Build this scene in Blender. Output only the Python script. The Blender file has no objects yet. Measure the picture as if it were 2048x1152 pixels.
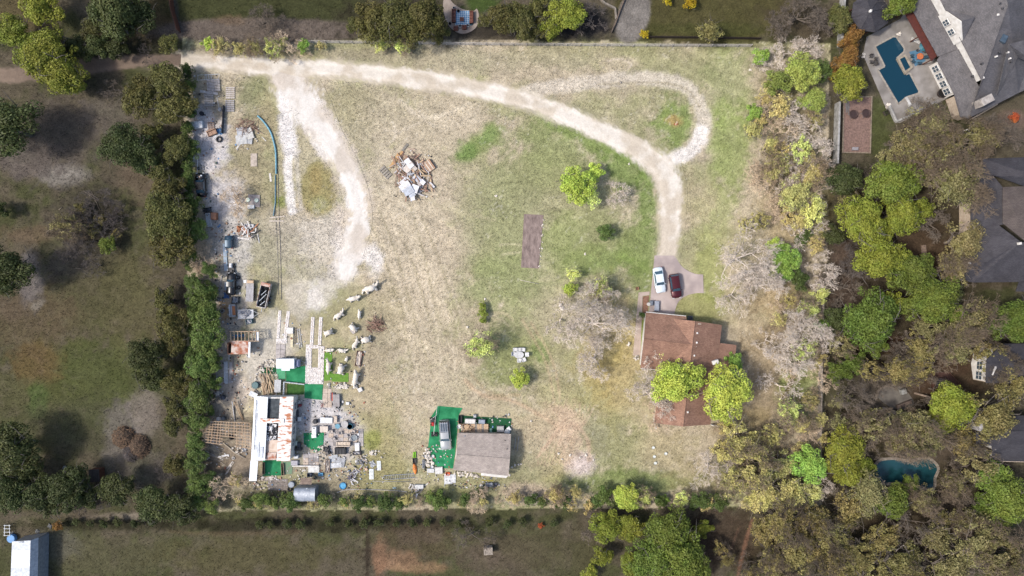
import bpy, math, random
import numpy as np
from mathutils import Vector, Matrix

# ------------------------------------------------------------------ camera, sky, sun, exposure
SC = bpy.context.scene
COL = SC.collection
H = 122.88                       # drone height in metres
S = 0.09                         # metres per photograph pixel on the ground
R = math.radians
cam_d = bpy.data.cameras.new('camera'); cam = bpy.data.objects.new('camera', cam_d)
COL.objects.link(cam); SC.camera = cam
cam.location = (0, 0, H); cam.rotation_euler = (0, 0, 0)
cam_d.sensor_width = 36; cam_d.lens = 24; cam_d.clip_start = 1; cam_d.clip_end = 2000
SUN_EL, SUN_AZ = 52.0, 190.0     # azimuth of the sun, counter-clockwise from +X: it stands at the left
world = bpy.data.worlds.new('World'); SC.world = world; world.use_nodes = True
wn = world.node_tree.nodes; wl = world.node_tree.links
sky = wn.new('ShaderNodeTexSky'); sky.sky_type = 'NISHITA'; sky.sun_disc = False
sky.sun_elevation = R(SUN_EL); sky.sun_rotation = R((90 - SUN_AZ) % 360)
sky.dust_density = 3.0; sky.air_density = 1.0
bg = wn['Background']; bg.inputs['Strength'].default_value = 0.15
wl.new(sky.outputs['Color'], bg.inputs['Color'])
sun_d = bpy.data.lights.new('sun', 'SUN'); sun_d.energy = 2.45; sun_d.angle = R(6.0); sun_d.color = (1, .955, .89)
sun = bpy.data.objects.new('sun', sun_d); COL.objects.link(sun)
sd = Vector((math.cos(R(SUN_AZ)) * math.cos(R(SUN_EL)), math.sin(R(SUN_AZ)) * math.cos(R(SUN_EL)), math.sin(R(SUN_EL))))
sun.rotation_euler = sd.to_track_quat('Z', 'Y').to_euler(); sun.location = sd * 300
vs = SC.view_settings; vs.view_transform = 'Standard'; vs.look = 'None'; vs.gamma = 1; vs.exposure = 0.9
vs.use_curve_mapping = False
SC.cycles.max_bounces = 5; SC.cycles.diffuse_bounces = 3; SC.cycles.glossy_bounces = 2
GAIN = 1.62                      # picture brightness of a flat white surface under this sun, sky and exposure

# ------------------------------------------------------------------ colour, materials
def s2l(v):
    v /= 255.0
    return v / 12.92 if v <= .04045 else ((v + .055) / 1.055) ** 2.4
def c(r, g, b, k=1.0):
    return tuple(min(.82, s2l(v) / GAIN * k) for v in (r, g, b))
MATS = {}
def mat(name, col, col2=None, scale=3.0, rough=.8, metal=0.0, bump=.0, thresh=(.35, .65), stretch=None, detail=5, spec=.3, trans=0):
    if name in MATS: return MATS[name]
    m = bpy.data.materials.new(name); m.use_nodes = True; n = m.node_tree.nodes; l = m.node_tree.links
    p = n['Principled BSDF']; p.inputs['Roughness'].default_value = rough; p.inputs['Metallic'].default_value = metal
    p.inputs['Specular IOR Level'].default_value = spec
    if trans: p.inputs['Transmission Weight'].default_value = trans
    if col2 is None: col2 = tuple(v * .72 for v in col)
    tc = n.new('ShaderNodeTexCoord'); mp = n.new('ShaderNodeMapping')
    if stretch: mp.inputs['Scale'].default_value = stretch
    l.new(tc.outputs['Object'], mp.inputs['Vector'])
    nz = n.new('ShaderNodeTexNoise'); nz.inputs['Scale'].default_value = scale; nz.inputs['Detail'].default_value = detail
    l.new(mp.outputs['Vector'], nz.inputs['Vector'])
    cr = n.new('ShaderNodeValToRGB'); cr.color_ramp.elements[0].position = thresh[0]; cr.color_ramp.elements[1].position = thresh[1]
    cr.color_ramp.elements[0].color = (*col, 1); cr.color_ramp.elements[1].color = (*col2, 1)
    l.new(nz.outputs['Fac'], cr.inputs['Fac']); l.new(cr.outputs['Color'], p.inputs['Base Color'])
    if bump:
        b = n.new('ShaderNodeBump'); b.inputs['Strength'].default_value = bump; b.inputs['Distance'].default_value = .05
        n2 = n.new('ShaderNodeTexNoise'); n2.inputs['Scale'].default_value = scale * 4
        l.new(mp.outputs['Vector'], n2.inputs['Vector'])
        l.new(n2.outputs['Fac'], b.inputs['Height']); l.new(b.outputs['Normal'], p.inputs['Normal'])
    MATS[name] = m
    return m
def paint(r, g, b, rough=.6, metal=0.0, k=1.0):
    """plain weathered paint or plastic of one colour"""
    return mat('paint_%d_%d_%d' % (r, g, b), c(r, g, b, k), c(r * .86, g * .85, b * .84, k), 2.5, rough, metal)
def attr_mat(name, rough=1.0, lo=.72, hi=1.28, scale=2.2, bump=.5):
    """colour from the mesh attribute Col with fine grain on top"""
    m = bpy.data.materials.new(name); m.use_nodes = True; n = m.node_tree.nodes; l = m.node_tree.links
    p = n['Principled BSDF']; p.inputs['Roughness'].default_value = rough; p.inputs['Specular IOR Level'].default_value = .08
    a = n.new('ShaderNodeAttribute'); a.attribute_name = 'Col'
    tc = n.new('ShaderNodeTexCoord')
    nz = n.new('ShaderNodeTexNoise'); nz.inputs['Scale'].default_value = scale; nz.inputs['Detail'].default_value = 6; nz.inputs['Roughness'].default_value = .75
    l.new(tc.outputs['Object'], nz.inputs['Vector'])
    mr = n.new('ShaderNodeMapRange'); mr.inputs['From Min'].default_value = .3; mr.inputs['From Max'].default_value = .7
    mr.inputs['To Min'].default_value = lo; mr.inputs['To Max'].default_value = hi
    l.new(nz.outputs['Fac'], mr.inputs['Value'])
    mx = n.new('ShaderNodeVectorMath'); mx.operation = 'SCALE'
    l.new(a.outputs['Color'], mx.inputs[0]); l.new(mr.outputs['Result'], mx.inputs['Scale'])
    l.new(mx.outputs['Vector'], p.inputs['Base Color'])
    b = n.new('ShaderNodeBump'); b.inputs['Strength'].default_value = bump; b.inputs['Distance'].default_value = .12
    l.new(nz.outputs['Fac'], b.inputs['Height']); l.new(b.outputs['Normal'], p.inputs['Normal'])
    return m
def shingle_mat(name, col, col2, ang=0.0, course=.16):
    """roof shingles: courses and tabs too small to build, as colour and relief"""
    if name in MATS: return MATS[name]
    m = bpy.data.materials.new(name); m.use_nodes = True; n = m.node_tree.nodes; l = m.node_tree.links
    p = n['Principled BSDF']; p.inputs['Roughness'].default_value = .9; p.inputs['Specular IOR Level'].default_value = .15
    tc = n.new('ShaderNodeTexCoord'); mp = n.new('ShaderNodeMapping'); mp.inputs['Rotation'].default_value = (0, 0, ang)
    l.new(tc.outputs['Object'], mp.inputs['Vector'])
    br = n.new('ShaderNodeTexBrick'); br.inputs['Scale'].default_value = 1.0; br.inputs['Row Height'].default_value = course
    br.inputs['Brick Width'].default_value = course * 2; br.inputs['Mortar Size'].default_value = .012
    br.inputs['Color1'].default_value = (*col, 1); br.inputs['Color2'].default_value = (*col2, 1)
    br.inputs['Mortar'].default_value = (*[v * .6 for v in col2], 1)
    l.new(mp.outputs['Vector'], br.inputs['Vector'])
    nz = n.new('ShaderNodeTexNoise'); nz.inputs['Scale'].default_value = .6; nz.inputs['Detail'].default_value = 8; nz.inputs['Roughness'].default_value = .65
    l.new(tc.outputs['Object'], nz.inputs['Vector'])
    mr = n.new('ShaderNodeMapRange'); mr.inputs['From Min'].default_value = .3; mr.inputs['From Max'].default_value = .7
    mr.inputs['To Min'].default_value = .8; mr.inputs['To Max'].default_value = 1.2
    l.new(nz.outputs['Fac'], mr.inputs['Value'])
    mx = n.new('ShaderNodeVectorMath'); mx.operation = 'SCALE'
    l.new(br.outputs['Color'], mx.inputs[0]); l.new(mr.outputs['Result'], mx.inputs['Scale']); l.new(mx.outputs['Vector'], p.inputs['Base Color'])
    b = n.new('ShaderNodeBump'); b.inputs['Strength'].default_value = .4; b.inputs['Distance'].default_value = .02
    l.new(br.outputs['Fac'], b.inputs['Height']); b.invert = True; l.new(b.outputs['Normal'], p.inputs['Normal'])
    MATS[name] = m
    return m

# ------------------------------------------------------------------ mesh helpers
def P(px, py, z=0.0):
    """the world point at height z that the photograph shows at pixel px, py"""
    k = (H - z) / H * S
    return Vector(((px - 1024) * k, (576 - py) * k, z))
class MB:
    def __init__(s): s.v = []; s.f = []; s.m = []; s.mi = 0
    def add(s, vs, fs):
        o = len(s.v); s.v += [tuple(v) for v in vs]; s.f += [tuple(i + o for i in f) for f in fs]; s.m += [s.mi] * len(fs); return s
    def box(s, cx, cy, cz, sx, sy, sz, rz=0.0, bev=0.0, taper=1.0):
        """box centred at cx, cy standing on cz; bev cuts the upper edges, taper narrows the top"""
        ca, sa = math.cos(rz), math.sin(rz); V = []
        rings = [(1, 1, 0)]
        if bev: rings += [((taper), (taper), sz - bev), (taper - 2 * bev / sx, taper - 2 * bev / sy, sz)]
        else: rings += [(taper, taper, sz)]
        for kx, ky, z in rings:
            for ux, uy in ((-.5, -.5), (.5, -.5), (.5, .5), (-.5, .5)):
                x, y = ux * sx * kx, uy * sy * ky
                V.append((cx + x * ca - y * sa, cy + x * sa + y * ca, cz + z))
        F = [(3, 2, 1, 0)]; nr = len(rings)
        for r in range(nr - 1):
            for i in range(4): a, b = r * 4 + i, r * 4 + (i + 1) % 4; F.append((a, b, b + 4, a + 4))
        t = (nr - 1) * 4; F.append((t, t + 1, t + 2, t + 3))
        return s.add(V, F)
    def prism(s, poly, z0, z1):
        """poly: list of (x, y), counter-clockwise or not"""
        a = sum(poly[i][0] * poly[(i + 1) % len(poly)][1] - poly[(i + 1) % len(poly)][0] * poly[i][1] for i in range(len(poly)))
        if a < 0: poly = poly[::-1]
        n = len(poly); V = [(x, y, z0) for x, y in poly] + [(x, y, z1) for x, y in poly]
        F = [tuple(range(n))[::-1], tuple(range(n, 2 * n))] + [(i, (i + 1) % n, (i + 1) % n + n, i + n) for i in range(n)]
        return s.add(V, F)
    def slab(s, pts, t=.14):
        """a sloping plate: pts are the 3-D corners of its top, counter-clockwise seen from above"""
        pts = [Vector(p) for p in pts]
        a = sum(pts[i].x * pts[(i + 1) % len(pts)].y - pts[(i + 1) % len(pts)].x * pts[i].y for i in range(len(pts)))
        if a < 0: pts = pts[::-1]
        n = len(pts); V = pts + [p - Vector((0, 0, t)) for p in pts]
        F = [tuple(range(n)), tuple(range(n, 2 * n))[::-1]] + [((i + 1) % n, i, i + n, (i + 1) % n + n) for i in range(n)]
        return s.add(V, F)
    def tube(s, pts, rs, n=6, cap=True):
        pts = [Vector(p) for p in pts]
        if not hasattr(rs, '__len__'): rs = [rs] * len(pts)
        V = []; F = []
        for i, p in enumerate(pts):
            d = (pts[min(i + 1, len(pts) - 1)] - pts[max(i - 1, 0)])
            if d.length < 1e-6: d = Vector((0, 0, 1))
            d.normalize(); a = d.orthogonal().normalized()
            if abs(d.z) < .95: a = d.cross(Vector((0, 0, 1))).normalized()
            b = d.cross(a)
            for k in range(n):
                t = 2 * math.pi * k / n; V.append(p + (a * math.cos(t) + b * math.sin(t)) * rs[i])
        for i in range(len(pts) - 1):
            for k in range(n):
                q, w = i * n + k, i * n + (k + 1) % n; F.append((q, w, w + n, q + n))
        if cap: F += [tuple(range(n))[::-1], tuple(range((len(pts) - 1) * n, len(pts) * n))]
        return s.add(V, F)
    def lathe(s, cx, cy, prof, n=16, cap=True):
        """prof: list of (radius, z) from the bottom outward and up"""
        V = []; F = []
        for r, z in prof:
            for k in range(n):
                t = 2 * math.pi * k / n; V.append((cx + r * math.cos(t), cy + r * math.sin(t), z))
        for i in range(len(prof) - 1):
            for k in range(n):
                q, w = i * n + k, i * n + (k + 1) % n; F.append((q, w, w + n, q + n))
        if cap: F += [tuple(range(n))[::-1], tuple(range((len(prof) - 1) * n, len(prof) * n))]
        return s.add(V, F)
    def grid(s, fn, nu, nv):
        V = [fn(i / nu, j / nv) for j in range(nv + 1) for i in range(nu + 1)]
        F = [(j * (nu + 1) + i, j * (nu + 1) + i + 1, (j + 1) * (nu + 1) + i + 1, (j + 1) * (nu + 1) + i) for j in range(nv) for i in range(nu)]
        return s.add(V, F)
    def mesh(s, name, mats, smooth=False):
        me = bpy.data.meshes.new(name); me.from_pydata(s.v, [], s.f)
        for m in (mats if isinstance(mats, (list, tuple)) else [mats]): me.materials.append(m)
        if any(s.m): me.polygons.foreach_set('material_index', s.m)
        if smooth: me.polygons.foreach_set('use_smooth', [True] * len(me.polygons))
        me.update(); return me
    def build(s, name, mats, parent=None, world=False, smooth=False, label=None):
        if world and parent is not None:
            q = parent.location; s.v = [(x - q.x, y - q.y, z - q.z) for x, y, z in s.v]
        o = bpy.data.objects.new(name, s.mesh(name, mats, smooth)); COL.objects.link(o)
        if parent is not None: o.parent = parent
        if label: o['label'] = label
        return o
def link(name, me, parent=None, loc=(0, 0, 0), rot=(0, 0, 0), sc=1.0):
    o = bpy.data.objects.new(name, me); COL.objects.link(o); o.location = loc; o.rotation_euler = rot
    o.scale = sc if hasattr(sc, '__len__') else (sc, sc, sc)
    if parent is not None: o.parent = parent
    return o
REG = []                          # every thing with what it looks like and where it stands; labels are finished at the end
def reg(o, desc, cat, px, py, group=None, fixed=False):
    o['category'] = cat
    if group: o['group'] = group
    REG.append([o, desc, px, py, fixed]); return o
def thing(name, desc, cat, px, py, rot=0.0, group=None, fixed=False, z=0.0):
    o = bpy.data.objects.new(name, None); COL.objects.link(o); o.empty_display_size = .2
    o.location = P(px, py, z); o.rotation_euler = (0, 0, R(rot))
    return reg(o, desc, cat, px, py, group, fixed)
def struct(o, kind='structure'): o['kind'] = kind; return o

# ------------------------------------------------------------------ ground: one sheet, colour as a mesh attribute
rngs = np.random.RandomState(11)
TAB = rngs.rand(512, 512)
def vnoise(X, Y, sc, seed=0):
    x = X / sc + seed * 37.7; y = Y / sc + seed * 91.3
    xi = np.floor(x).astype(int); yi = np.floor(y).astype(int); fx = x - xi; fy = y - yi
    fx = fx * fx * (3 - 2 * fx); fy = fy * fy * (3 - 2 * fy)
    a = TAB[yi % 512, xi % 512]; b = TAB[yi % 512, (xi + 1) % 512]; d = TAB[(yi + 1) % 512, xi % 512]; e = TAB[(yi + 1) % 512, (xi + 1) % 512]
    return (a * (1 - fx) + b * fx) * (1 - fy) + (d * (1 - fx) + e * fx) * fy
def fbm(X, Y, sc, seed=0, oct=4, g=.55):
    t = 0; w = 1; tw = 0
    for i in range(oct): t = t + w * vnoise(X, Y, sc / 2 ** i, seed + i * 3); tw += w; w *= g
    return t / tw
gx = np.concatenate([[-700, -300, -160, -115], np.arange(-97, 97.01, .3), [115, 160, 300, 700]])
gy = np.concatenate([[-700, -300, -120, -75], np.arange(-56, 56.01, .3), [75, 120, 300, 700]])
GX, GY = np.meshgrid(gx, gy)
PX = GX / S + 1024; PY = 576 - GY / S       # the sheet in photograph pixels at ground level
def sstep(a, b, x):
    t = np.clip((x - a) / (b - a), 0, 1); return t * t * (3 - 2 * t)
def inside(poly, X, Y):
    r = np.zeros(X.shape, bool); n = len(poly)
    for i in range(n):
        x0, y0 = poly[i]; x1, y1 = poly[(i + 1) % n]
        if y0 == y1: continue
        cnd = ((y0 > Y) != (y1 > Y)) & (X < (x1 - x0) * (Y - y0) / (y1 - y0) + x0); r ^= cnd
    return r
N1 = fbm(PX, PY, 90, 1, 5); N2 = fbm(PX, PY, 22, 2, 4); N3 = fbm(PX, PY, 7, 3, 3); N4 = fbm(PX, PY, 180, 5, 4)
STR = fbm(PX * .35 + PY * .2, PY * 1.6 - PX * .9, 20, 8, 4)
LOT = [(365, 76), (1661, 86), (1646, 1013), (383, 1022)]
jx = PX + (N2 - .5) * 9; jy = PY + (N2 - .5) * 9
IN = inside(LOT, jx, jy)
def cc(*a): return np.array(c(*a))
def lerp(A, B, w): return A * (1 - w[..., None]) + B * w[..., None]
CO = np.zeros(PX.shape + (3,))
# neighbouring land: turf and leaf litter, with overall darkening painted into the colour
CO[:] = cc(84, 77, 63)
CO = lerp(CO, cc(72, 73, 48), sstep(.42, .6, N1))
CO = lerp(CO, cc(92, 84, 70), sstep(.5, .75, N2) * .6)
# the lot: dry winter grass with green coming through
base = np.zeros_like(CO); base[:] = cc(180, 167, 143)
base = lerp(base, cc(146, 146, 104), sstep(.38, .62, N1) * .75)
base = lerp(base, cc(186, 173, 150), sstep(.52, .7, N4) * .6)
CO = np.where(IN[..., None], base, CO)
def stain(w, col):
    global CO
    CO = lerp(CO, cc(*col), np.clip(w, 0, 1))
def blob(cx, cy, rx, ry, col, a=.7, rot=0, soft=.7, rough=.7):
    m = max(rx, ry) * 2.4
    ys = np.where(np.abs(PY[:, 0] - cy) < m)[0]; xs = np.where(np.abs(PX[0] - cx) < m)[0]
    if not len(ys) or not len(xs): return
    sl = np.s_[ys[0]:ys[-1] + 1, xs[0]:xs[-1] + 1]
    X = PX[sl] - cx; Y = PY[sl] - cy; ca, sa = math.cos(R(rot)), math.sin(R(rot))
    d = np.sqrt(((X * ca + Y * sa) / rx) ** 2 + ((-X * sa + Y * ca) / ry) ** 2) + (N2[sl] - .5) * 1.5 * rough + (N3[sl] - .5) * .9 * rough
    w = sstep(1.38, 1.38 - soft * 1.15, d) * a
    CO[sl] = lerp(CO[sl], cc(*col), w)
def pdist(pts, X, Y):
    D = np.full(X.shape, 1e9); T = np.zeros(X.shape)
    for i in range(len(pts) - 1):
        x0, y0 = pts[i][:2]; x1, y1 = pts[i + 1][:2]; dx, dy = x1 - x0, y1 - y0
        t = np.clip(((X - x0) * dx + (Y - y0) * dy) / (dx * dx + dy * dy + 1e-9), 0, 1)
        d = np.hypot(X - x0 - t * dx, Y - y0 - t * dy); m = d < D; D = np.where(m, d, D); T = np.where(m, i + t, T)
    return D, T
def smooth(pts, k=6):
    """Catmull-Rom through pts (any dimension)"""
    pts = [np.array(p, float) for p in pts]; o = []
    for i in range(len(pts) - 1):
        a, b, d, e = pts[max(i - 1, 0)], pts[i], pts[i + 1], pts[min(i + 2, len(pts) - 1)]
        for j in range(k):
            t = j / k; o.append(.5 * (2 * b + (d - a) * t + (2 * a - 5 * b + 4 * d - e) * t * t + (3 * b - a - 3 * d + e) * t ** 3))
    return o + [pts[-1]]
def stroke(pts, wd, col, a=.7, rough=.5, soft=.6, sm=True):
    if sm: pts = smooth(pts, 4)
    xs_ = [p[0] for p in pts]; ys_ = [p[1] for p in pts]; m = wd * 2 + 4
    ys = np.where((PY[:, 0] > min(ys_) - m) & (PY[:, 0] < max(ys_) + m))[0]; xs = np.where((PX[0] > min(xs_) - m) & (PX[0] < max(xs_) + m))[0]
    sl = np.s_[ys[0]:ys[-1] + 1, xs[0]:xs[-1] + 1]
    D, T = pdist(pts, PX[sl], PY[sl])
    d = D / wd + (N2[sl] - .5) * 1.3 * rough + (N3[sl] - .5) * 1.1 * rough
    CO[sl] = lerp(CO[sl], cc(*col), sstep(1.1, 1.1 - soft, d) * a)
TAN, PALE, WHT, GRN, LUSH = (190, 176, 152), (204, 196, 186), (226, 220, 214), (132, 140, 88), (106, 138, 62)
for a in [ # --- the lot
    (1110, 470, 190, 200, (150, 152, 110), .6), (1140, 720, 150, 110, (156, 152, 112), .45), (830, 420, 110, 330, (194, 179, 157), .75, 12), (720, 250, 90, 90, (182, 170, 148), .6), (960, 870, 200, 60, (176, 164, 130), .4),
    (1120, 880, 70, 70, (192, 172, 148), .6), (1300, 870, 60, 40, (188, 168, 142), .5),
    (840, 620, 75, 230, TAN, .8), (780, 420, 70, 120, (190, 178, 156), .7), (860, 230, 130, 55, (180, 168, 144), .6), (900, 780, 70, 60, TAN, .6),
    (760, 480, 80, 90, TAN, .6), (720, 640, 90, 60, (160, 150, 118), .6), (740, 800, 60, 90, (172, 158, 124), .5), (690, 600, 50, 50, (150, 146, 112), .5),
    (962, 285, 66, 24, (126, 140, 82), .8, -38), (935, 302, 24, 18, (112, 138, 74), .7), (972, 275, 24, 12, (116, 140, 78), .5, -38), (1185, 272, 140, 28, (122, 140, 76), .85, 27), (1110, 300, 90, 40, (134, 144, 92), .6, 20), (1255, 335, 60, 42, (116, 136, 72), .75, 50),
    (1295, 380, 20, 70, (112, 136, 64), .7), (1080, 340, 90, 50, (148, 150, 106), .6), (1000, 420, 80, 90, (150, 150, 112), .5),
    (1345, 245, 38, 52, (124, 142, 76), .85), (1346, 240, 16, 12, (176, 150, 100), .8), (1280, 500, 42, 55, (120, 136, 76), .7), (1285, 560, 28, 40, (116, 132, 72), .65),
    (1190, 520, 70, 30, (116, 136, 70), .7), (1130, 500, 50, 60, (142, 150, 96), .6), (1180, 460, 80, 50, (140, 146, 96), .5), (1010, 560, 80, 50, (140, 148, 98), .6),
    (1040, 620, 60, 40, (150, 152, 108), .5), (1020, 720, 70, 60, (136, 144, 92), .6), (1080, 700, 20, 26, (112, 132, 72), .6), (1220, 720, 60, 130, (184, 160, 100), .6), (1240, 660, 40, 60, (176, 162, 104), .5),
    (1160, 640, 100, 60, (186, 172, 150), .5), (1270, 790, 50, 70, (178, 164, 128), .5), (1130, 800, 70, 60, (158, 152, 108), .5), (1200, 880, 90, 60, (134, 138, 98), .6), (1290, 900, 90, 50, (150, 148, 102), .5), (1260, 965, 150, 26, (118, 132, 76), .8),
    (1110, 850, 60, 40, (196, 172, 146), .7), (1100, 930, 30, 40, (170, 160, 116), .5), (1162, 930, 26, 26, (206, 190, 182), .9), (1140, 880, 26, 50, (196, 174, 150), .6), (1330, 900, 50, 40, (180, 164, 132), .5), (1070, 890, 40, 70, (168, 160, 130), .5),
    (1240, 110, 250, 24, (162, 158, 118), .5), (900, 120, 280, 24, (166, 158, 132), .6), (1240, 128, 40, 16, (196, 180, 158), .6), (1460, 170, 50, 90, (146, 154, 100), .6), (1460, 290, 40, 90, (134, 152, 78), .6), (1430, 430, 40, 70, (150, 158, 96), .6), (1390, 400, 40, 50, (184, 170, 140), .6),
    (1480, 540, 90, 80, (188, 174, 142), .6), (1400, 620, 60, 40, (132, 136, 70), .7), (1420, 540, 30, 60, (140, 150, 80), .6), (1520, 650, 80, 60, (172, 156, 126), .6), (1540, 760, 70, 120, (150, 132, 104), .7), (1560, 600, 60, 30, (176, 154, 118), .6), (1600, 780, 40, 60, (132, 150, 74), .6), (1500, 880, 60, 60, (150, 134, 96), .6), (1590, 400, 60, 100, (170, 152, 112), .6), (1590, 200, 60, 110, (136, 126, 94), .7),
    (1560, 960, 90, 50, (104, 92, 66), .8), (1400, 960, 60, 40, (150, 138, 100), .5), (1640, 610, 10, 60, (196, 166, 138), .7),
    (638, 380, 31, 47, (152, 142, 100), 1, 0, .22, .35), (632, 362, 14, 26, (158, 140, 94), .6), (640, 410, 18, 16, (146, 146, 96), .6), (690, 215, 60, 40, (156, 148, 116), .6), (510, 190, 34, 44, (140, 140, 104), .8), (530, 240, 26, 60, (164, 152, 120), .7), (500, 320, 40, 50, (160, 148, 122), .6), (530, 400, 40, 60, (156, 146, 116), .6), (562, 405, 14, 16, (126, 138, 62), .7),
    (540, 490, 60, 60, (172, 164, 146), .6), (590, 470, 40, 60, (186, 176, 158), .6), (650, 480, 50, 60, (206, 198, 186), .6), (700, 500, 34, 40, WHT, .85), (748, 520, 18, 34, WHT, .75), (690, 540, 30, 20, WHT, .6), (620, 560, 60, 30, (180, 172, 154), .6), (560, 620, 90, 50, (152, 144, 112), .6), (600, 600, 30, 40, PALE, .5), (632, 600, 20, 30, WHT, .6), (760, 690, 50, 60, (160, 148, 128), .5), (780, 620, 40, 60, (172, 160, 130), .5),
    (420, 300, 34, 60, (206, 200, 200), .9), (410, 250, 30, 40, (206, 201, 200), .9), (445, 400, 40, 50, (206, 200, 198), .9), (440, 470, 46, 50, (180, 174, 168), .7), (470, 520, 30, 90, (194, 188, 180), .75), (450, 620, 40, 70, (186, 176, 164), .8), (442, 690, 24, 70, (190, 178, 166), .8), (470, 780, 40, 30, (206, 192, 176), .9), (450, 620, 14, 24, (196, 160, 116), .8),
    (540, 700, 50, 70, (196, 190, 178), .7), (520, 740, 30, 30, (190, 182, 168), .7), (640, 840, 60, 50, (196, 191, 190), .95), (690, 880, 50, 40, (192, 185, 182), .9), (610, 920, 60, 30, (160, 152, 140), .7), (660, 970, 90, 30, (136, 128, 104), .7), (760, 960, 60, 40, (150, 146, 104), .6), (760, 900, 50, 60, (162, 152, 108), .6), (740, 880, 20, 20, (140, 146, 70), .7), (470, 880, 60, 60, (124, 112, 98), .8), (480, 930, 50, 50, (140, 126, 110), .8), (430, 930, 30, 30, (110, 98, 84), .8), (500, 880, 20, 20, (176, 164, 150), .6), (450, 800, 40, 40, (150, 140, 128), .7),
    (700, 1000, 200, 14, (104, 104, 80), .7), (1060, 985, 60, 20, (190, 170, 152), .7), (900, 990, 90, 16, (130, 130, 84), .6), (1060, 1000, 70, 10, (150, 146, 136), .6), (520, 1000, 130, 20, (92, 88, 66), .8), (480, 100, 110, 18, (150, 136, 112), .8), (590, 110, 50, 12, (170, 158, 112), .6), (705, 106, 70, 12, (150, 140, 118), .6),
    # --- land around it, the same darkening painted into its colours
    (180, 600, 130, 120, (84, 78, 56), .6), (60, 640, 90, 80, (92, 78, 62), .6), (200, 760, 130, 90, (72, 80, 40), .7), (60, 780, 100, 60, (76, 78, 44), .6), (70, 730, 50, 40, (100, 80, 54), .6), (75, 800, 20, 40, (70, 86, 46), .7), (180, 860, 160, 60, (76, 74, 56), .6), (290, 820, 34, 50, (122, 112, 104), .7), (240, 870, 34, 60, (116, 108, 102), .6), (300, 940, 60, 40, (92, 86, 78), .6),
    (130, 350, 50, 22, (142, 136, 128), .7), (60, 320, 60, 40, (96, 88, 84), .7), (110, 270, 90, 80, (90, 82, 76), .6), (220, 230, 60, 40, (100, 92, 84), .6), (60, 560, 26, 60, (112, 106, 104), .7), (180, 450, 70, 90, (68, 62, 54), .8), (280, 350, 40, 50, (106, 92, 78), .6), (60, 470, 60, 20, (104, 88, 70), .6), (72, 610, 18, 8, (126, 118, 106), .8, -30), (140, 520, 40, 40, (92, 84, 78), .5), (260, 600, 60, 100, (86, 82, 56), .6),
    (40, 20, 60, 50, (86, 76, 50), .7), (300, 55, 60, 30, (96, 80, 62), .7), (200, 95, 160, 20, (52, 50, 40), .8), (330, 20, 30, 40, (84, 70, 50), .7), (340, 130, 60, 16, (104, 94, 84), .5),
    (530, 15, 170, 36, (60, 62, 38), .95, 0, .3, .15), (520, 62, 180, 22, (98, 88, 80), .95, 0, .3, .2), (460, 40, 30, 10, (110, 92, 72), .5), (820, 40, 130, 50, (50, 46, 36), .8), (1000, 60, 120, 20, (44, 40, 36), .8), (960, 5, 40, 20, (60, 76, 34), .9), (1170, 45, 60, 30, (40, 38, 40), .9), (1420, 20, 160, 60, (74, 70, 42), .9, 0, .3, .2), (1420, 60, 140, 14, (66, 70, 36), .5), (1600, 40, 70, 40, (76, 66, 54), .7), (1266, 35, 26, 44, (122, 116, 110), .95, 20, .25, .15),
    (250, 1035, 80, 8, (130, 120, 106), .8), (120, 1030, 90, 10, (96, 86, 74), .6), (200, 1050, 190, 12, (56, 54, 38), .7), (200, 1110, 160, 40, (84, 80, 60), .7), (110, 1090, 50, 30, (100, 96, 84), .6), (500, 1110, 170, 40, (80, 76, 50), .7), (600, 1050, 400, 14, (44, 42, 30), .8), (800, 1120, 40, 20, (150, 118, 92), .75), (850, 1135, 50, 12, (140, 112, 86), .6), (760, 1110, 14, 40, (142, 108, 84), .7), (820, 1090, 90, 40, (84, 70, 56), .5), (1000, 1110, 90, 40, (88, 76, 66), .6), (735, 1100, 5, 60, (52, 44, 36), .8), (1100, 1100, 120, 50, (78, 72, 54), .6), (1440, 1080, 100, 60, (66, 54, 44), .8),
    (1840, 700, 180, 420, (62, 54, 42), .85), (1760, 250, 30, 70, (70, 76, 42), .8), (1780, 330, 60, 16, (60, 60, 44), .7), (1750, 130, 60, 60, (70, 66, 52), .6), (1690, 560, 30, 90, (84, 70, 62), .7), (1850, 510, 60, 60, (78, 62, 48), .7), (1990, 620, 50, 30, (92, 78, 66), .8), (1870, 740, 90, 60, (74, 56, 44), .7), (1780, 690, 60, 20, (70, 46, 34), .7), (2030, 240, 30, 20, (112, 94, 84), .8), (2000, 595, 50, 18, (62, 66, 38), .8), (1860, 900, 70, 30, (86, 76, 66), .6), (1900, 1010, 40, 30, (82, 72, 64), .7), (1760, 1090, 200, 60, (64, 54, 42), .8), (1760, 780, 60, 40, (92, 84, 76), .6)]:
    blob(*a)
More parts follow.
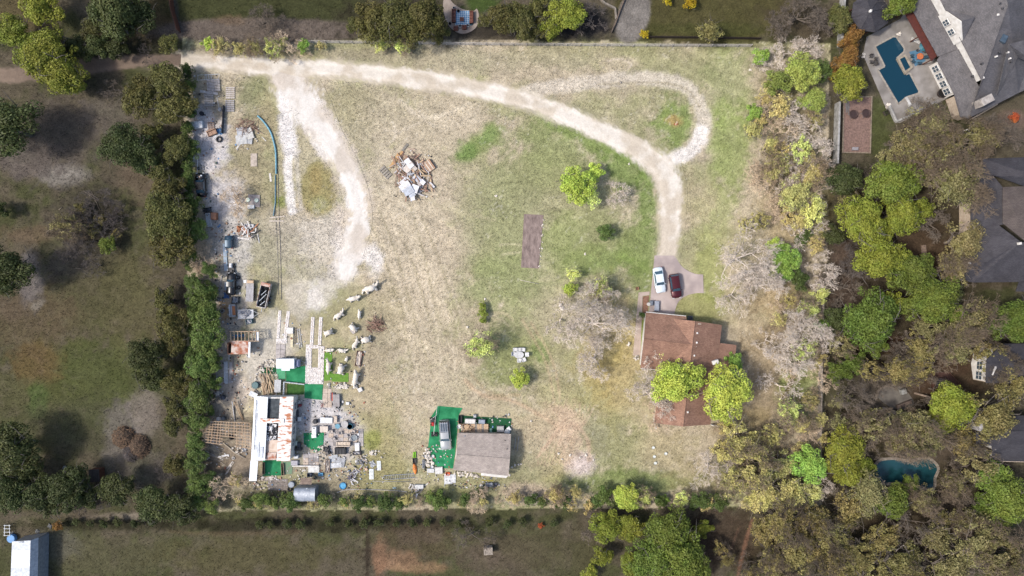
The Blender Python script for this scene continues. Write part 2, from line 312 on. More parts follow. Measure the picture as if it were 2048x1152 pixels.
# wheel tracks, ruts and worn lines
for pts, wd, col, a in [
    ([(362, 121), (500, 130), (640, 138), (800, 154), (1000, 188), (1150, 238), (1275, 300), (1335, 372), (1338, 510)], 25, (198, 186, 168), .7),
    ([(585, 165), (632, 230), (672, 300), (706, 380), (704, 480)], 40, (206, 193, 178), .65), ([(600, 190), (625, 250), (650, 300)], 22, (226, 218, 210), .6), ([(700, 470), (680, 540), (640, 600)], 26, (212, 203, 192), .55),
    ([(1320, 325), (1385, 300), (1408, 255), (1398, 205), (1368, 172), (1310, 158), (1240, 158), (1150, 168), (1090, 178), (1030, 192)], 18, (206, 195, 178), .85),
    ([(1340, 320), (1382, 302), (1405, 262)], 17, (226, 219, 211), .9),
    ([(1400, 215), (1372, 178), (1312, 165), (1200, 168)], 3, (150, 140, 112), .5),
    ([(572, 160), (574, 230), (580, 300)], 21, (228, 222, 217), .95), ([(580, 290), (576, 345), (584, 420)], 11, (228, 222, 216), .85),
    ([(590, 300), (596, 360), (602, 420)], 6, (206, 198, 186), .5),
    ([(600, 180), (650, 240), (690, 300), (714, 350)], 22, (208, 196, 182), .6),
    ([(800, 200), (830, 225), (870, 235), (940, 205)], 5, (204, 192, 170), .6), ([(785, 245), (792, 268), (782, 285)], 3, (206, 194, 174), .7), ([(770, 260), (800, 262), (840, 245)], 3, (200, 188, 168), .5),
    ([(1062, 645), (1095, 700), (1112, 745), (1120, 800)], 3, (182, 162, 132), .7), ([(1045, 640), (1080, 700), (1098, 745), (1110, 810)], 3, (182, 162, 132), .6),
    ([(985, 625), (1012, 628), (1025, 640)], 3, (186, 174, 142), .7), ([(985, 640), (1005, 640), (1018, 652)], 2.5, (186, 174, 142), .6),
    ([(930, 760), (965, 790), (1020, 800), (1080, 830), (1130, 860)], 5, (190, 166, 138), .7), ([(940, 745), (980, 785), (1040, 790)], 3, (180, 160, 128), .5),
    ([(1085, 900), (1120, 860), (1150, 850), (1175, 880), (1178, 920)], 5, (192, 168, 142), .7), ([(1075, 915), (1110, 870), (1128, 840)], 4, (190, 166, 140), .6),
    ([(800, 430), (830, 470), (850, 540), (900, 640)], 8, (200, 186, 160), .5), ([(760, 560), (800, 640), (840, 730)], 6, (194, 180, 152), .4),
    ([(1000, 490), (1020, 488), (1040, 490)], 2.5, (192, 184, 150), .6), ([(1005, 508), (1040, 505)], 2.5, (192, 184, 150), .6),
    ([(1215, 122), (1240, 118), (1262, 128), (1255, 138)], 2, (206, 192, 172), .8),
    ([(870, 360), (880, 385), (870, 400)], 3, (190, 180, 152), .5), ([(850, 395), (900, 420), (990, 440)], 4, (186, 176, 144), .4),
    ([(1505, 1040), (1490, 1090), (1476, 1152)], 4, (122, 92, 74), .85), ([(1478, 1055), (1462, 1100)], 2, (104, 82, 68), .6),
    ([(1600, 705), (1585, 760), (1560, 810)], 5, (112, 88, 66), .7),
    ([(345, 0), (352, 40), (362, 70)], 9, (96, 88, 82), .6), ([(340, 1063), (420, 1068), (600, 1064)], 5, (92, 80, 62), .5)]:
    stroke(pts, wd, col, a)
for k in range(14):
    rk = random.Random(k); x0 = 735 + k * 9; stroke([(x0 + rk.uniform(-10, 10), 400 + rk.uniform(-60, 80)), (x0 + 35, 520), (x0 + 70 + rk.uniform(-10, 10), 640), (x0 + 100 + rk.uniform(-20, 20), 740 + rk.uniform(-30, 40))], 1.7, (208, 194, 170) if k % 3 else (152, 143, 114), .6, .7)
for k in range(8):
    rk = random.Random(50 + k); stroke([(795 + k * 6, 205 + rk.uniform(-10, 10)), (840 + k * 5, 232 + k * 4), (900 + k * 6, 225 + k * 3), (960, 205 + k * 6)], 1.6, (208, 195, 172), .5, .8)
for k in range(10):
    rk = random.Random(80 + k); stroke([(1075 + k * 7, 930), (1090 + k * 7, 880 + rk.uniform(-10, 10)), (1120 + k * 6, 840), (1100 + k * 10, 810)], 1.8, (200, 174, 148), .5, .8)
# grain: streaks of dry grass and speckle, in every area
CO *= (1 + (STR - .5)[..., None] * .42) * (1 + (N3 - .5)[..., None] * .5) * (1 + (TAB[(np.arange(PX.shape[0]) % 512)[:, None], (np.arange(PX.shape[1]) * 7 % 512)[None]] - .5)[..., None] * .22)
spk = sstep(.8, .95, vnoise(PX, PY, 3.4, 40)) * (N2 > .54) * IN * .28
CO = lerp(CO, cc(226, 218, 206), spk)
CO = np.where(IN[..., None], CO, CO * 1.07)
CO = np.clip(CO, .004, .8)
def grid_mesh(name, XX, YY, ZZ, C, material):
    ny, nx = XX.shape; me = bpy.data.meshes.new(name)
    me.vertices.add(nx * ny); me.vertices.foreach_set('co', np.stack([XX, YY, ZZ], -1).astype(np.float32).ravel())
    i = np.arange((ny - 1) * nx).reshape(ny - 1, nx)[:, :-1].ravel(); q = np.stack([i, i + 1, i + 1 + nx, i + nx], -1).ravel()
    me.loops.add(len(q)); me.loops.foreach_set('vertex_index', q.astype(np.int32))
    me.polygons.add(len(q) // 4); me.polygons.foreach_set('loop_start', np.arange(0, len(q), 4, dtype=np.int32))
    me.update(calc_edges=True); me.validate()
    at = me.attributes.new('Col', 'FLOAT_COLOR', 'POINT'); at.data.foreach_set('color', np.concatenate([C, np.ones(C.shape[:2] + (1,))], -1).astype(np.float32).ravel())
    me.materials.append(material); o = bpy.data.objects.new(name, me); COL.objects.link(o); return o
GZ = (fbm(PX, PY, 40, 21, 3) - .5) * .05 - .03      # small unevenness, always below zero
M_GROUND = attr_mat('turf_and_soil', lo=.6, hi=1.4, scale=3.6, bump=.6)
struct(grid_mesh('ground', GX, GY, GZ, CO, M_GROUND))
def gcol(px, py):
    X = (px - 1024) * S; Y = (576 - py) * S
    i = np.clip(np.searchsorted(gx, X), 0, len(gx) - 1); j = np.clip(np.searchsorted(gy, Y), 0, len(gy) - 1)
    return CO[j, i]
# ------------------------------------------------------------------ gravel roads
M_ROAD = attr_mat('crushed_limestone', lo=.86, hi=1.12, scale=3.5, bump=.25)
ROADS = []
def road(name, pts, col, col2, rough=1.0):
    """pts: (px, py, width in px)"""
    pts = smooth(pts, 5); q = [np.array(pts[0])]
    for p in pts[1:]:
        n = max(1, int(np.hypot(*(p - q[-1])[:2]) / 3.5)); a = q[-1]
        for k in range(1, n + 1): q.append(a + (p - a) * k / n)
    q = np.array(q); q[:, 2] *= .93; d = np.gradient(q[:, :2], axis=0); d /= np.linalg.norm(d, axis=1)[:, None] + 1e-9
    nrm = np.stack([-d[:, 1], d[:, 0]], 1); u = np.linspace(-1, 1, 25); ext = 1.3
    A = q[:, None, 0] + nrm[:, None, 0] * u[None] * q[:, 2, None] * .5 * ext; B = q[:, None, 1] + nrm[:, None, 1] * u[None] * q[:, 2, None] * .5 * ext
    ed = np.abs(u)[None] * ext + (fbm(A, B, 26, 51, 3) - .5) * .55 * rough + (fbm(A, B, 5, 52, 3) - .5) * .55 * rough
    w = sstep(1.06, .66, ed)
    rut = np.exp(-((np.abs(u) - .45) / .16) ** 2)[None] * (fbm(A, B, 60, 53, 2) * .8)
    C = cc(*col) * (1 - .8 * sstep(.42, .66, fbm(A, B, 34, 54, 4)))[..., None] + cc(*col2) * (.8 * sstep(.42, .66, fbm(A, B, 34, 54, 4)))[..., None]
    C = C * (.89 + .2 * rut[..., None]) * (1 + (fbm(A, B, 4, 55, 2) - .5)[..., None] * .22)
    C = C * w[..., None] + gcol(A, B) * (1 - w[..., None])
    Z = .012 + .035 * np.clip(1 - np.abs(u), 0, 1)[None] + (fbm(A, B, 20, 56, 2) - .5) * .02 * (np.abs(u) < .97)[None] + len(ROADS) * .006
    ROADS.append([tuple(x) for x in q[::4]])
    o = grid_mesh(name, (A - 1024) * S, (576 - B) * S, np.broadcast_to(Z, A.shape), np.clip(C, .004, .8), M_ROAD)
    o['label'] = None or name.replace('_', ' '); del o['label']
    return struct(o)
road('dirt_road', [(-40, 152, 36), (60, 148, 36), (150, 138, 36), (240, 126, 32), (320, 120, 30), (372, 121, 32)], (134, 117, 103), (114, 100, 90), .9)
road('gravel_track', [(545, 134, 56), (582, 168, 84), (618, 218, 78), (654, 275, 56), (688, 328, 46), (711, 385, 44), (717, 440, 46), (706, 495, 40), (694, 525, 44), (688, 560, 26)], (232, 225, 216), (206, 193, 178), 2.1)
road('gravel_road', [(362, 121, 30), (420, 124, 30), (500, 131, 36), (570, 139, 44), (640, 137, 36), (720, 144, 36), (800, 153, 40), (900, 168, 42), (1000, 188, 38), (1080, 211, 38), (1150, 238, 42), (1215, 268, 46), (1275, 300, 50), (1318, 330, 62), (1338, 372, 58), (1342, 430, 50), (1340, 480, 44), (1334, 524, 44)], (230, 221, 208), (202, 188, 168), 1.15)
# ------------------------------------------------------------------ trees: a few prototypes, copied; every tree is an Empty > trunk, crown
def leaf_material(name, rough=.6):
    m = bpy.data.materials.new(name); m.use_nodes = True; n = m.node_tree.nodes; l = m.node_tree.links
    p = n['Principled BSDF']; p.inputs['Roughness'].default_value = rough; p.inputs['Specular IOR Level'].default_value = .2
    oi = n.new('ShaderNodeObjectInfo'); ge = n.new('ShaderNodeNewGeometry'); tc = n.new('ShaderNodeTexCoord')
    nz = n.new('ShaderNodeTexNoise'); nz.inputs['Scale'].default_value = .55; nz.inputs['Detail'].default_value = 3
    l.new(tc.outputs['Object'], nz.inputs['Vector'])
    mr = n.new('ShaderNodeMapRange'); mr.inputs['To Min'].default_value = .5; mr.inputs['To Max'].default_value = 1.5
    n3 = n.new('ShaderNodeTexNoise'); n3.inputs['Scale'].default_value = 1.3; n3.inputs['Detail'].default_value = 2
    l.new(tc.outputs['Object'], n3.inputs['Vector']); mm = n.new('ShaderNodeMath'); mm.operation = 'MULTIPLY_ADD'; mm.inputs[1].default_value = .5
    m4 = n.new('ShaderNodeMapRange'); m4.inputs['From Min'].default_value = .3; m4.inputs['From Max'].default_value = .7; m4.inputs['To Max'].default_value = .5
    l.new(n3.outputs['Fac'], m4.inputs['Value']); l.new(ge.outputs['Random Per Island'], mm.inputs[0]); l.new(m4.outputs['Result'], mm.inputs[2]); l.new(mm.outputs[0], mr.inputs['Value'])
    hs = n.new('ShaderNodeHueSaturation'); l.new(oi.outputs['Color'], hs.inputs['Color']); l.new(mr.outputs['Result'], hs.inputs['Value'])
    m2 = n.new('ShaderNodeMapRange'); m2.inputs['From Min'].default_value = .3; m2.inputs['From Max'].default_value = .7
    m2.inputs['To Min'].default_value = .487; m2.inputs['To Max'].default_value = .517
    l.new(nz.outputs['Fac'], m2.inputs['Value']); l.new(m2.outputs['Result'], hs.inputs['Hue'])
    l.new(hs.outputs['Color'], p.inputs['Base Color'])
    t = n.new('ShaderNodeBsdfTranslucent'); l.new(hs.outputs['Color'], t.inputs['Color'])
    mx = n.new('ShaderNodeMixShader'); mx.inputs[0].default_value = .2
    l.new(p.outputs[0], mx.inputs[1]); l.new(t.outputs[0], mx.inputs[2]); l.new(mx.outputs[0], n['Material Output'].inputs['Surface'])
    return m
M_LEAF = leaf_material('leaf')
def bark_material():
    m = mat('bark', (.15, .135, .12), (.08, .07, .062), 6, .95, bump=.5)
    n = m.node_tree.nodes; l = m.node_tree.links; oi = n.new('ShaderNodeObjectInfo'); p = n['Principled BSDF']
    src = p.inputs['Base Color'].links[0].from_socket
    mx = n.new('ShaderNodeMix'); mx.data_type = 'RGBA'; mx.blend_type = 'MULTIPLY'; mx.inputs[0].default_value = 1
    l.new(src, mx.inputs[6]); l.new(oi.outputs['Color'], mx.inputs[7]); l.new(mx.outputs[2], p.inputs['Base Color'])
    return m
M_BARK = bark_material()
def crown_mesh(name, rad, n, leaf, seed, lobes=18, flat=.72, fill=.35, gap=0.0):
    """leaf-sized faces over the lobes of a crown of radius rad, its centre at the origin"""
    r = np.random.RandomState(seed); L = []
    for i in range(lobes):
        d = r.normal(size=3); d /= np.linalg.norm(d); d[2] = abs(d[2]) * .9 - .25
        q = d * rad * (.12 + .74 * r.rand() ** .8); q[2] *= flat
        L.append((q, rad * (.12 + .17 * r.rand()) * (1.15 if np.hypot(q[0], q[1]) < rad * .4 else .9)))
    wts = np.array([l[1] ** 2 for l in L]); wts /= wts.sum(); which = r.choice(lobes, n, p=wts)
    d = r.normal(size=(n, 3)); d[:, 2] = d[:, 2] * .8 + .25; d /= np.linalg.norm(d, axis=1)[:, None]
    rr = np.where(r.rand(n) < fill, r.rand(n) ** .5, .82 + .3 * r.rand(n))
    ctr = np.array([l[0] for l in L])[which] + d * (np.array([l[1] for l in L])[which] * rr)[:, None] * np.array([1, 1, .85])
    if gap:
        k = vnoise(ctr[:, 0] * 10 + 99, ctr[:, 1] * 10 + ctr[:, 2] * 6 + 55, rad * 2.6, seed) ; keep = k > gap; ctr = ctr[keep]; d = d[keep]; n = len(ctr)
    nr = d + r.normal(size=(n, 3)) * .55; nr[:, 2] += .35; nr /= np.linalg.norm(nr, axis=1)[:, None]
    a = np.cross(nr, r.normal(size=(n, 3))); a /= np.linalg.norm(a, axis=1)[:, None] + 1e-9; b = np.cross(nr, a)
    sz = leaf * (.45 + 1.15 * r.rand(n) ** 1.6)[:, None]
    V = np.stack([ctr - a * sz * .55, ctr - b * sz * .33 + nr * sz * .07, ctr + a * sz * .55, ctr + b * sz * .33 + nr * sz * .07], 1).reshape(-1, 3)
    me = bpy.data.meshes.new(name); me.vertices.add(4 * n); me.vertices.foreach_set('co', V.astype(np.float32).ravel())
    me.loops.add(4 * n); me.loops.foreach_set('vertex_index', np.arange(4 * n, dtype=np.int32))
    me.polygons.add(n); me.polygons.foreach_set('loop_start', np.arange(0, 4 * n, 4, dtype=np.int32))
    me.update(calc_edges=True); me.validate(); me.materials.append(M_LEAF); return me
def limbs(rad, zc, seed, n=9, r0=.22):
    """trunk and main limbs of a crown of radius rad centred zc above the ground"""
    rn = random.Random(seed); m = MB(); top = Vector((rn.uniform(-.1, .1) * rad, rn.uniform(-.1, .1) * rad, zc - rad * .25))
    m.tube([(0, 0, -.25), (0, 0, .3), top * .5 + Vector((.08, .05, 0)), top], [r0 * 1.5, r0 * 1.1, r0 * .85, r0 * .7], 7)
    for i in range(n):
        a = i / n * 6.283 + rn.uniform(-.3, .3); e = rn.uniform(.1, 1.0)
        st = top * rn.uniform(.6, 1.0); en = Vector((math.cos(a) * rad * .75, math.sin(a) * rad * .75, zc + rad * (e - .45) * .8))
        md = (st + en) / 2 + Vector((rn.uniform(-.1, .1) * rad, rn.uniform(-.1, .1) * rad, rad * .1))
        m.tube([st, md, en], [r0 * .5, r0 * .32, r0 * .08], 5)
        for k in range(3):
            q = md + (en - md) * rn.random(); w = q + Vector((rn.gauss(0, .25), rn.gauss(0, .25), rn.uniform(0, .3))) * rad
            m.tube([q, (q + w) / 2 + Vector((rn.gauss(0, .05), rn.gauss(0, .05), .05)) * rad, w], [r0 * .2, r0 * .12, r0 * .04], 4)
    return m.mesh('trunk', M_BARK, True)
def bare_mesh(rad, hgt, seed, depth=6, r0=.2, thin=1.0):
    """trunk mesh and twig mesh of a leafless tree of crown radius rad and height hgt"""
    rn = random.Random(seed); big = MB(); tw = MB(); cnt = [0]
    def grow(p, d, ln, r, dep):
        cnt[0] += 1
        if cnt[0] > 9000: return
        q = p + d * ln * .5 + Vector((rn.gauss(0, .06), rn.gauss(0, .06), rn.gauss(0, .04))) * ln
        e = q + (d + Vector((rn.gauss(0, .22), rn.gauss(0, .22), rn.gauss(.02, .14)))).normalized() * ln * .5
        (big if dep >= depth - 3 else tw).tube([p, q, e], [r, r * .82, r * .62], 6 if dep >= depth - 1 else 3, False)
        if dep == 0: return
        for k in range(rn.choice((2, 3, 3, 4) if dep > 1 else (3, 4, 4))):
            ax = Vector((rn.gauss(0, 1), rn.gauss(0, 1), rn.gauss(0, .6))).normalized()
            nd = (d * .75 + ax * .75 + Vector((0, 0, .06))).normalized()
            st = p + (e - p) * rn.uniform(.45, 1.0) if k else e
            grow(st, nd, ln * rn.uniform(.6, .82), max(r * .56, .0112 * thin), dep - 1)
    nst = rn.choice((3, 4, 5)); base = Vector((0, 0, -.2)); fork = Vector((rn.gauss(0, .15), rn.gauss(0, .15), hgt * .22))
    big.tube([base, Vector((0, 0, .25)), fork], [r0 * 1.5, r0 * 1.1, r0 * .9], 8)
    for k in range(nst):
        a = k / nst * 6.283 + rn.uniform(-.4, .4); d = Vector((math.cos(a), math.sin(a), rn.uniform(.55, 1.1))).normalized()
        grow(fork, d, hgt * .26, r0 * .62, depth - 1)
    zs = [v for v in tw.v]; ext = np.percentile(np.hypot([v[0] for v in zs], [v[1] for v in zs]), 92); hz = np.percentile([v[2] for v in zs], 98)
    for b in (big, tw): b.v = [(v[0] * rad / ext, v[1] * rad / ext, v[2] * (hgt / hz if v[2] > 0 else 1)) for v in b.v]
    return big.mesh('trunk', M_BARK, True), tw.mesh('twigs', M_BARK)
PROTO = {}
for rad, n, lf in ((1.2, 2000, .15), (2.2, 6000, .18), (3.4, 12000, .22), (4.8, 20000, .26)):
    PROTO['dense', rad] = [(crown_mesh('crown', rad, n, lf, 100 + k + int(rad * 7), lobes=int(26 + rad * 9), fill=.28), limbs(rad, rad * 1.15, k, 8, .07 * rad)) for k in range(3)]
    PROTO['open', rad] = [(crown_mesh('crown', rad, int(n * .62), lf * 1.0, 200 + k + int(rad * 7), lobes=int(26 + rad * 12), fill=.7, gap=.37), limbs(rad, rad * 1.15, 50 + k, 12, .06 * rad)) for k in range(3)]
for rad, hg, dp, r0 in ((2.4, 3.2, 6, .07), (5.0, 7.5, 7, .17)):
    PROTO['bare', rad] = [bare_mesh(rad, hg, 300 + k + int(rad), dp, r0, 1.0 if rad < 3 else 1.3) for k in range(3)]
# species: (form, leaf colour as it should look in the picture, bark colour factor, what it looks like, category)
SP = {  # first group, outside the lot: overall darkening is put into the leaf colours
 'oak':   ('dense', (60, 66, 35), (.7, .7, .7), 'dense dark green evergreen', 'tree'),
 'olv':   ('dense', (78, 76, 40), (.7, .7, .7), 'dense dark olive evergreen', 'tree'),
 'gold':  ('open', (114, 105, 64), (.9, .85, .8), 'golden brown budding', 'tree'),
 'tan':   ('open', (110, 104, 68), (1.2, 1.1, 1.0), 'loose olive tan', 'tree'),
 'mid':   ('dense', (86, 98, 40), (.8, .8, .8), 'leafy mid green', 'tree'),
 'dlime': ('dense', (108, 112, 42), (.8, .8, .8), 'yellowish green leafy', 'tree'),
 'twig':  ('bare', None, (.95, .86, .76), 'leafless grey brown', 'tree'),
 'dtwig': ('bare', None, (.7, .66, .66), 'leafless dark grey', 'tree'),
 'red':   ('dense', (150, 76, 44), (.8, .7, .6), 'rust red leafy', 'shrub'),
 'ylw':   ('dense', (150, 130, 30), (.8, .8, .7), 'small yellow', 'shrub'),
 'rgrn':  ('dense', (110, 82, 42), (.8, .7, .6), 'reddish green leafy', 'shrub'),
 # inside the lot
 'hedge': ('dense', (84, 98, 48), (1, .95, .9), 'bushy green', 'shrub'),
 'hedged':('dense', (74, 88, 44), (1, .95, .9), 'bushy deep green', 'shrub'),
 'lime':  ('dense', (158, 170, 74), (1.6, 1.5, 1.4), 'bright yellow green leafy', 'tree'),
 'green': ('dense', (120, 146, 66), (1.4, 1.4, 1.3), 'bright green leafy', 'tree'),
 'pale':  ('open', (186, 192, 112), (2.2, 2.1, 1.9), 'pale green budding', 'tree'),
 'amb':   ('open', (164, 158, 98), (1.6, 1.5, 1.3), 'yellow olive budding', 'tree'),
 'lgrn':  ('dense', (124, 134, 66), (1.3, 1.2, 1.1), 'yellow tipped green leafy', 'tree'),
 'scrub': ('open', (158, 146, 94), (2.2, 2.0, 1.7), 'tan scrubby', 'shrub'),
 'conif': ('dense', (112, 126, 52), (1.2, 1.1, 1), 'narrow olive green', 'shrub'),
 'white': ('bare', None, (3.9, 3.75, 3.55), 'leafless pale grey', 'tree'),
 'straw': ('bare', None, (3.7, 3.2, 2.5), 'leafless straw coloured', 'tree'),
}
trn = random.Random(5); TREES = []
def tree(sp, px, py, r, k=None, hk=1.0):
    """crown centre at pixel px, py with radius r pixels; k brightens or dulls the leaf"""
    if k is None: k = trn.uniform(.8, 1.15)
    if px < 330: r *= .93
    form, colr, bark, desc, cat = SP[sp]; rad = r * S * (.98 if form == 'bare' else 1.16)
    keys = [q for f, q in PROTO if f == form]; key = min(keys, key=lambda q: abs(math.log(q / rad))); v = trn.randrange(3)
    a, b = PROTO[form, key][v]; sc = rad / key
    hgt = (7.5 / 5.0 if form == 'bare' and key > 3 else 3.2 / 2.4 if form == 'bare' else 1.15) * rad * hk
    root = P(px, py, hgt * (.62 if form == 'bare' else 1.0) )
    name = {'bare': 'bare_tree'}.get(form, 'leafy_tree') if cat == 'tree' else 'shrub'
    if r < 14 and cat == 'tree': cat = 'shrub'; name = 'shrub'
    size = 'small ' if r < 22 and cat == 'tree' else 'large ' if r > 46 else ''
    t = bpy.data.objects.new(name, None); COL.objects.link(t); t.location = (root.x, root.y, -.04); t.rotation_euler = (0, 0, trn.uniform(0, 6.28)); fx = trn.uniform(.88, 1.2); t.scale = (sc * fx, sc * 1.06 / fx, sc * hk)
    reg(t, (size + desc + ' ' + cat) if sp != 'ylw' or r > 99 else desc + ' ' + cat, cat, px, py, {'tree': 'trees', 'shrub': 'shrubs'}[cat])
    br = tuple(bark) + (1,)
    if form == 'bare':
        o = link('trunk', a, t); o.color = br; o = link('twigs', b, t); o.color = br
    else:
        o = link('trunk', b, t); o.color = br; o = link('crown', a, t, (0, 0, key * 1.15), (0, 0, 0))
        if form == 'open' and r > 17 and trn.random() < .45:
            bk = 5.0 if rad > 3 else 2.4; f = key / bk * 1.02; w_ = link('twigs', PROTO['bare', bk][v][1], t, (0, 0, 0), (0, 0, 0), (f, f, f * (1.35 if bk > 3 else 1.5))); w_.color = (bark[0] * .85, bark[1] * .78, bark[2] * .66, 1)
        q = c(*colr, k * 1.9); j = trn.uniform(.88, 1.12); o.color = (q[0] * j * trn.uniform(.93, 1.07), q[1] * j, q[2] * j, 1)
    TREES.append((px, py, r)); return t
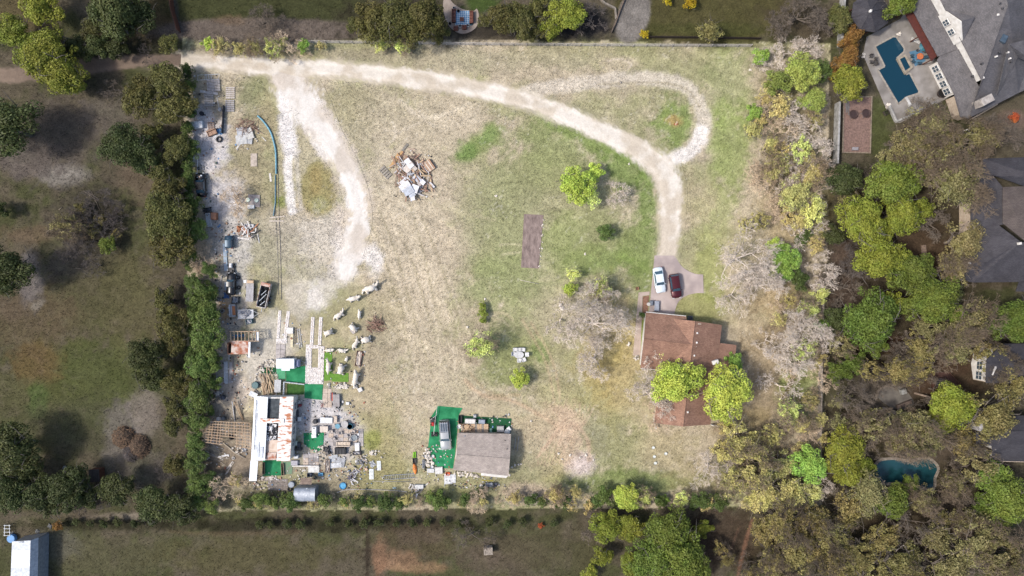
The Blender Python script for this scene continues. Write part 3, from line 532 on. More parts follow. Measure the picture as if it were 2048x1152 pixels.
for sp, lst in {
 'dlime': [(85, 18, 40), (22, 58, 36), (92, 108, 52), (122, 150, 46), (62, 104, 34), (150, 170, 24), (1690, 900, 40), (1725, 935, 24), (1215, 1052, 30), (1262, 1056, 28), (1205, 1112, 22), (1268, 1128, 28), (1180, 1146, 18), (1385, 1072, 15), (1408, 1058, 18), (1725, 440, 46), (1800, 430, 40), (1762, 520, 46), (1842, 420, 26), (1905, 812, 42), (1880, 850, 32), (1700, 168, 36), (1130, 26, 36), (1105, 50, 26), (1760, 470, 30), (1700, 955, 30), (1770, 610, 34)],
 'oak': [(230, 16, 56), (272, 30, 40), (150, 96, 26), (192, 96, 28), (232, 92, 26), (4, 252, 62), (8, 540, 54), (-8, 420, 22), (14, 900, 56), (20, 985, 42), (72, 986, 38), (136, 978, 44), (182, 990, 28), (236, 976, 38), (310, 1008, 40), (352, 1012, 34), (100, 1006, 28), (292, 718, 42), (302, 758, 30), (250, 292, 46), (290, 318, 34), (1690, 362, 36), (1672, 640, 24), (1890, 590, 36), (300, 1030, 24), (60, 945, 30), (370, 1030, 24), (1668, 470, 22)],
 'olv': [(282, 192, 38), (342, 162, 38), (346, 215, 38), (300, 276, 28), (320, 345, 28), (334, 432, 44), (340, 380, 34), (344, 492, 38), (352, 300, 28), (318, 402, 26), (330, 602, 26), (346, 645, 32), (344, 692, 28), (350, 765, 28), (350, 812, 24), (346, 852, 22), (348, 928, 22), (190, 56, 30), (748, 40, 38), (795, 36, 42), (846, 42, 44), (875, 66, 22), (712, 50, 18), (1010, 32, 34), (1044, 46, 34), (970, 42, 15), (1070, 62, 22), (1075, 20, 26), (338, 88, 20), (1680, 40, 28)],
 'mid': [(1330, 1058, 42), (1352, 1100, 46), (1300, 1120, 42), (1382, 1132, 42), (1346, 1150, 36), (1785, 368, 48), (1736, 640, 54), (1862, 600, 46), (1822, 545, 46), (1795, 8, 34), (1780, 1004, 36), (1822, 972, 20), (2012, 1000, 46), (2032, 640, 44), (1680, 745, 24), (1975, 1012, 26), (1706, 722, 24), (1912, 640, 30), (216, 490, 19), (2046, 1010, 30), (1850, 562, 26), (1990, 955, 36), (1750, 692, 24)],
 'tan': [(1740, 985, 40), (1745, 850, 36), (1832, 868, 44), (1800, 846, 30), (1958, 930, 38), (1905, 360, 54), (1870, 332, 42), (1832, 296, 44), (1782, 322, 30), (1702, 408, 28), (1926, 482, 40), (1905, 540, 34), (1960, 272, 36), (1858, 250, 40), (1896, 284, 36), (1900, 690, 42), (1936, 650, 42), (1680, 690, 26), (130, 452, 32), (1908, 966, 28), (1850, 1000, 30), (1950, 1090, 46), (2000, 1110, 50), (1900, 1130, 44), (1872, 1080, 36), (1680, 800, 20), (2030, 1150, 40), (1680, 850, 24), (1800, 884, 28), (1864, 880, 28), (1935, 1040, 30), (1850, 660, 30), (1560, 1150, 30)],
 'gold': [(1562, 1040, 40), (1622, 1050, 40), (1528, 1062, 30), (1664, 1082, 38), (1592, 1108, 38), (1542, 1122, 30), (1652, 1134, 42), (1702, 1010, 34), (1714, 1110, 42), (1762, 1080, 36), (1802, 1122, 42), (1442, 1100, 18), (1456, 1122, 16), (1420, 62, 26), (1982, 830, 50), (2000, 722, 36), (1802, 742, 34), (1836, 742, 30), (2030, 770, 36), (1930, 880, 36), (1880, 1040, 26), (1500, 1150, 22), (1690, 1045, 26), (1620, 1100, 26), (1830, 1160, 40), (1750, 1150, 40), (2010, 860, 30), (1960, 700, 26), (1740, 740, 26), (1842, 700, 30)],
 'twig': [(226, 175, 28), (290, 72, 18), (945, 1075, 38), (1182, 1048, 30), (1600, 26, 48), (1560, 44, 30), (1990, 272, 48), (1852, 236, 40), (520, 38, 28), (560, 50, 22), (1700, 800, 42), (1690, 572, 32), (1828, 1050, 48), (350, 570, 18), (345, 610, 16), (1505, 1130, 26), (1930, 640, 40), (1810, 880, 40), (1640, 62, 26), (1870, 780, 26), (1940, 990, 30), (1695, 1050, 22), (1655, 560, 22), (1950, 1130, 30)],
 'dtwig': [(190, 530, 26), (235, 442, 24), (130, 500, 26), (1180, 40, 36), (1732, 512, 44), (165, 400, 24), (1560, 1090, 30), (150, 480, 22), (1695, 475, 26)],
 'rgrn': [(1690, 118, 28), (1700, 74, 24), (1672, 150, 16), (115, 1052, 12)],
 'red': [(2030, 236, 11), (1082, 1052, 6)],
 'ylw': [(1382, 6, 14), (1290, 68, 9), (1335, 0, 10)],
 'hedge': [(380, 172, 15), (380, 226, 15), (386, 296, 17), (376, 350, 13), (384, 405, 19), (392, 460, 22), (384, 510, 15), (406, 585, 22), (410, 625, 32), (412, 680, 32), (404, 732, 28), (404, 786, 30), (394, 838, 24), (390, 884, 20), (398, 975, 22), (394, 1006, 18), (522, 1000, 18), (552, 1006, 14), (648, 1000, 15), (690, 1004, 12), (742, 1004, 13), (880, 1000, 20), (862, 996, 13), (1210, 990, 18), (1320, 1004, 14), (960, 982, 10)],
 'hedged': [(374, 140, 14), (374, 200, 12), (372, 260, 12), (372, 320, 11), (374, 372, 13), (376, 430, 16), (378, 480, 17), (384, 560, 16), (384, 610, 16), (386, 660, 18), (388, 712, 18), (386, 765, 18), (384, 815, 18), (386, 930, 20), (420, 960, 18), (495, 1008, 16), (580, 1004, 18), (720, 1008, 16), (770, 1004, 18), (800, 1008, 14), (1212, 463, 17), (1284, 630, 7), (1190, 1004, 14), (1232, 1006, 14), (1060, 1000, 14), (1086, 1004, 12), (1285, 1002, 14), (1130, 1002, 14), (930, 1000, 14), (1400, 1000, 20), (1440, 1004, 18), (420, 540, 16), (1600, 560, 20), (1610, 475, 18), (1645, 140, 20)],
 'lime': [(1152, 372, 34), (1186, 346, 20), (1140, 578, 15), (1038, 757, 19), (1354, 765, 46), (1456, 784, 49), (1553, 492, 18), (416, 86, 13), (1550, 545, 14), (1255, 992, 28)],
 'green': [(1570, 520, 28), (1466, 724, 19), (1620, 928, 34), (608, 90, 14), (1522, 112, 18), (1508, 226, 18), (1645, 655, 18), (1570, 545, 20), (1330, 1000, 10)],
 'pale': [(1180, 396, 22), (1146, 548, 16), (1202, 576, 24), (960, 690, 30), (762, 92, 16), (802, 94, 18), (1580, 822, 28), (1620, 620, 24), (1362, 1000, 18), (1600, 300, 26), (1626, 420, 30), (1610, 700, 26), (1320, 700, 22), (545, 96, 20), (1290, 994, 20), (1640, 590, 20)],
 'lgrn': [(1556, 166, 26), (1602, 144, 34), (1622, 200, 28)],
 'amb': [(1540, 292, 22), (1482, 884, 38), (1502, 932, 46), (1470, 962, 34), (1522, 984, 40), (1582, 990, 36), (1560, 930, 30), (1588, 388, 36), (1600, 850, 24), (1505, 262, 20), (1625, 985, 24), (1540, 870, 26), (1445, 900, 26), (565, 88, 14), (1560, 330, 24)],
 'scrub': [(440, 92, 20), (480, 98, 18), (510, 94, 18), (640, 92, 12), (1560, 215, 26), (1520, 442, 22), (1490, 450, 16), (1545, 345, 24), (1622, 350, 28), (1530, 200, 18), (1110, 990, 20), (1150, 984, 16), (1030, 995, 16), (470, 960, 16), (1600, 440, 22), (1640, 470, 18), (1580, 600, 18), (1560, 640, 18), (1600, 900, 20), (1450, 850, 20), (1645, 880, 14), (1330, 830, 14)],
 'conif': [(966, 612, 9), (965, 626, 10), (966, 640, 8)],
 'white': [(1480, 520, 62), (1522, 570, 44), (1470, 590, 40), (1185, 648, 62), (1122, 640, 38), (1612, 660, 46), (1582, 700, 50), (1640, 690, 32), (1562, 772, 38), (1640, 552, 32), (1580, 262, 36), (1598, 225, 32), (1632, 312, 34), (1575, 108, 34), (1422, 938, 40), (1230, 386, 26), (1300, 790, 44), (1320, 726, 38), (1640, 970, 24), (1560, 375, 30), (1190, 720, 44), (1200, 600, 40)],
 'straw': [(466, 405, 30), (456, 978, 34), (405, 525, 22), (1556, 262, 34), (1520, 350, 30), (960, 1000, 26), (1010, 1000, 18), (1180, 1004, 18), (560, 94, 30), (1602, 380, 32), (1560, 410, 30), (1310, 830, 30), (1100, 1000, 18), (600, 98, 18), (1545, 240, 22), (440, 95, 24), (405, 870, 22), (1560, 600, 24), (1590, 920, 24), (395, 930, 22)],
}.items():
    for q in lst: tree(sp, *q)
for x in [150, 180, 208, 235, 268, 520, 542, 575, 602, 660, 696, 730, 759, 793, 824, 855, 887, 920, 980, 1015, 1046, 1108]:
    tree('oak', x, 1046 + trn.uniform(-3, 3), trn.uniform(8, 11))
hr = random.Random(9)
for y in range(150, 1010, 26):
    xo = 372 + (y - 120) * .016
    if not 905 < y < 945: tree('hedged', xo + hr.uniform(0, 14) * (y > 540), y + hr.uniform(-6, 6), hr.uniform(13, 20) * (1 if y > 540 else .75))
    if y > 560 and not 850 < y < 1000: tree('hedge', xo + hr.uniform(30, 44), y + hr.uniform(-6, 6), hr.uniform(9, 24))
    if y % 52 == 20 and y > 480: tree('straw', xo + hr.uniform(10, 30), y + hr.uniform(-6, 6), hr.uniform(14, 20))
for x in range(480, 1440, 30):
    tree(hr.choice(('scrub', 'hedged', 'straw', 'scrub', 'straw', 'hedge')), x + hr.uniform(-8, 8), 1006 + hr.uniform(-8, 6), hr.uniform(8, 16))
for x, y, r_ in ((1530, 120, 26), (1610, 105, 30), (1540, 225, 30), (1575, 310, 34), (1620, 260, 32), (1600, 330, 34), (1545, 380, 30), (1640, 380, 28), (1625, 450, 30), (1590, 470, 26), (1640, 500, 24), (1600, 730, 36), (1645, 760, 26), (1600, 620, 30), (1540, 680, 30), (1610, 860, 26), (1450, 930, 28)): tree(hr.choice(('white', 'straw', 'white')), x, y, r_)
for x, y, r_ in ((1540, 180, 20), (1520, 240, 18), (1560, 300, 22), (1630, 240, 20), (1615, 310, 22), (1575, 430, 20), (1630, 490, 20), (1640, 720, 18), (1620, 800, 20), (1640, 840, 16)): tree('scrub', x, y, r_)
for x, y, r_ in ((170, 430, 34), (200, 400, 28), (215, 460, 30), (150, 440, 26), (180, 480, 30), (225, 420, 24), (290, 110, 20), (330, 940, 20), (160, 1000, 24), (210, 1000, 22), (330, 600, 22)): tree('dtwig', x, y, r_)
for x, y, r_ in ((160, 415, 16), (205, 440, 16), (185, 460, 18), (230, 470, 14)): tree('gold', x, y, r_, .7)
for x, y, r_ in ((1700, 640, 26), (1760, 760, 30), (1820, 700, 34), (1880, 720, 30), (1850, 830, 34), (1750, 900, 34), (1900, 900, 34), (1680, 1000, 30), (1620, 1075, 34), (1700, 1140, 36), (1860, 1130, 36), (1980, 1060, 36), (1780, 450, 28), (1870, 450, 34), (1740, 350, 26), (1680, 620, 24), (1800, 300, 30), (1930, 560, 26)): tree('twig', x, y, r_)
# tufts of grass, as a mass
def tufts(name, n, seed, keep, size, mul, label):
    r = np.random.RandomState(seed); x = r.uniform(-10, 2058, n * 3); y = r.uniform(-10, 1162, n * 3)
    k = keep(x, y)
    for q in ROADS:
        D, T = pdist([p[:2] for p in q], x, y); k &= D > 20
    x = x[k][:n]; y = y[k][:n]; n = len(x); colr = gcol(x, y) * mul * (.6 + .8 * r.rand(n, 1)); X = (x - 1024) * S; Y = (576 - y) * S
    m = 3; a = r.rand(n, m) * 6.283; h = size * (.5 + r.rand(n, m)); lean = .2 + .9 * r.rand(n, m); w = size * .16
    bx = X[:, None] + r.normal(size=(n, m)) * size * .3; by = Y[:, None] + r.normal(size=(n, m)) * size * .3
    p0 = np.stack([bx - np.sin(a) * w, by + np.cos(a) * w, np.full((n, m), -.08)], -1); p1 = np.stack([bx + np.sin(a) * w, by - np.cos(a) * w, np.full((n, m), -.08)], -1)
    p2 = np.stack([bx + np.cos(a) * h * lean, by + np.sin(a) * h * lean, h * .7], -1)
    V = np.stack([p0, p1, p2], 2).reshape(-1, 3); nt = n * m
    me = bpy.data.meshes.new(name); me.vertices.add(3 * nt); me.vertices.foreach_set('co', V.astype(np.float32).ravel())
    me.loops.add(3 * nt); me.loops.foreach_set('vertex_index', np.arange(3 * nt, dtype=np.int32)); me.polygons.add(nt); me.polygons.foreach_set('loop_start', np.arange(0, 3 * nt, 3, dtype=np.int32))
    me.update(calc_edges=True); me.validate()
    C = np.repeat(colr, 3 * m, 0); at = me.attributes.new('Col', 'FLOAT_COLOR', 'POINT')
    at.data.foreach_set('color', np.concatenate([np.clip(C, 0, .8), np.ones((len(C), 1))], -1).astype(np.float32).ravel())
    me.materials.append(attr_mat(name + '_blades', lo=.9, hi=1.1, bump=0)); o = bpy.data.objects.new(name, me); COL.objects.link(o)
    o['kind'] = 'stuff'; o['label'] = label; o['category'] = 'grass'
YARD = [(430, 150), (470, 150), (470, 560), (560, 600), (740, 690), (740, 960), (1030, 815), (1030, 960), (430, 1000), (400, 400)]
tufts('dry_grass', 60000, 3, lambda x, y: inside(LOT, x, y) & ~((x > 1280) & (x < 1475) & (y > 510) & (y < 850)) & ~((x > 400) & (x < 735) & (y > 560) & (y < 960)) & ~((x > 855) & (x < 1028) & (y > 812) & (y < 955)) & ~((x > 1040) & (x < 1090) & (y > 425) & (y < 540)), .24, 1.08, 'dry tan and green grass covering the open lot')
tufts('darkened_outer_grass', 36000, 4, lambda x, y: ~inside(LOT, x, y) & ~((x > 1720) & (y < 250)) & ~((x > 1900) & (y < 600)) & ~((x > 860) & (x < 990) & (y < 75)) & ~((x > 1730) & (x < 1890) & (y > 740) & (y < 990)), .24, 1.15, 'grass and leaf litter on the neighbouring land, painted darker overall')  # blades take over the darkening painted into the outer ground
# ------------------------------------------------------------------ buildings
W_WHITE = mat('white_siding', c(236, 232, 226), c(214, 208, 200), 1.5, .7)
W_CREAM = mat('cream_brick', c(206, 190, 170), c(186, 166, 146), 3, .85, bump=.2)
W_GREY = mat('grey_stucco', c(150, 146, 140), c(132, 126, 120), 2, .85)
GLASS = mat('window_glass', (.03, .045, .06), (.05, .07, .09), 1, .08, spec=.6)
DARK = mat('dark_plastic', (.02, .02, .022), (.035, .035, .038), 4, .5)
BLACK = mat('black_rubber', (.012, .012, .013), (.022, .022, .022), 6, .75)
STEEL = mat('galvanised_steel', c(178, 184, 192), c(150, 156, 166), 2.5, .45, .35)
WOODW = mat('weathered_wood', c(176, 166, 156), c(132, 122, 112), 4, .9, stretch=(1, 6, 1))
WOODT = mat('tan_timber', c(224, 198, 168), c(186, 154, 122), 4, .85, stretch=(1, 5, 1))
WOODB = mat('brown_stained_wood', c(112, 70, 52), c(84, 50, 38), 4, .8, stretch=(1, 5, 1))
CONC = mat('grey_concrete', c(178, 168, 162), c(150, 140, 136), .8, .9, bump=.15, detail=8)
CONCD = mat('pool_deck_stone', c(156, 150, 144), c(122, 116, 110), .5, .85, bump=.1, detail=8)
RUST = mat('rusted_sheet', c(168, 106, 78), c(214, 196, 184), 1.3, .8, .1, detail=8, thresh=(.4, .62))
RUSTW = mat('white_sheet_with_rust', c(240, 234, 228), c(184, 120, 84), .9, .6, .1, detail=9, thresh=(.5, .62), stretch=(1, 2.2, 1))
WMETAL = mat('white_painted_metal', c(236, 240, 244), c(214, 220, 226), 1.4, .5, .05, detail=7)
CARPET = mat('green_carpet', c(56, 146, 98), c(30, 114, 72), .7, 1, bump=.3, detail=9)
CARPETD = mat('dark_green_carpet', c(36, 92, 56), c(28, 74, 46), 1.4, 1, bump=.2, detail=8)
ROCK = mat('pale_limestone', c(242, 234, 222), c(208, 196, 180), 2.2, .95, bump=.5, detail=8)
ROCKG = mat('grey_fieldstone', c(176, 168, 158), c(136, 128, 118), 2.2, .95, bump=.5, detail=8)
WATER = None
def water_mat():
    m = bpy.data.materials.new('pool_water'); m.use_nodes = True; n = m.node_tree.nodes; l = m.node_tree.links; p = n['Principled BSDF']
    p.inputs['Base Color'].default_value = (*c(22, 58, 76), 1); p.inputs['Roughness'].default_value = .06; p.inputs['IOR'].default_value = 1.33
    nz = n.new('ShaderNodeTexNoise'); nz.inputs['Scale'].default_value = 2.5; b = n.new('ShaderNodeBump'); b.inputs['Strength'].default_value = .06
    l.new(nz.outputs['Fac'], b.inputs['Height']); l.new(b.outputs['Normal'], p.inputs['Normal'])
    n2 = n.new('ShaderNodeTexNoise'); n2.inputs['Scale'].default_value = .25; cr = n.new('ShaderNodeValToRGB')
    cr.color_ramp.elements[0].color = (*c(20, 52, 68), 1); cr.color_ramp.elements[1].color = (*c(26, 66, 84), 1)
    l.new(n2.outputs['Fac'], cr.inputs['Fac']); l.new(cr.outputs['Color'], p.inputs['Base Color']); return m
WATER = water_mat()
def wpx(pts): return [P(*p) for p in pts]
def wall_between(root, a, b, z0, z1, material, t=.2, name='wall', top=None):
    """a wall from ground point a to b (world x, y); top gives the height at the middle for a gable"""
    a = Vector(a[:2]); b = Vector(b[:2]); d = (b - a); n = Vector((-d.y, d.x)).normalized() * t / 2; m = MB()
    prof = [(0, z0), (1, z0), (1, z1)] + ([(.5, top)] if top else []) + [(0, z1)]; k = len(prof)
    V = [((a + d * u + n).x, (a + d * u + n).y, z) for u, z in prof] + [((a + d * u - n).x, (a + d * u - n).y, z) for u, z in prof]
    m.add(V, [tuple(range(k)), tuple(range(k, 2 * k))[::-1]] + [((i + 1) % k, i, i + k, (i + 1) % k + k) for i in range(k)])
    return m.build(name, material, root, True)
def window(root, a, b, u, z0, w, h, off=.12, frame=W_WHITE):
    """a framed window on the wall line a-b at fraction u"""
    a = Vector(a[:2]); b = Vector(b[:2]); d = (b - a).normalized(); n = Vector((d.y, -d.x)); q = a + (b - a) * u
    def quad(m, s0, s1, z0, z1, o0, o1):
        V = [(*(q + d * s + n * o), z) for o in (o0, o1) for s, z in ((s0, z0), (s1, z0), (s1, z1), (s0, z1))]
        m.add(V, [(0, 1, 2, 3), (7, 6, 5, 4), (0, 4, 5, 1), (1, 5, 6, 2), (2, 6, 7, 3), (3, 7, 4, 0)])
    f = MB(); e = .09
    for s0, s1, y0, y1 in ((-w / 2 - e, -w / 2, -e, h + e), (w / 2, w / 2 + e, -e, h + e), (-w / 2, w / 2, -e, 0), (-w / 2, w / 2, h, h + e), (-.03, .03, 0, h), (-w / 2, -.03, h / 2 - .03, h / 2 + .03), (.03, w / 2, h / 2 - .03, h / 2 + .03)):
        quad(f, s0, s1, z0 + y0, z0 + y1, off - .1, off + .06)
    fo = f.build('window', frame, root, True)
    g = MB(); quad(g, -w / 2, w / 2, z0, z0 + h, off - .1, off + .03); g.build('pane', GLASS, root, True)
def hull_walls(root, pts, z0, z1, material):
    n = len(pts)
    for i in range(n): wall_between(root, pts[i], pts[(i + 1) % n], z0, z1, material)
def plate(root, name, pts, material, t=.14): return MB().slab(wpx(pts), t).build(name, material, root, True)
def ridge(root, a, b, material, r=.09):
    return MB().tube([P(*a) + Vector((0, 0, .03)), P(*b) + Vector((0, 0, .03))], r, 6).build('ridge_cap', material, root, True)
def vent(root, px, py, z, s=.28, material=None):
    p = P(px, py, z); m = MB().box(p.x, p.y, z - .3, s, s, .3 + s * .8, .2, .04); m.build('roof_vent', material or W_WHITE, root, True)
def gutter(root, a, b, material): return MB().tube([P(*a), P(*b)], .07, 6).build('gutter', material, root, True)

# --- brown roofed house
SH_BR = shingle_mat('brown_shingles', c(166, 130, 110), c(142, 109, 93), R(6))
SH_BR2 = SH_BR
bh = thing('house', 'sprawling brown shingle roofed house behind the two parked cars', 'house', 1378, 740, fixed=True)
E, T = 2.7, 4.7
plate(bh, 'roof', [(1390, 642, T), (1339, 637, E), (1308, 846, E), (1366, 853, T)], SH_BR)
plate(bh, 'roof', [(1390, 642, T), (1366, 853, T), (1421, 849, E), (1444, 650, E)], SH_BR)
plate(bh, 'roof', [(1288, 678, T - .04), (1384, 689, T - .04), (1372, 633, E + .01), (1292, 625, E + .01)], SH_BR)
plate(bh, 'roof', [(1288, 678, T - .04), (1281, 736, E + .01), (1366, 745, E + .01), (1384, 689, T - .04)], SH_BR)
plate(bh, 'porch_roof', [(1440, 686, E + .02), (1434, 735, E - .02), (1468, 737, E - .6), (1473, 690, E - .6)], SH_BR)
for a, b in (((1390, 642, T), (1366, 853, T)), ((1288, 678, T - .04), (1384, 689, T - .04))): ridge(bh, a, b, SH_BR)
g = [P(1344, 641, E), P(1438, 652, E), P(1416, 845, E), P(1313, 841, E)]
wall_between(bh, g[0], g[1], 0, E - .15, W_CREAM, top=T - .2); wall_between(bh, g[1], g[2], 0, E - .15, W_CREAM); wall_between(bh, g[2], g[3], 0, E - .15, W_CREAM, top=T - .2); wall_between(bh, g[3], g[0], 0, E - .15, W_CREAM)
w = [P(1296, 628, E), P(1293, 678, E), P(1286, 732, E), P(1340, 738, E), P(1350, 636, E)]
wall_between(bh, w[0], w[2], 0, E - .15, W_WHITE, top=T - .3); wall_between(bh, w[2], w[3], 0, E - .15, W_CREAM); wall_between(bh, w[4], w[0], 0, E - .15, W_CREAM)
for u in (.3, .7): window(bh, w[2], w[0], u, 1, 1.4, 1.2)
MB().box(*P(1325, 631)[:2], .05, 4.8, .1, 2.15, R(-4)).build('garage_door', W_WHITE, bh, True)
for q in ((1394, 666, 4.4), (1393, 685, 4.3), (1392, 693, 4.3), (1388, 711, 4.3), (1375, 824, 4.4)): vent(bh, *q, s=.3 if q[1] != 693 else .14)
q = P(1430, 724, 3.2); MB().box(q.x, q.y, 2.4, 1.1, .7, 1.3, .3, .06).build('chimney', W_WHITE, bh, True)
gutter(bh, (1292, 624, E - .05), (1372, 632, E - .05), W_WHITE); gutter(bh, (1281, 737, E - .05), (1340, 742, E - .05), W_WHITE)
for a, b in (((1307, 836), (1310, 856)), ((1420, 848), (1450, 852))):
    wall_between(bh, P(*a), P(*b), 0, 1.1, W_WHITE, .12, 'garden_wall')
# --- its driveway and path
def sheet(name, pts, material, z=.05, px=None, kind='structure', desc=None, cat=None, t=.2, fixed=True):
    """a flat paved or carpeted area with a real edge; pts in pixels"""
    m = MB().prism([tuple(P(*p)[:2]) for p in pts], z - t, z); o = m.build(name, material)
    cx = sum(p[0] for p in pts) / len(pts); cy = sum(p[1] for p in pts) / len(pts)
    if kind: o['kind'] = kind
    else: reg(o, desc, cat, cx, cy, None, fixed)
    return o
def arc(*pts): return [tuple(p) for p in smooth(pts, 5)]
sheet('driveway', [(1309, 511), (1347, 511)] + arc((1352, 516), (1366, 535), (1388, 547), (1406, 549)) + [(1407, 586)] + arc((1395, 586), (1376, 590), (1357, 603), (1348, 628)) + [(1298, 624)], mat('driveway_concrete', c(196, 180, 172), c(160, 146, 142), .35, .9, detail=9, bump=.1), .07)
sheet('path', [(1299, 583), (1277, 585), (1266, 711), (1281, 711), (1285, 592), (1299, 590)], mat('path_concrete', c(196, 178, 164), c(172, 154, 142), .6, .9), .06)
# --- tan roofed cabin
SH_TAN = shingle_mat('tan_shingles', c(186, 174, 164), c(164, 152, 144), R(-3))
cb = thing('cabin', 'small cabin with tan shingle roof beside the green carpet', 'house', 965, 895, fixed=True)
plate(cb, 'roof', [(915, 866, 2.5), (1022, 868, 2.5), (1020, 917, 3.5), (913, 909, 3.5)], SH_TAN)
plate(cb, 'roof', [(913, 909, 3.5), (1020, 917, 3.5), (1017, 952, 2.6), (906, 940, 2.6)], SH_TAN)
ridge(cb, (913, 909, 3.5), (1020, 917, 3.5), SH_TAN, .07)
k = [P(918, 870, 2.5), P(1017, 872, 2.5), P(1013, 946, 2.5), P(910, 936, 2.5)]
wall_between(cb, k[0], k[1], 0, 2.35, W_CREAM); wall_between(cb, k[1], k[2], 0, 2.35, W_CREAM, top=3.3); wall_between(cb, k[2], k[3], 0, 2.35, W_WHITE); wall_between(cb, k[3], k[0], 0, 2.35, W_WHITE, top=3.3)
MB().slab(wpx([(962, 946, 2.3), (1016, 952, 2.3), (1012, 956, 1.9), (962, 951, 1.9)]), .06).build('eave_board', W_WHITE, cb, True)
for q in ((1010, 881, 2.85), (1014, 898, 3.2)): vent(cb, *q, s=.16, material=DARK)
vent(cb, 929, 872, 2.65, .2, STEEL)
# --- open-roofed trailer home with white and rusted sheet roof
th = thing('trailer_home', 'long trailer home with white and rusted sheet roof, torn open', 'trailer home', 546, 860, fixed=True)
zr, ze = 3.3, 2.9
def L2(a, b, t): return tuple(x + (y - x) * t for x, y in zip(a, b))
def panels(root, a, b, d, e, n, mats, name='roof_panel', lift=.0, t=.04):
    """split the quad a-b-d-e (a-b one end, e-d the other) into n sheets that overlap a little"""
    rn = random.Random(int(a[0] + a[1]))
    for i in range(n):
        u0, u1 = i / n, min(1, (i + 1.06) / n); dz = lift + (i % 2) * .035
        q = [L2(a, e, u0), L2(b, d, u0), L2(b, d, u1), L2(a, e, u1)]; q = [(x, y, z + dz) for x, y, z in q]
        plate(root, name, q, mats[rn.randrange(len(mats))], t)
panels(th, (509, 793, ze), (522, 793, zr - .05), (516, 921, zr - .05), (502, 921, ze), 8, [WMETAL, WMETAL, STEEL])
panels(th, (522, 793, zr), (536, 794, zr - .05), (530, 921, zr - .05), (516, 921, zr), 8, [WMETAL])
panels(th, (560, 794, zr), (587, 793, ze + .2), (580, 922, ze + .2), (553, 922, zr), 10, [RUSTW])
plate(th, 'ridge_sheet', [(520, 837, zr + .13), (568, 838, zr + .13), (567, 846, zr + .13), (520, 846, zr + .13)], RUSTW, .04)
panels(th, (534, 797, 2.75), (561, 797, 2.75), (560, 838, 2.75), (533, 838, 2.75), 4, [mat('dark_roof_felt', c(86, 92, 96), c(60, 66, 70), 2, .9)], 'roof_felt')
panels(th, (531, 880, 2.7), (556, 880, 2.7), (554, 906, 2.7), (530, 906, 2.7), 3, [mat('tan_ply', c(226, 206, 190), c(204, 180, 160), 2, .8)], 'ceiling_board')
panels(th, (533, 905, 2.85), (553, 905, 2.85), (552, 920, 2.85), (532, 920, 2.85), 3, [RUST])
for x0 in (511, 514.5): plate(th, 'trim_strip', [(x0, 800, ze + .28), (x0 + 1.4, 800, ze + .28), (x0 - 2.4, 900, ze + .28), (x0 - 3.8, 900, ze + .28)], STEEL, .05)
for q in ((514, 884, 519, 914), (521, 894, 526, 916)): plate(th, 'skylight', [(q[0], q[1], zr + .1), (q[2], q[1], zr + .1), (q[2] - 1, q[3], zr + .1), (q[0] - 1, q[3], zr + .1)], STEEL, .06)
def crumple(cx, cy, sx, sy, z, amp, seed, n=12, rz=0):
    rn = np.random.RandomState(seed); g = rn.rand(40, 40); ca, sa = math.cos(rz), math.sin(rz)
    def f(u, v):
        x = (u - .5) * sx * (1 + .12 * math.sin(v * 9 + seed)); y = (v - .5) * sy * (1 + .12 * math.sin(u * 8 + seed))
        e = min(u, 1 - u, v, 1 - v); h = amp * (g[int(v * n), int(u * n)] * .8 + .35 * math.sin(u * 11 + v * 5 + seed)) * (1 if e > .02 else .1)
        return (cx + x * ca - y * sa, cy + x * sa + y * ca, z + max(0, h))
    return MB().grid(f, n, n)
q = P(542, 864, 2.8); crumple(q.x, q.y, 2.6, 3.0, 2.65, .35, 5, 14).build('torn_tarp', mat('black_white_tarp', (.03, .03, .033), c(232, 230, 230), 1.6, .7, thresh=(.48, .54), detail=6), th, True)
k = [P(511, 796, ze), P(585, 796, ze), P(578, 919, ze), P(504, 919, ze)]
hull_walls(th, k, 0, ze - .1, W_WHITE)
for u, h in ((.25, 1.0), (.45, 1.0), (.62, 1.1), (.85, .9)): window(th, k[2], k[1], u, 1.0, 1.3, h)
MB().prism([tuple(v[:2]) for v in k], .3, .5).build('floor_deck', WOODW, th, True)
panels(th, (501, 921, 2.5), (516, 922, 2.5), (513, 962, 2.2), (498, 962, 2.2), 3, [WMETAL], 'awning_panel')
for q in ((499, 960), (512, 960), (500, 925)):
    p = P(*q, 2.2); MB().box(p.x, p.y, 0, .1, .1, 2.15).build('post', WOODW, th, True)
# --- timber lattice frame left of it
lf = thing('timber_lattice', 'open lattice of bare roof timbers left of the rusty trailer home', 'timber frame', 455, 866, fixed=True)
A, B, C_, D = (416, 842, 2.3), (500, 846, 2.4), (503, 897, 2.2), (410, 884, 2.1)
for i in range(17):
    u = i / 16; a = P(*L2(A, B, u)); b = P(*L2(D, C_, u)); b = a + (b - a) * (1 if not 6 <= i <= 10 else .62)
    d = (b - a).normalized(); MB().tube([a, b], .07, 4).build('rafter', WOODT if i % 3 else WOODW, lf, True)
for i in range(9):
    v = i / 8; a = P(*L2(A, D, v)); b = P(*L2(B, C_, v)); b2 = a + (b - a) * (1 if v < .65 else .38)
    a.z += .1; b2.z += .1; MB().tube([a, b2], .06, 4).build('batten', WOODT, lf, True)
    if v >= .65: MB().tube([a + (b + Vector((0, 0, .1)) - a) * .66, b + Vector((0, 0, .1))], .06, 4).build('batten', WOODT, lf, True)
for q in (A, B, C_, D, L2(A, B, .5), L2(A, D, .5), L2(D, C_, .3)):
    p = P(*q); MB().box(p.x, p.y, -.1, .12, .12, p.z + .08).build('post', WOODW, lf, True)
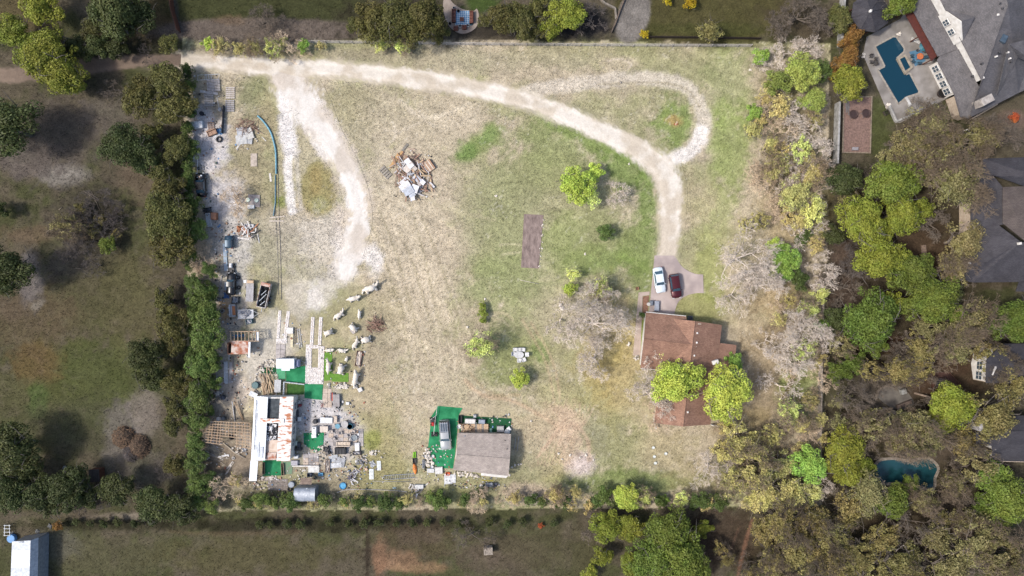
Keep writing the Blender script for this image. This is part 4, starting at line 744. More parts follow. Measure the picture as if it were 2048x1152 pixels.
# --- rusty roofed shed with open rafters
rs = thing('rusty_shed', 'small shed with rusted sheet roof and open rafters above', 'shed', 490, 690, fixed=True)
panels(rs, (463, 682, 2.3), (497, 682, 2.3), (496, 708, 1.9), (462, 708, 1.9), 4, [RUST])
panels(rs, (497, 684, 2.25), (501, 684, 2.25), (500, 715, 1.8), (496, 715, 1.8), 2, [WMETAL])
for i in range(8):
    x = 461 + i * 7.2; MB().tube([P(x, 663, 2.0), P(x + .6, 682, 2.3)], .07, 4).build('rafter', WOODT, rs, True)
for y, z in ((663, 1.95), (682, 2.2)): MB().tube([P(459, y, z), P(518, y, z)], .07, 4).build('beam', WOODT, rs, True)
panels(rs, (511, 664, 1.95), (517, 664, 1.95), (517, 681, 2.1), (511, 681, 2.1), 2, [WMETAL])
k = [P(464, 684), P(496, 684), P(496, 706), P(464, 706)]
hull_walls(rs, k, 0, 1.85, mat('rust_plank_wall', c(150, 110, 90), c(110, 84, 70), 3, .9))
for q in ((460, 664), (517, 664), (517, 681), (490, 664)): p = P(*q); MB().box(p.x, p.y, -.1, .12, .12, 2.0).build('post', WOODW, rs, True)
# --- silver round roofed shed
ss = thing('round_roofed_shed', 'silver corrugated round roofed shed with brown lean-to near bottom hedge', 'shed', 615, 980, fixed=True)
def quonset(root, x0, x1, y0, y1, z, n=10, sheets=4, material=STEEL):
    a, b = P(x0, y0), P(x1, y1); wd = a.y - b.y; cy = (a.y + b.y) / 2
    for s_ in range(sheets):
        u0 = a.x + (b.x - a.x) * s_ / sheets; u1 = a.x + (b.x - a.x) * ((s_ + 1.04) / sheets)
        m = MB(); rr = .01 * (s_ % 2)
        m.grid(lambda u, v: (u0 + (u1 - u0) * u, cy + math.cos(math.pi * v) * (wd / 2 + rr), z + math.sin(math.pi * v) * wd * .28 + rr + .012 * math.cos(u * 44)), 14, n)
        m.build('roof_sheet', material, root, True, True)
    for x in (a.x + .04, b.x - .04):
        pr = [(cy + math.cos(math.pi * i / n) * wd * .48, z + math.sin(math.pi * i / n) * wd * .27) for i in range(n + 1)]
        prof = [(cy - wd * .48, 0)] + pr[::-1] + [(cy + wd * .48, 0)]; m = MB(); kk = len(prof)
        m.add([(x - .04, y, zz) for y, zz in prof] + [(x + .04, y, zz) for y, zz in prof], [tuple(range(kk)), tuple(range(kk, 2 * kk))[::-1]] + [((i + 1) % kk, i, i + kk, (i + 1) % kk + kk) for i in range(kk)]); m.build('end_wall', material, root, True)
    for y in (cy - wd * .48, cy + wd * .48): MB().box((a.x + b.x) / 2, y, 0, abs(b.x - a.x) - .1, .06, z).build('side_wall', material, root, True)
quonset(ss, 596, 637, 969, 996, 1.9)
panels(ss, (601, 956, 1.9), (624, 956, 1.9), (623, 969, 2.1), (600, 969, 2.1), 5, [mat('brown_boards', c(150, 132, 118), c(116, 100, 90), 3, .9)], 'lean_to_board')
for q in ((602, 957), (623, 957)): p = P(*q); MB().box(p.x, p.y, -.1, .1, .1, 1.85).build('post', WOODW, ss, True)
for q in ((614, 977), (613, 990)): vent(ss, *q, 2.5, .16, WMETAL)
# --- white shed at the lower left corner
wsd = thing('metal_shed', 'white ribbed metal shed cut by bottom left corner of photo', 'shed', 47, 1118, fixed=True)
panels(wsd, (24, 1083, 3.0), (61, 1081, 3.9), (58, 1190, 3.9), (20, 1190, 3.0), 6, [STEEL, mat('pale_shed_metal', c(206, 210, 216), c(186, 190, 198), 1.5, .5, .1)])
panels(wsd, (61, 1081, 3.95), (77, 1075, 3.0), (75, 1180, 3.0), (58, 1190, 3.95), 6, [STEEL])
k = [P(27, 1085, 3), P(74, 1078, 3), P(72, 1180, 3), P(23, 1188, 3)]
wall_between(wsd, k[0], k[1], 0, 2.9, STEEL, top=3.7); wall_between(wsd, k[1], k[2], 0, 2.9, STEEL); wall_between(wsd, k[3], k[0], 0, 2.9, STEEL); wall_between(wsd, k[2], k[3], 0, 2.9, STEEL, top=3.7)
# --- small timber sheds
def hut(desc, px, py, w, l, h, rot, mt, roofm, name='hutch', cat='shed', n=5):
    t = thing(name, desc, cat, px, py, rot, fixed=True)
    for i in range(n):
        x = -w / 2 + (i + .5) * w / n; MB().box(x, 0, h + .02 * (i % 2), w / n * .95, l, .05).build('roof_board', roofm, t)
    for x, y, sx, sy in ((0, l / 2 - .12, w * .9, .06), (0, -l / 2 + .12, w * .9, .06), (w / 2 - .1, 0, .06, l * .8), (-w / 2 + .1, 0, .06, l * .8)): MB().box(x, y, -.1, sx, sy, h + .1).build('wall', mt, t)
hut('small weathered wooden hutch standing alone on the bottom field', 977, 1097, 1.6, 1.3, 1.3, 4, WOODW, mat('pale_weathered_boards', c(170, 158, 144), c(120, 110, 100), 3, .9))
hut('small dark plank shed between bushes at lower left', 200, 946, 1.9, 2.2, 1.7, 4, WOODB, mat('dark_grey_boards', c(74, 66, 62), c(56, 50, 48), 3, .9))
# --- the big grey house, upper right
SH_G = shingle_mat('grey_shingles', c(116, 112, 112), c(100, 97, 98), R(60)); SH_G_SHADE = shingle_mat('grey_shingles_shaded', c(106, 104, 106), c(92, 90, 94), R(0))  # second copy of the shingles has shade painted in, for right-hand slopes
SH_DK = shingle_mat('charcoal_shingles', c(80, 78, 82), c(68, 66, 71), R(0))
bg_h = thing('mansion', 'big house with several grey shingle roofs and white gables', 'house', 1965, 100, fixed=True)
plate(bg_h, 'porch_roof', [(1823, 16, 3.2), (1800, -26, 3.2), (1836, -46, 4.1), (1862, 0, 4.1), (1916, 98, 4.1), (1876, 113, 3.2)], SH_G)
plate(bg_h, 'porch_roof', [(1880, 112, 3.3), (1874, 120, 2.9), (1908, 187, 2.9), (1921, 234, 3.2), (1936, 237, 3.2), (1958, 173, 4.3), (1917, 98, 4.3)], SH_G)
plate(bg_h, 'roof', [(1859, -44, 6.2), (2000, -44, 9.2), (2016, 8, 9.2), (1937, 237, 3.4), (1964, 162, 6.0)], SH_G)
plate(bg_h, 'roof', [(2016, 8, 9.2), (2000, -40, 9.2), (2110, -40, 6.0), (2110, 150, 4.2), (2037, 186, 3.4), (1937, 237, 3.4)], SH_G_SHADE)
ridge(bg_h, (2016, 8, 9.2), (1937, 237, 3.4), SH_G, .08)
plate(bg_h, 'dormer_roof', [(1924, 41, 8.05), (1893, 20, 6.3), (1950, 33, 8.15)], SH_G); plate(bg_h, 'dormer_roof', [(1924, 41, 8.05), (1950, 33, 8.15), (1927, 80, 6.3)], SH_G_SHADE)
plate(bg_h, 'cross_roof', [(2018, 88, 8.2), (1994, 190, 4.6), (2010, 166, 4.6), (2036, 114, 6.2)], SH_G); plate(bg_h, 'cross_roof', [(2018, 88, 8.2), (2036, 114, 6.2), (2090, 140, 6), (2090, 70, 8.2)], SH_G_SHADE)
def wall3(root, pts, material, name='wall', t=.2):
    """an upright wall through pixel points given with heights (bottom edge then top edge)"""
    n = len(pts) // 2; V = wpx(pts); m = MB(); base = V[:n]; top = V[n:]
    for i in range(n): top[i] = Vector((base[i].x, base[i].y, pts[n + i][2]))
    d = (base[-1] - base[0]); nn = Vector((-d.y, d.x, 0)).normalized() * t; K = base + top[::-1]; k = len(K)
    m.add([v for v in K] + [v + nn for v in K], [tuple(range(k)), tuple(range(k, 2 * k))[::-1]] + [((i + 1) % k, i, i + k, (i + 1) % k + k) for i in range(k)])
    return m.build(name, material, root, True), base
wl1, b1 = wall3(bg_h, [(1849, -20, 3.8), (1950, 165, 3.8), (0, 0, 6.05), (0, 0, 6.05)], W_WHITE)
wl2, b2 = wall3(bg_h, [(1875, 33, 3.9), (1891, 62, 3.9), (1907, 91, 3.9), (0, 0, 6.1), (0, 0, 7.9), (0, 0, 6.1)], W_WHITE, 'gable', .3)
for u in (.3, .62): window(bg_h, b2[0], b2[2], u, 4.7, .9, 1.3, .32)
wl3, b3 = wall3(bg_h, [(1857, 133, 0), (1889, 197, 0), (0, 0, 2.6), (0, 0, 2.6)], W_WHITE, 'wall', .25)
for u in (.15, .38, .62, .85): window(bg_h, b3[0], b3[1], u, 1.0, 1.0, 1.5, .28)
k = [P(1840, -30, 3), P(2110, -30, 3), P(2110, 150, 3), P(2036, 182, 3), P(1938, 232, 3), P(1926, 226, 3), P(1914, 190, 3)]
for i in range(6): wall_between(bg_h, k[i], k[i + 1], 0, 3.0, W_CREAM)
MB().slab(wpx([(1808, 24, 2.6), (1822, 16, 2.7), (1874, 112, 2.7), (1863, 122, 2.6)]), .08).build('awning', mat('red_brown_awning', c(92, 44, 34), c(78, 36, 28), 2, .7), bg_h, True)
for q in ((1808, 24), (1836, 74), (1862, 120)): p = P(*q, 2.5); MB().box(p.x, p.y, 0, .15, .15, 2.5).build('post', WOODB, bg_h, True)
q = P(1976, 199, 6.0); MB().box(q.x, q.y, 3.2, 2.2, 1.3, 2.8, R(28), .08).build('chimney', mat('chimney_stone', c(186, 178, 170), c(150, 142, 136), 2, .9), bg_h, True)
for x, y, z in ((1999, 8, 8.7), (2004, 18, 8.7), (1945, 152, 5.6), (2022, 124, 6.5), (1964, 127, 6.8), (1999, 105, 7.5), (1993, 113, 7.4), (2016, 105, 7.5), (2020, 117, 7.0), (1995, 30, 8.3)): vent(bg_h, x, y, z, .34 if z > 8 else .26, DARK if x in (1999, 2004, 1945, 2022, 1964) else W_WHITE)
sk = MB(); p = P(2010, 76, 7.7); sk.box(p.x, p.y, 6.9, 1.0, 1.3, .7, R(-25), .05); sk.build('skylight', GLASS, bg_h, True)
wall_between(bg_h, P(1935, 240), P(1985, 212), 0, 1.3, W_CREAM, .25, 'yard_wall')
# --- grey house at the right edge
gh = thing('grey_house', 'long grey shingle roofed house cut by right edge of photo', 'house', 1995, 450, fixed=True)
plate(gh, 'roof', [(1966, 317, 4.2), (2130, 312, 4.2), (2130, 372, 7.5), (2048, 372, 7.5), (1985, 350, 4.6), (1966, 350, 4.2)], SH_DK)
plate(gh, 'roof', [(1941, 350, 3.6), (1985, 349, 4.4), (2010, 380, 5.6), (2010, 448, 5.6), (1942, 465, 3.6)], SH_DK)
plate(gh, 'roof', [(2006, 374, 6.4), (2060, 372, 7.5), (2130, 372, 7.8), (2130, 470, 8.6), (2060, 490, 8.4), (2006, 446, 6.4)], shingle_mat('brown_grey_shingles', c(96, 88, 84), c(84, 76, 74), R(20)))
plate(gh, 'roof', [(1942, 463, 3.7), (1992, 446, 5.0), (2042, 484, 7.6), (2120, 484, 7.6), (2120, 563, 3.8), (1946, 565, 3.8), (1914, 559, 3.6)], SH_DK)
wall3(gh, [(2001, 378, 4.8), (2001, 446, 4.8), (0, 0, 6.4), (0, 0, 6.4)], W_WHITE)
wl_, b_ = wall3(gh, [(1980, 452, 3.6), (1980, 474, 3.6), (0, 0, 5.0), (0, 0, 5.0)], W_WHITE, 'dormer_wall')
window(gh, b_[1], b_[0], .5, 4.0, 1.2, .8, .12)
k = [P(1968, 322, 3.5), P(2130, 318, 3.5), P(2130, 558, 3.5), P(1948, 560, 3.5), P(1922, 555, 3.5), P(1946, 466, 3.5), P(1945, 354, 3.5), P(1968, 354, 3.5)]
for i in (0, 2, 3, 4, 5, 6, 7): wall_between(gh, k[i], k[(i + 1) % 8], 0, 3.4, W_CREAM)
for q in ((1984, 399, 4.4), (1984, 425, 4.4)):
    p = P(*q); MB().box(p.x, p.y, q[2] - .3, 1.0, .8, .5, 0, .05).build('skylight', GLASS, gh, True)
for q in ((2039, 487, 7.6), (1938, 526, 4.2), (2000, 498, 5.2), (2028, 538, 4.8), (1991, 548, 4.2)): vent(gh, *q, s=.4 if q[0] in (2039, 1938) else .18)
for a, b in (((1929, 361), (1944, 357)), ((1927, 402), (1946, 398))): wall_between(gh, P(*a), P(*b), 0, 1.4, W_WHITE, .15, 'yard_wall')
plate(gh, 'porch_roof', [(2038, 564, 3.2), (2120, 564, 3.2), (2120, 584, 2.8), (2032, 583, 2.8)], SH_DK)
# --- dark roofed houses, lower right
dh = thing('dark_house', 'charcoal roofed house with white gable wall at right edge', 'house', 2020, 728, fixed=True)
plate(dh, 'roof', [(2006, 687, 4.0), (2130, 687, 4.0), (2130, 728, 6.4), (1975, 728, 6.4), (1973, 720, 6.0)], SH_DK)
plate(dh, 'roof', [(1973, 726, 6.4), (2130, 726, 6.4), (2130, 768, 4.0), (1972, 766, 4.0)], SH_DK)
wl_, b_ = wall3(dh, [(1950, 693, 0), (1942, 727, 0), (1946, 758, 0), (0, 0, 3.9), (0, 0, 6.1), (0, 0, 3.9)], W_WHITE, 'gable', .3)
for u in (.55, .85): window(dh, b_[0], b_[2], u, 1.2, 1.3, 1.5, .32)
wall_between(dh, b_[2], P(2120, 762), 0, 3.8, W_CREAM); wall_between(dh, b_[0], P(2120, 690), 0, 3.8, W_CREAM)
d2 = thing('chimney_house', 'charcoal roofed house with square stone chimney at right edge', 'house', 2010, 880, fixed=True)
plate(d2, 'roof', [(1952, 864, 5.6), (2130, 860, 5.6), (2130, 890, 6.2), (1954, 888, 6.2)], SH_DK)
plate(d2, 'roof', [(1954, 887, 6.2), (2130, 888, 6.2), (2130, 925, 3.6), (1986, 922, 3.6), (1984, 892, 5.8)], SH_DK)
plate(d2, 'roof', [(2020, 832, 3.6), (2130, 828, 3.6), (2130, 862, 5.6), (1990, 864, 5.5)], SH_DK)
q = P(1973, 855, 6.6); MB().box(q.x, q.y, 0, 2.3, 1.3, 6.6, 0, .1).build('chimney', mat('white_stone', c(176, 172, 170), c(140, 136, 134), 2, .9), d2, True)
wl_, b_ = wall3(d2, [(1924, 863, 0), (1950, 886, 0), (0, 0, 5.3), (0, 0, 5.3)], W_WHITE)
wl_, b_ = wall3(d2, [(1968, 892, 0), (1962, 912, 0), (0, 0, 3.6), (0, 0, 3.6)], W_CREAM); window(d2, b_[0], b_[1], .5, 1.0, 1.0, 1.5, .22)
wall_between(d2, b_[1], P(2100, 915), 0, 3.5, W_CREAM); wall_between(d2, P(1924, 863), P(2060, 835), 0, 3.5, W_CREAM)
# --- octagonal pavilion
oc = thing('pavilion', 'dark shingled octagonal pavilion beside the angular pool', 'pavilion', 1742, 29, fixed=True)
ctr = (1741, 22, 5.2); ring = [(1741 + 40 * math.cos(R(22.5 + 45 * i + 8)), 26 + 40 * math.sin(R(22.5 + 45 * i + 8)), 3.0) for i in range(8)]
for i in range(8):
    plate(oc, 'roof_facet', [ctr, ring[i], ring[(i + 1) % 8]], SH_DK, .1); p = P(*ring[i]); p = p * .99 + P(*ctr) * .01
    e = P(*ring[i]); f = P(*ctr); q = e + (f - e) * .25; MB().box(q.x, q.y, -.1, .18, .18, 3.1).build('post', WOODB, oc, True); ridge(oc, ring[i], ctr, SH_DK, .06)
q = P(*ctr); MB().lathe(q.x, q.y, [(.25, 5.0), (.25, 5.35), (.12, 5.5), (.02, 5.8)], 10).build('finial', W_WHITE, oc, True)

# ------------------------------------------------------------------ pools, decks and patios
sheet('pool_deck', [(1727, 104), (1733, 74), (1800, 38), (1812, 24), (1872, 122), (1907, 190), (1800, 246), (1792, 246), (1770, 212), (1727, 112)], CONCD, .06)
wt = sheet('pool_water', [(1749, 93), (1786, 73), (1793, 74), (1795, 78), (1809, 97), (1808, 104), (1793, 117), (1811, 149), (1819, 146), (1838, 182), (1837, 187), (1812, 195), (1796, 209), (1755, 140), (1769, 133)], WATER, .075, t=.1)
pc = [(1749, 93), (1786, 73), (1793, 74), (1795, 78), (1809, 97), (1808, 104), (1793, 117), (1811, 149), (1819, 146), (1838, 182), (1837, 187), (1812, 195), (1796, 209), (1755, 140), (1769, 133)]
def coping(pts, name, desc, material, w=.34, h=.1, closed=True, fixed=True):
    """a low stone edge, one block after another"""
    cx = sum(p[0] for p in pts) / len(pts); cy = sum(p[1] for p in pts) / len(pts); t = thing(name, desc, 'edging', cx, cy, fixed=fixed)
    n = len(pts)
    for i in range(n if closed else n - 1):
        a, b = P(*pts[i]), P(*pts[(i + 1) % n]); d = b - a; m = max(1, int(d.length / .9))
        for j in range(m):
            q = a + d * ((j + .5) / m); MB().box(q.x, q.y, -.05, d.length / m - .02, w, h + .05 + .012 * ((i + j) % 2), math.atan2(d.y, d.x), .02).build('edge_stone', material, t, True)
    return t
coping(pc, 'pool_edge', 'pale stone edge around the angular pool', mat('coping_stone', c(168, 160, 148), c(140, 132, 122), 2, .85))
sp = thing('hot_tub', 'square raised spa on the side of the angular pool', 'hot tub', 1808, 129, fixed=True)
o = [P(1791, 119), P(1808, 110), P(1824, 136), P(1808, 150)]; i_ = [P(1797, 120), P(1807, 115), P(1818, 136), P(1808, 143)]
for k in range(4): MB().prism([tuple(v[:2]) for v in (o[k], o[(k + 1) % 4], i_[(k + 1) % 4], i_[k])], 0, .45).build('rim', mat('spa_stone', c(170, 158, 140), c(140, 130, 114), 2, .85), sp, True)
MB().prism([tuple(v[:2]) for v in i_], .1, .36).build('water', WATER, sp, True)
kp = arc((1744, 947), (1750, 930), (1762, 919), (1793, 917), (1820, 922), (1848, 914), (1866, 922), (1877, 937), (1870, 955), (1867, 977), (1840, 976), (1803, 966), (1770, 968), (1752, 962), (1744, 947))[:-1]
sheet('pool_water', kp, mat('murky_pool_water', c(34, 74, 80), c(24, 56, 62), .3, .08, spec=.5, detail=4), .03, t=.1)
coping([(x, y) for x, y in kp[::2]], 'pool_edge', 'curved stone edge around the kidney shaped pool', mat('pool_rim', c(150, 140, 126), c(120, 110, 100), 2, .85), .5)
sheet('patio', arc((1751, 790), (1762, 776), (1786, 769), (1804, 774), (1826, 800), (1822, 814), (1790, 818), (1768, 806), (1751, 790))[:-1], mat('patio_flags', c(112, 106, 98), c(92, 86, 80), .8, .9), .05)
coping(arc((1751, 798), (1756, 780), (1770, 772), (1792, 768)), 'garden_wall', 'curved stone garden edge around the grey patio', mat('garden_stone', c(150, 136, 120), c(116, 104, 92), 3, .9), .35, .35, False)
coping(arc((1811, 660), (1814, 672), (1826, 684), (1846, 686), (1864, 680), (1890, 674), (1910, 664), (1918, 670)), 'garden_wall', 'long curving pale garden edge above the hexagonal deck', mat('garden_stone', c(150, 136, 120), c(116, 104, 92), 3, .9), .3, .3, False)
coping([(1803 + 11 * math.cos(a * .5236), 696 + 11 * math.sin(a * .5236)) for a in range(12)], 'fire_ring', 'round stone fire ring among the trees left of hexagonal deck', mat('garden_stone', c(150, 136, 120), c(116, 104, 92), 3, .9), .35, .35)
hd = thing('deck', 'hexagonal brown deck under the trees at right', 'deck', 1886, 765, fixed=True)
hp = [(1862, 743), (1893, 743), (1914, 765), (1911, 774), (1880, 789), (1862, 776)]
M_DECK = mat('deck_boards', c(84, 58, 48), c(66, 44, 38), 3, .8, stretch=(1, 5, 1))
for i in range(11):
    y0 = 743 + i * 4.2; y1 = y0 + 3.9
    def span(y):
        xs = []
        for k in range(6):
            (xa, ya), (xb, yb) = hp[k], hp[(k + 1) % 6]
            if ya != yb and min(ya, yb) <= y <= max(ya, yb): xs.append(xa + (xb - xa) * (y - ya) / (yb - ya))
        return (min(xs), max(xs)) if len(xs) > 1 else None
    s0, s1 = span(y0 + .01), span(min(y1, 788.9))
    if s0 and s1: MB().prism([tuple(P(x, y)[:2]) for x, y in ((s0[0], y0), (s0[1], y0), (s1[1], y1), (s1[0], y1))], .3, .36).build('deck_board', M_DECK, hd, True)
MB().prism([tuple(P(1886 + (x - 1886) * .96, 765 + (y - 765) * .96)[:2]) for x, y in hp], -.05, .29).build('deck_base', WOODB, hd, True)
for k in range(6):
    if k != 0: wall_between(hd, P(*hp[k]), P(*hp[(k + 1) % 6]), .62, .72, mat('deck_rail', c(104, 72, 58), c(84, 56, 46), 3, .8), .08, 'rail')
    p = P(*hp[k]); MB().box(p.x, p.y, 0, .12, .12, 1.0).build('post', WOODB, hd, True)
def trampoline(desc, px, py, r, col=(34, 32, 36), z0=0.0):
    t = thing('trampoline', desc, 'trampoline', px, py, fixed=True, z=0); t.location.z = z0
    n = 24; MB().lathe(0, 0, [(r * .82, .48), (r * .82, .5), (0.02, .49)], n, False).build('mat', paint(*col), t)
    MB().lathe(0, 0, [(r * .82, .5), (r * .9, .55), (r, .5), (r * .9, .46)], n, False).build('pad', paint(86, 66, 60), t)
    for k in range(6): a = k * 1.047; MB().tube([(r * .97 * math.cos(a), r * .97 * math.sin(a), 0), (r * .97 * math.cos(a), r * .97 * math.sin(a), .5)], .03, 6).build('leg', STEEL, t)
    return t
trampoline('round dark trampoline standing on the hexagonal deck', 1875, 765, 1.0, (44, 46, 52), .36)
# play bed
pb = sheet('play_bed', [(1688, 195), (1742, 195), (1739, 305), (1686, 304)], mat('mulch', c(142, 116, 106), c(116, 94, 86), 3, 1, bump=.4), .04, kind=None, desc='rectangular brown mulch play bed with timber border beside the lot', cat='play area')
for i, (a, b) in enumerate((((1687, 194), (1743, 194)), ((1743, 194), (1740, 306)), ((1740, 306), (1685, 305)), ((1685, 305), (1687, 194)))):
    a, b = P(*a), P(*b); d = b - a; q = (a + b) / 2; bo = MB().box(q.x, q.y, -.05, d.length + (.2 if i % 2 else -.2), .2, .24, math.atan2(d.y, d.x), .02).build('border_timber', mat('border_timber', c(150, 136, 118), c(116, 104, 92), 3, .9), pb)
trampoline('left of two round frames on the mulch play bed', 1704, 230, .8, (66, 50, 48), .05); trampoline('right of two round frames on the mulch play bed', 1729, 228, .8, (66, 50, 48), .05)
# blue rug patio
sheet('patio', arc((886, 12), (889, 32), (900, 54), (920, 67), (940, 64), (954, 52), (958, 34), (954, 18), (946, 22), (925, 18), (908, 8), (897, -4), (888, -4), (886, 12))[:-1], mat('pale_patio', c(162, 148, 136), c(140, 126, 116), 1, .85), .05)
rg = MB().prism([tuple(P(*p)[:2]) for p in ((911, 22), (940, 22), (938, 50), (910, 50))], .03, .075)
def rug_mat():
    m = bpy.data.materials.new('blue_rug'); m.use_nodes = True; n = m.node_tree.nodes; l = m.node_tree.links; ck = n.new('ShaderNodeTexChecker')
    ck.inputs['Scale'].default_value = 4; ck.inputs['Color1'].default_value = (*c(70, 128, 168), 1); ck.inputs['Color2'].default_value = (*c(190, 204, 212), 1)
    tc = n.new('ShaderNodeTexCoord'); mp = n.new('ShaderNodeMapping'); mp.inputs['Rotation'].default_value = (0, 0, .785); l.new(tc.outputs['Object'], mp.inputs[0]); l.new(mp.outputs[0], ck.inputs['Vector'])
    l.new(ck.outputs['Color'], n['Principled BSDF'].inputs['Base Color']); n['Principled BSDF'].inputs['Roughness'].default_value = 1; return m
reg(rg.build('rug', rug_mat()), 'blue and white patterned rug on round pale patio', 'rug', 925, 36, fixed=True)
# low walls, fences
def fence(name, desc, pts, h, gap, material, rails=3, r=.05, cat='fence', post=.12):
    t = thing(name, desc, cat, *pts[len(pts) // 2][:2], fixed=True)
    for i in range(len(pts) - 1):
        a, b = P(*pts[i]), P(*pts[i + 1]); d = b - a; m = max(1, round(d.length / gap)); ang = math.atan2(d.y, d.x)
        for j in range(m + (i == len(pts) - 2)):
            q = a + d * (j / m); MB().box(q.x, q.y, -.15, post, post, h + .2, ang, .02).build('post', material, t, True)
        for j in range(m):
            q = a + d * ((j + .5) / m)
            for k in range(rails):
                z = h * (.25 + .7 * k / max(1, rails - 1)); MB().box(q.x - math.sin(ang) * -.02, q.y, z, d.length / m - post * .9, .05, .12, ang).build('rail', material, t, True)
    return t
M_FW = mat('pale_fence_wood', c(206, 198, 190), c(172, 164, 156), 3, .85)
fence('rail_fence', 'pale post and rail fence along the top of the lot', [(600, 86), (760, 88), (1000, 91), (1240, 93), (1500, 94)], 1.3, 2.35, M_FW, 3)
def board_fence(name, desc, pts, h, material, w=.9, cat='fence'):
    t = thing(name, desc, cat, *pts[len(pts) // 2][:2], fixed=True)
    for i in range(len(pts) - 1):
        a, b = P(*pts[i]), P(*pts[i + 1]); d = b - a; m = max(1, round(d.length / w)); ang = math.atan2(d.y, d.x)
        for j in range(m):
            q = a + d * ((j + .5) / m); MB().box(q.x, q.y, -.1, d.length / m - .03, .05, h + .1 + .03 * (j % 2), ang).build('board', material, t, True)
        e = Vector((-d.y, d.x, 0)).normalized() * .06
        for z in (.35, h - .3): MB().tube([a + e + Vector((0, 0, z)), b + e + Vector((0, 0, z))], .05, 4).build('rail', material, t, True)
board_fence('board_fence', 'dark brown board fence at the top beside the mulch border', [(345, -10), (350, 25), (358, 50), (362, 66)], 1.7, WOODB)
board_fence('board_fence', 'grey wooden fence running down the right side of the lot', [(1640, 600), (1638, 700), (1636, 800), (1634, 910)], 1.6, mat('grey_fence_wood', c(190, 178, 168), c(150, 140, 130), 3, .9))
M_LW = mat('light_wall', c(176, 174, 170), c(140, 138, 134), 1.5, .8)
def lowwall(name, desc, pts, h, w, material, cat='wall'):
    t = thing(name, desc, cat, *pts[len(pts) // 2], fixed=True)
    for i in range(len(pts) - 1):
        a, b = P(*pts[i]), P(*pts[i + 1]); d = b - a; m = max(1, round(d.length / 1.2))
        for j in range(m):
            q = a + d * ((j + .5) / m); MB().box(q.x, q.y, -.1, d.length / m - .015, w, h + .1 + .01 * (j % 3), math.atan2(d.y, d.x), .03).build('coping_block', material, t, True)
lowwall('garden_wall', 'pale wall between pavilion and the lot, top right', [(1682, -10), (1679, 30), (1677, 60), (1676, 96)], 1.7, .4, M_LW)
lowwall('garden_wall', 'pale grey wall along the mulch play bed', [(1671, 208), (1669, 270), (1667, 330)], 1.7, .35, M_LW)
lowwall('garden_wall', 'short stone wall at the lower corner of the angular pool deck', [(1776, 212), (1790, 244), (1840, 222), (1868, 204)], .6, .35, M_LW)
lowwall('garden_wall', 'brick edging strip between trees left of grey house', [(1846, 490), (1849, 530), (1853, 560)], .3, .8, mat('tan_strip', c(140, 118, 102), c(110, 94, 82), 3, .9))
lowwall('garden_wall', 'slanted wood edging beside the pebble bed, top', [(1250, -5), (1240, 20), (1230, 48), (1222, 66)], .5, .25, mat('edge_wood', c(122, 106, 92), c(94, 82, 72), 3, .9))
lowwall('garden_wall', 'curved pale edging above the dark shrub bed, top', [(1196, -4), (1210, 8), (1230, 18), (1232, 40)], .5, .3, mat('edge_pale', c(150, 140, 128), c(120, 112, 102), 3, .9))
board_fence('board_fence', 'dark wooden garden fence at top behind the mown lawn', [(1290, 76), (1400, 77), (1520, 79)], 1.0, mat('dark_fence', c(66, 54, 46), c(48, 40, 36), 3, .9), 1.6)
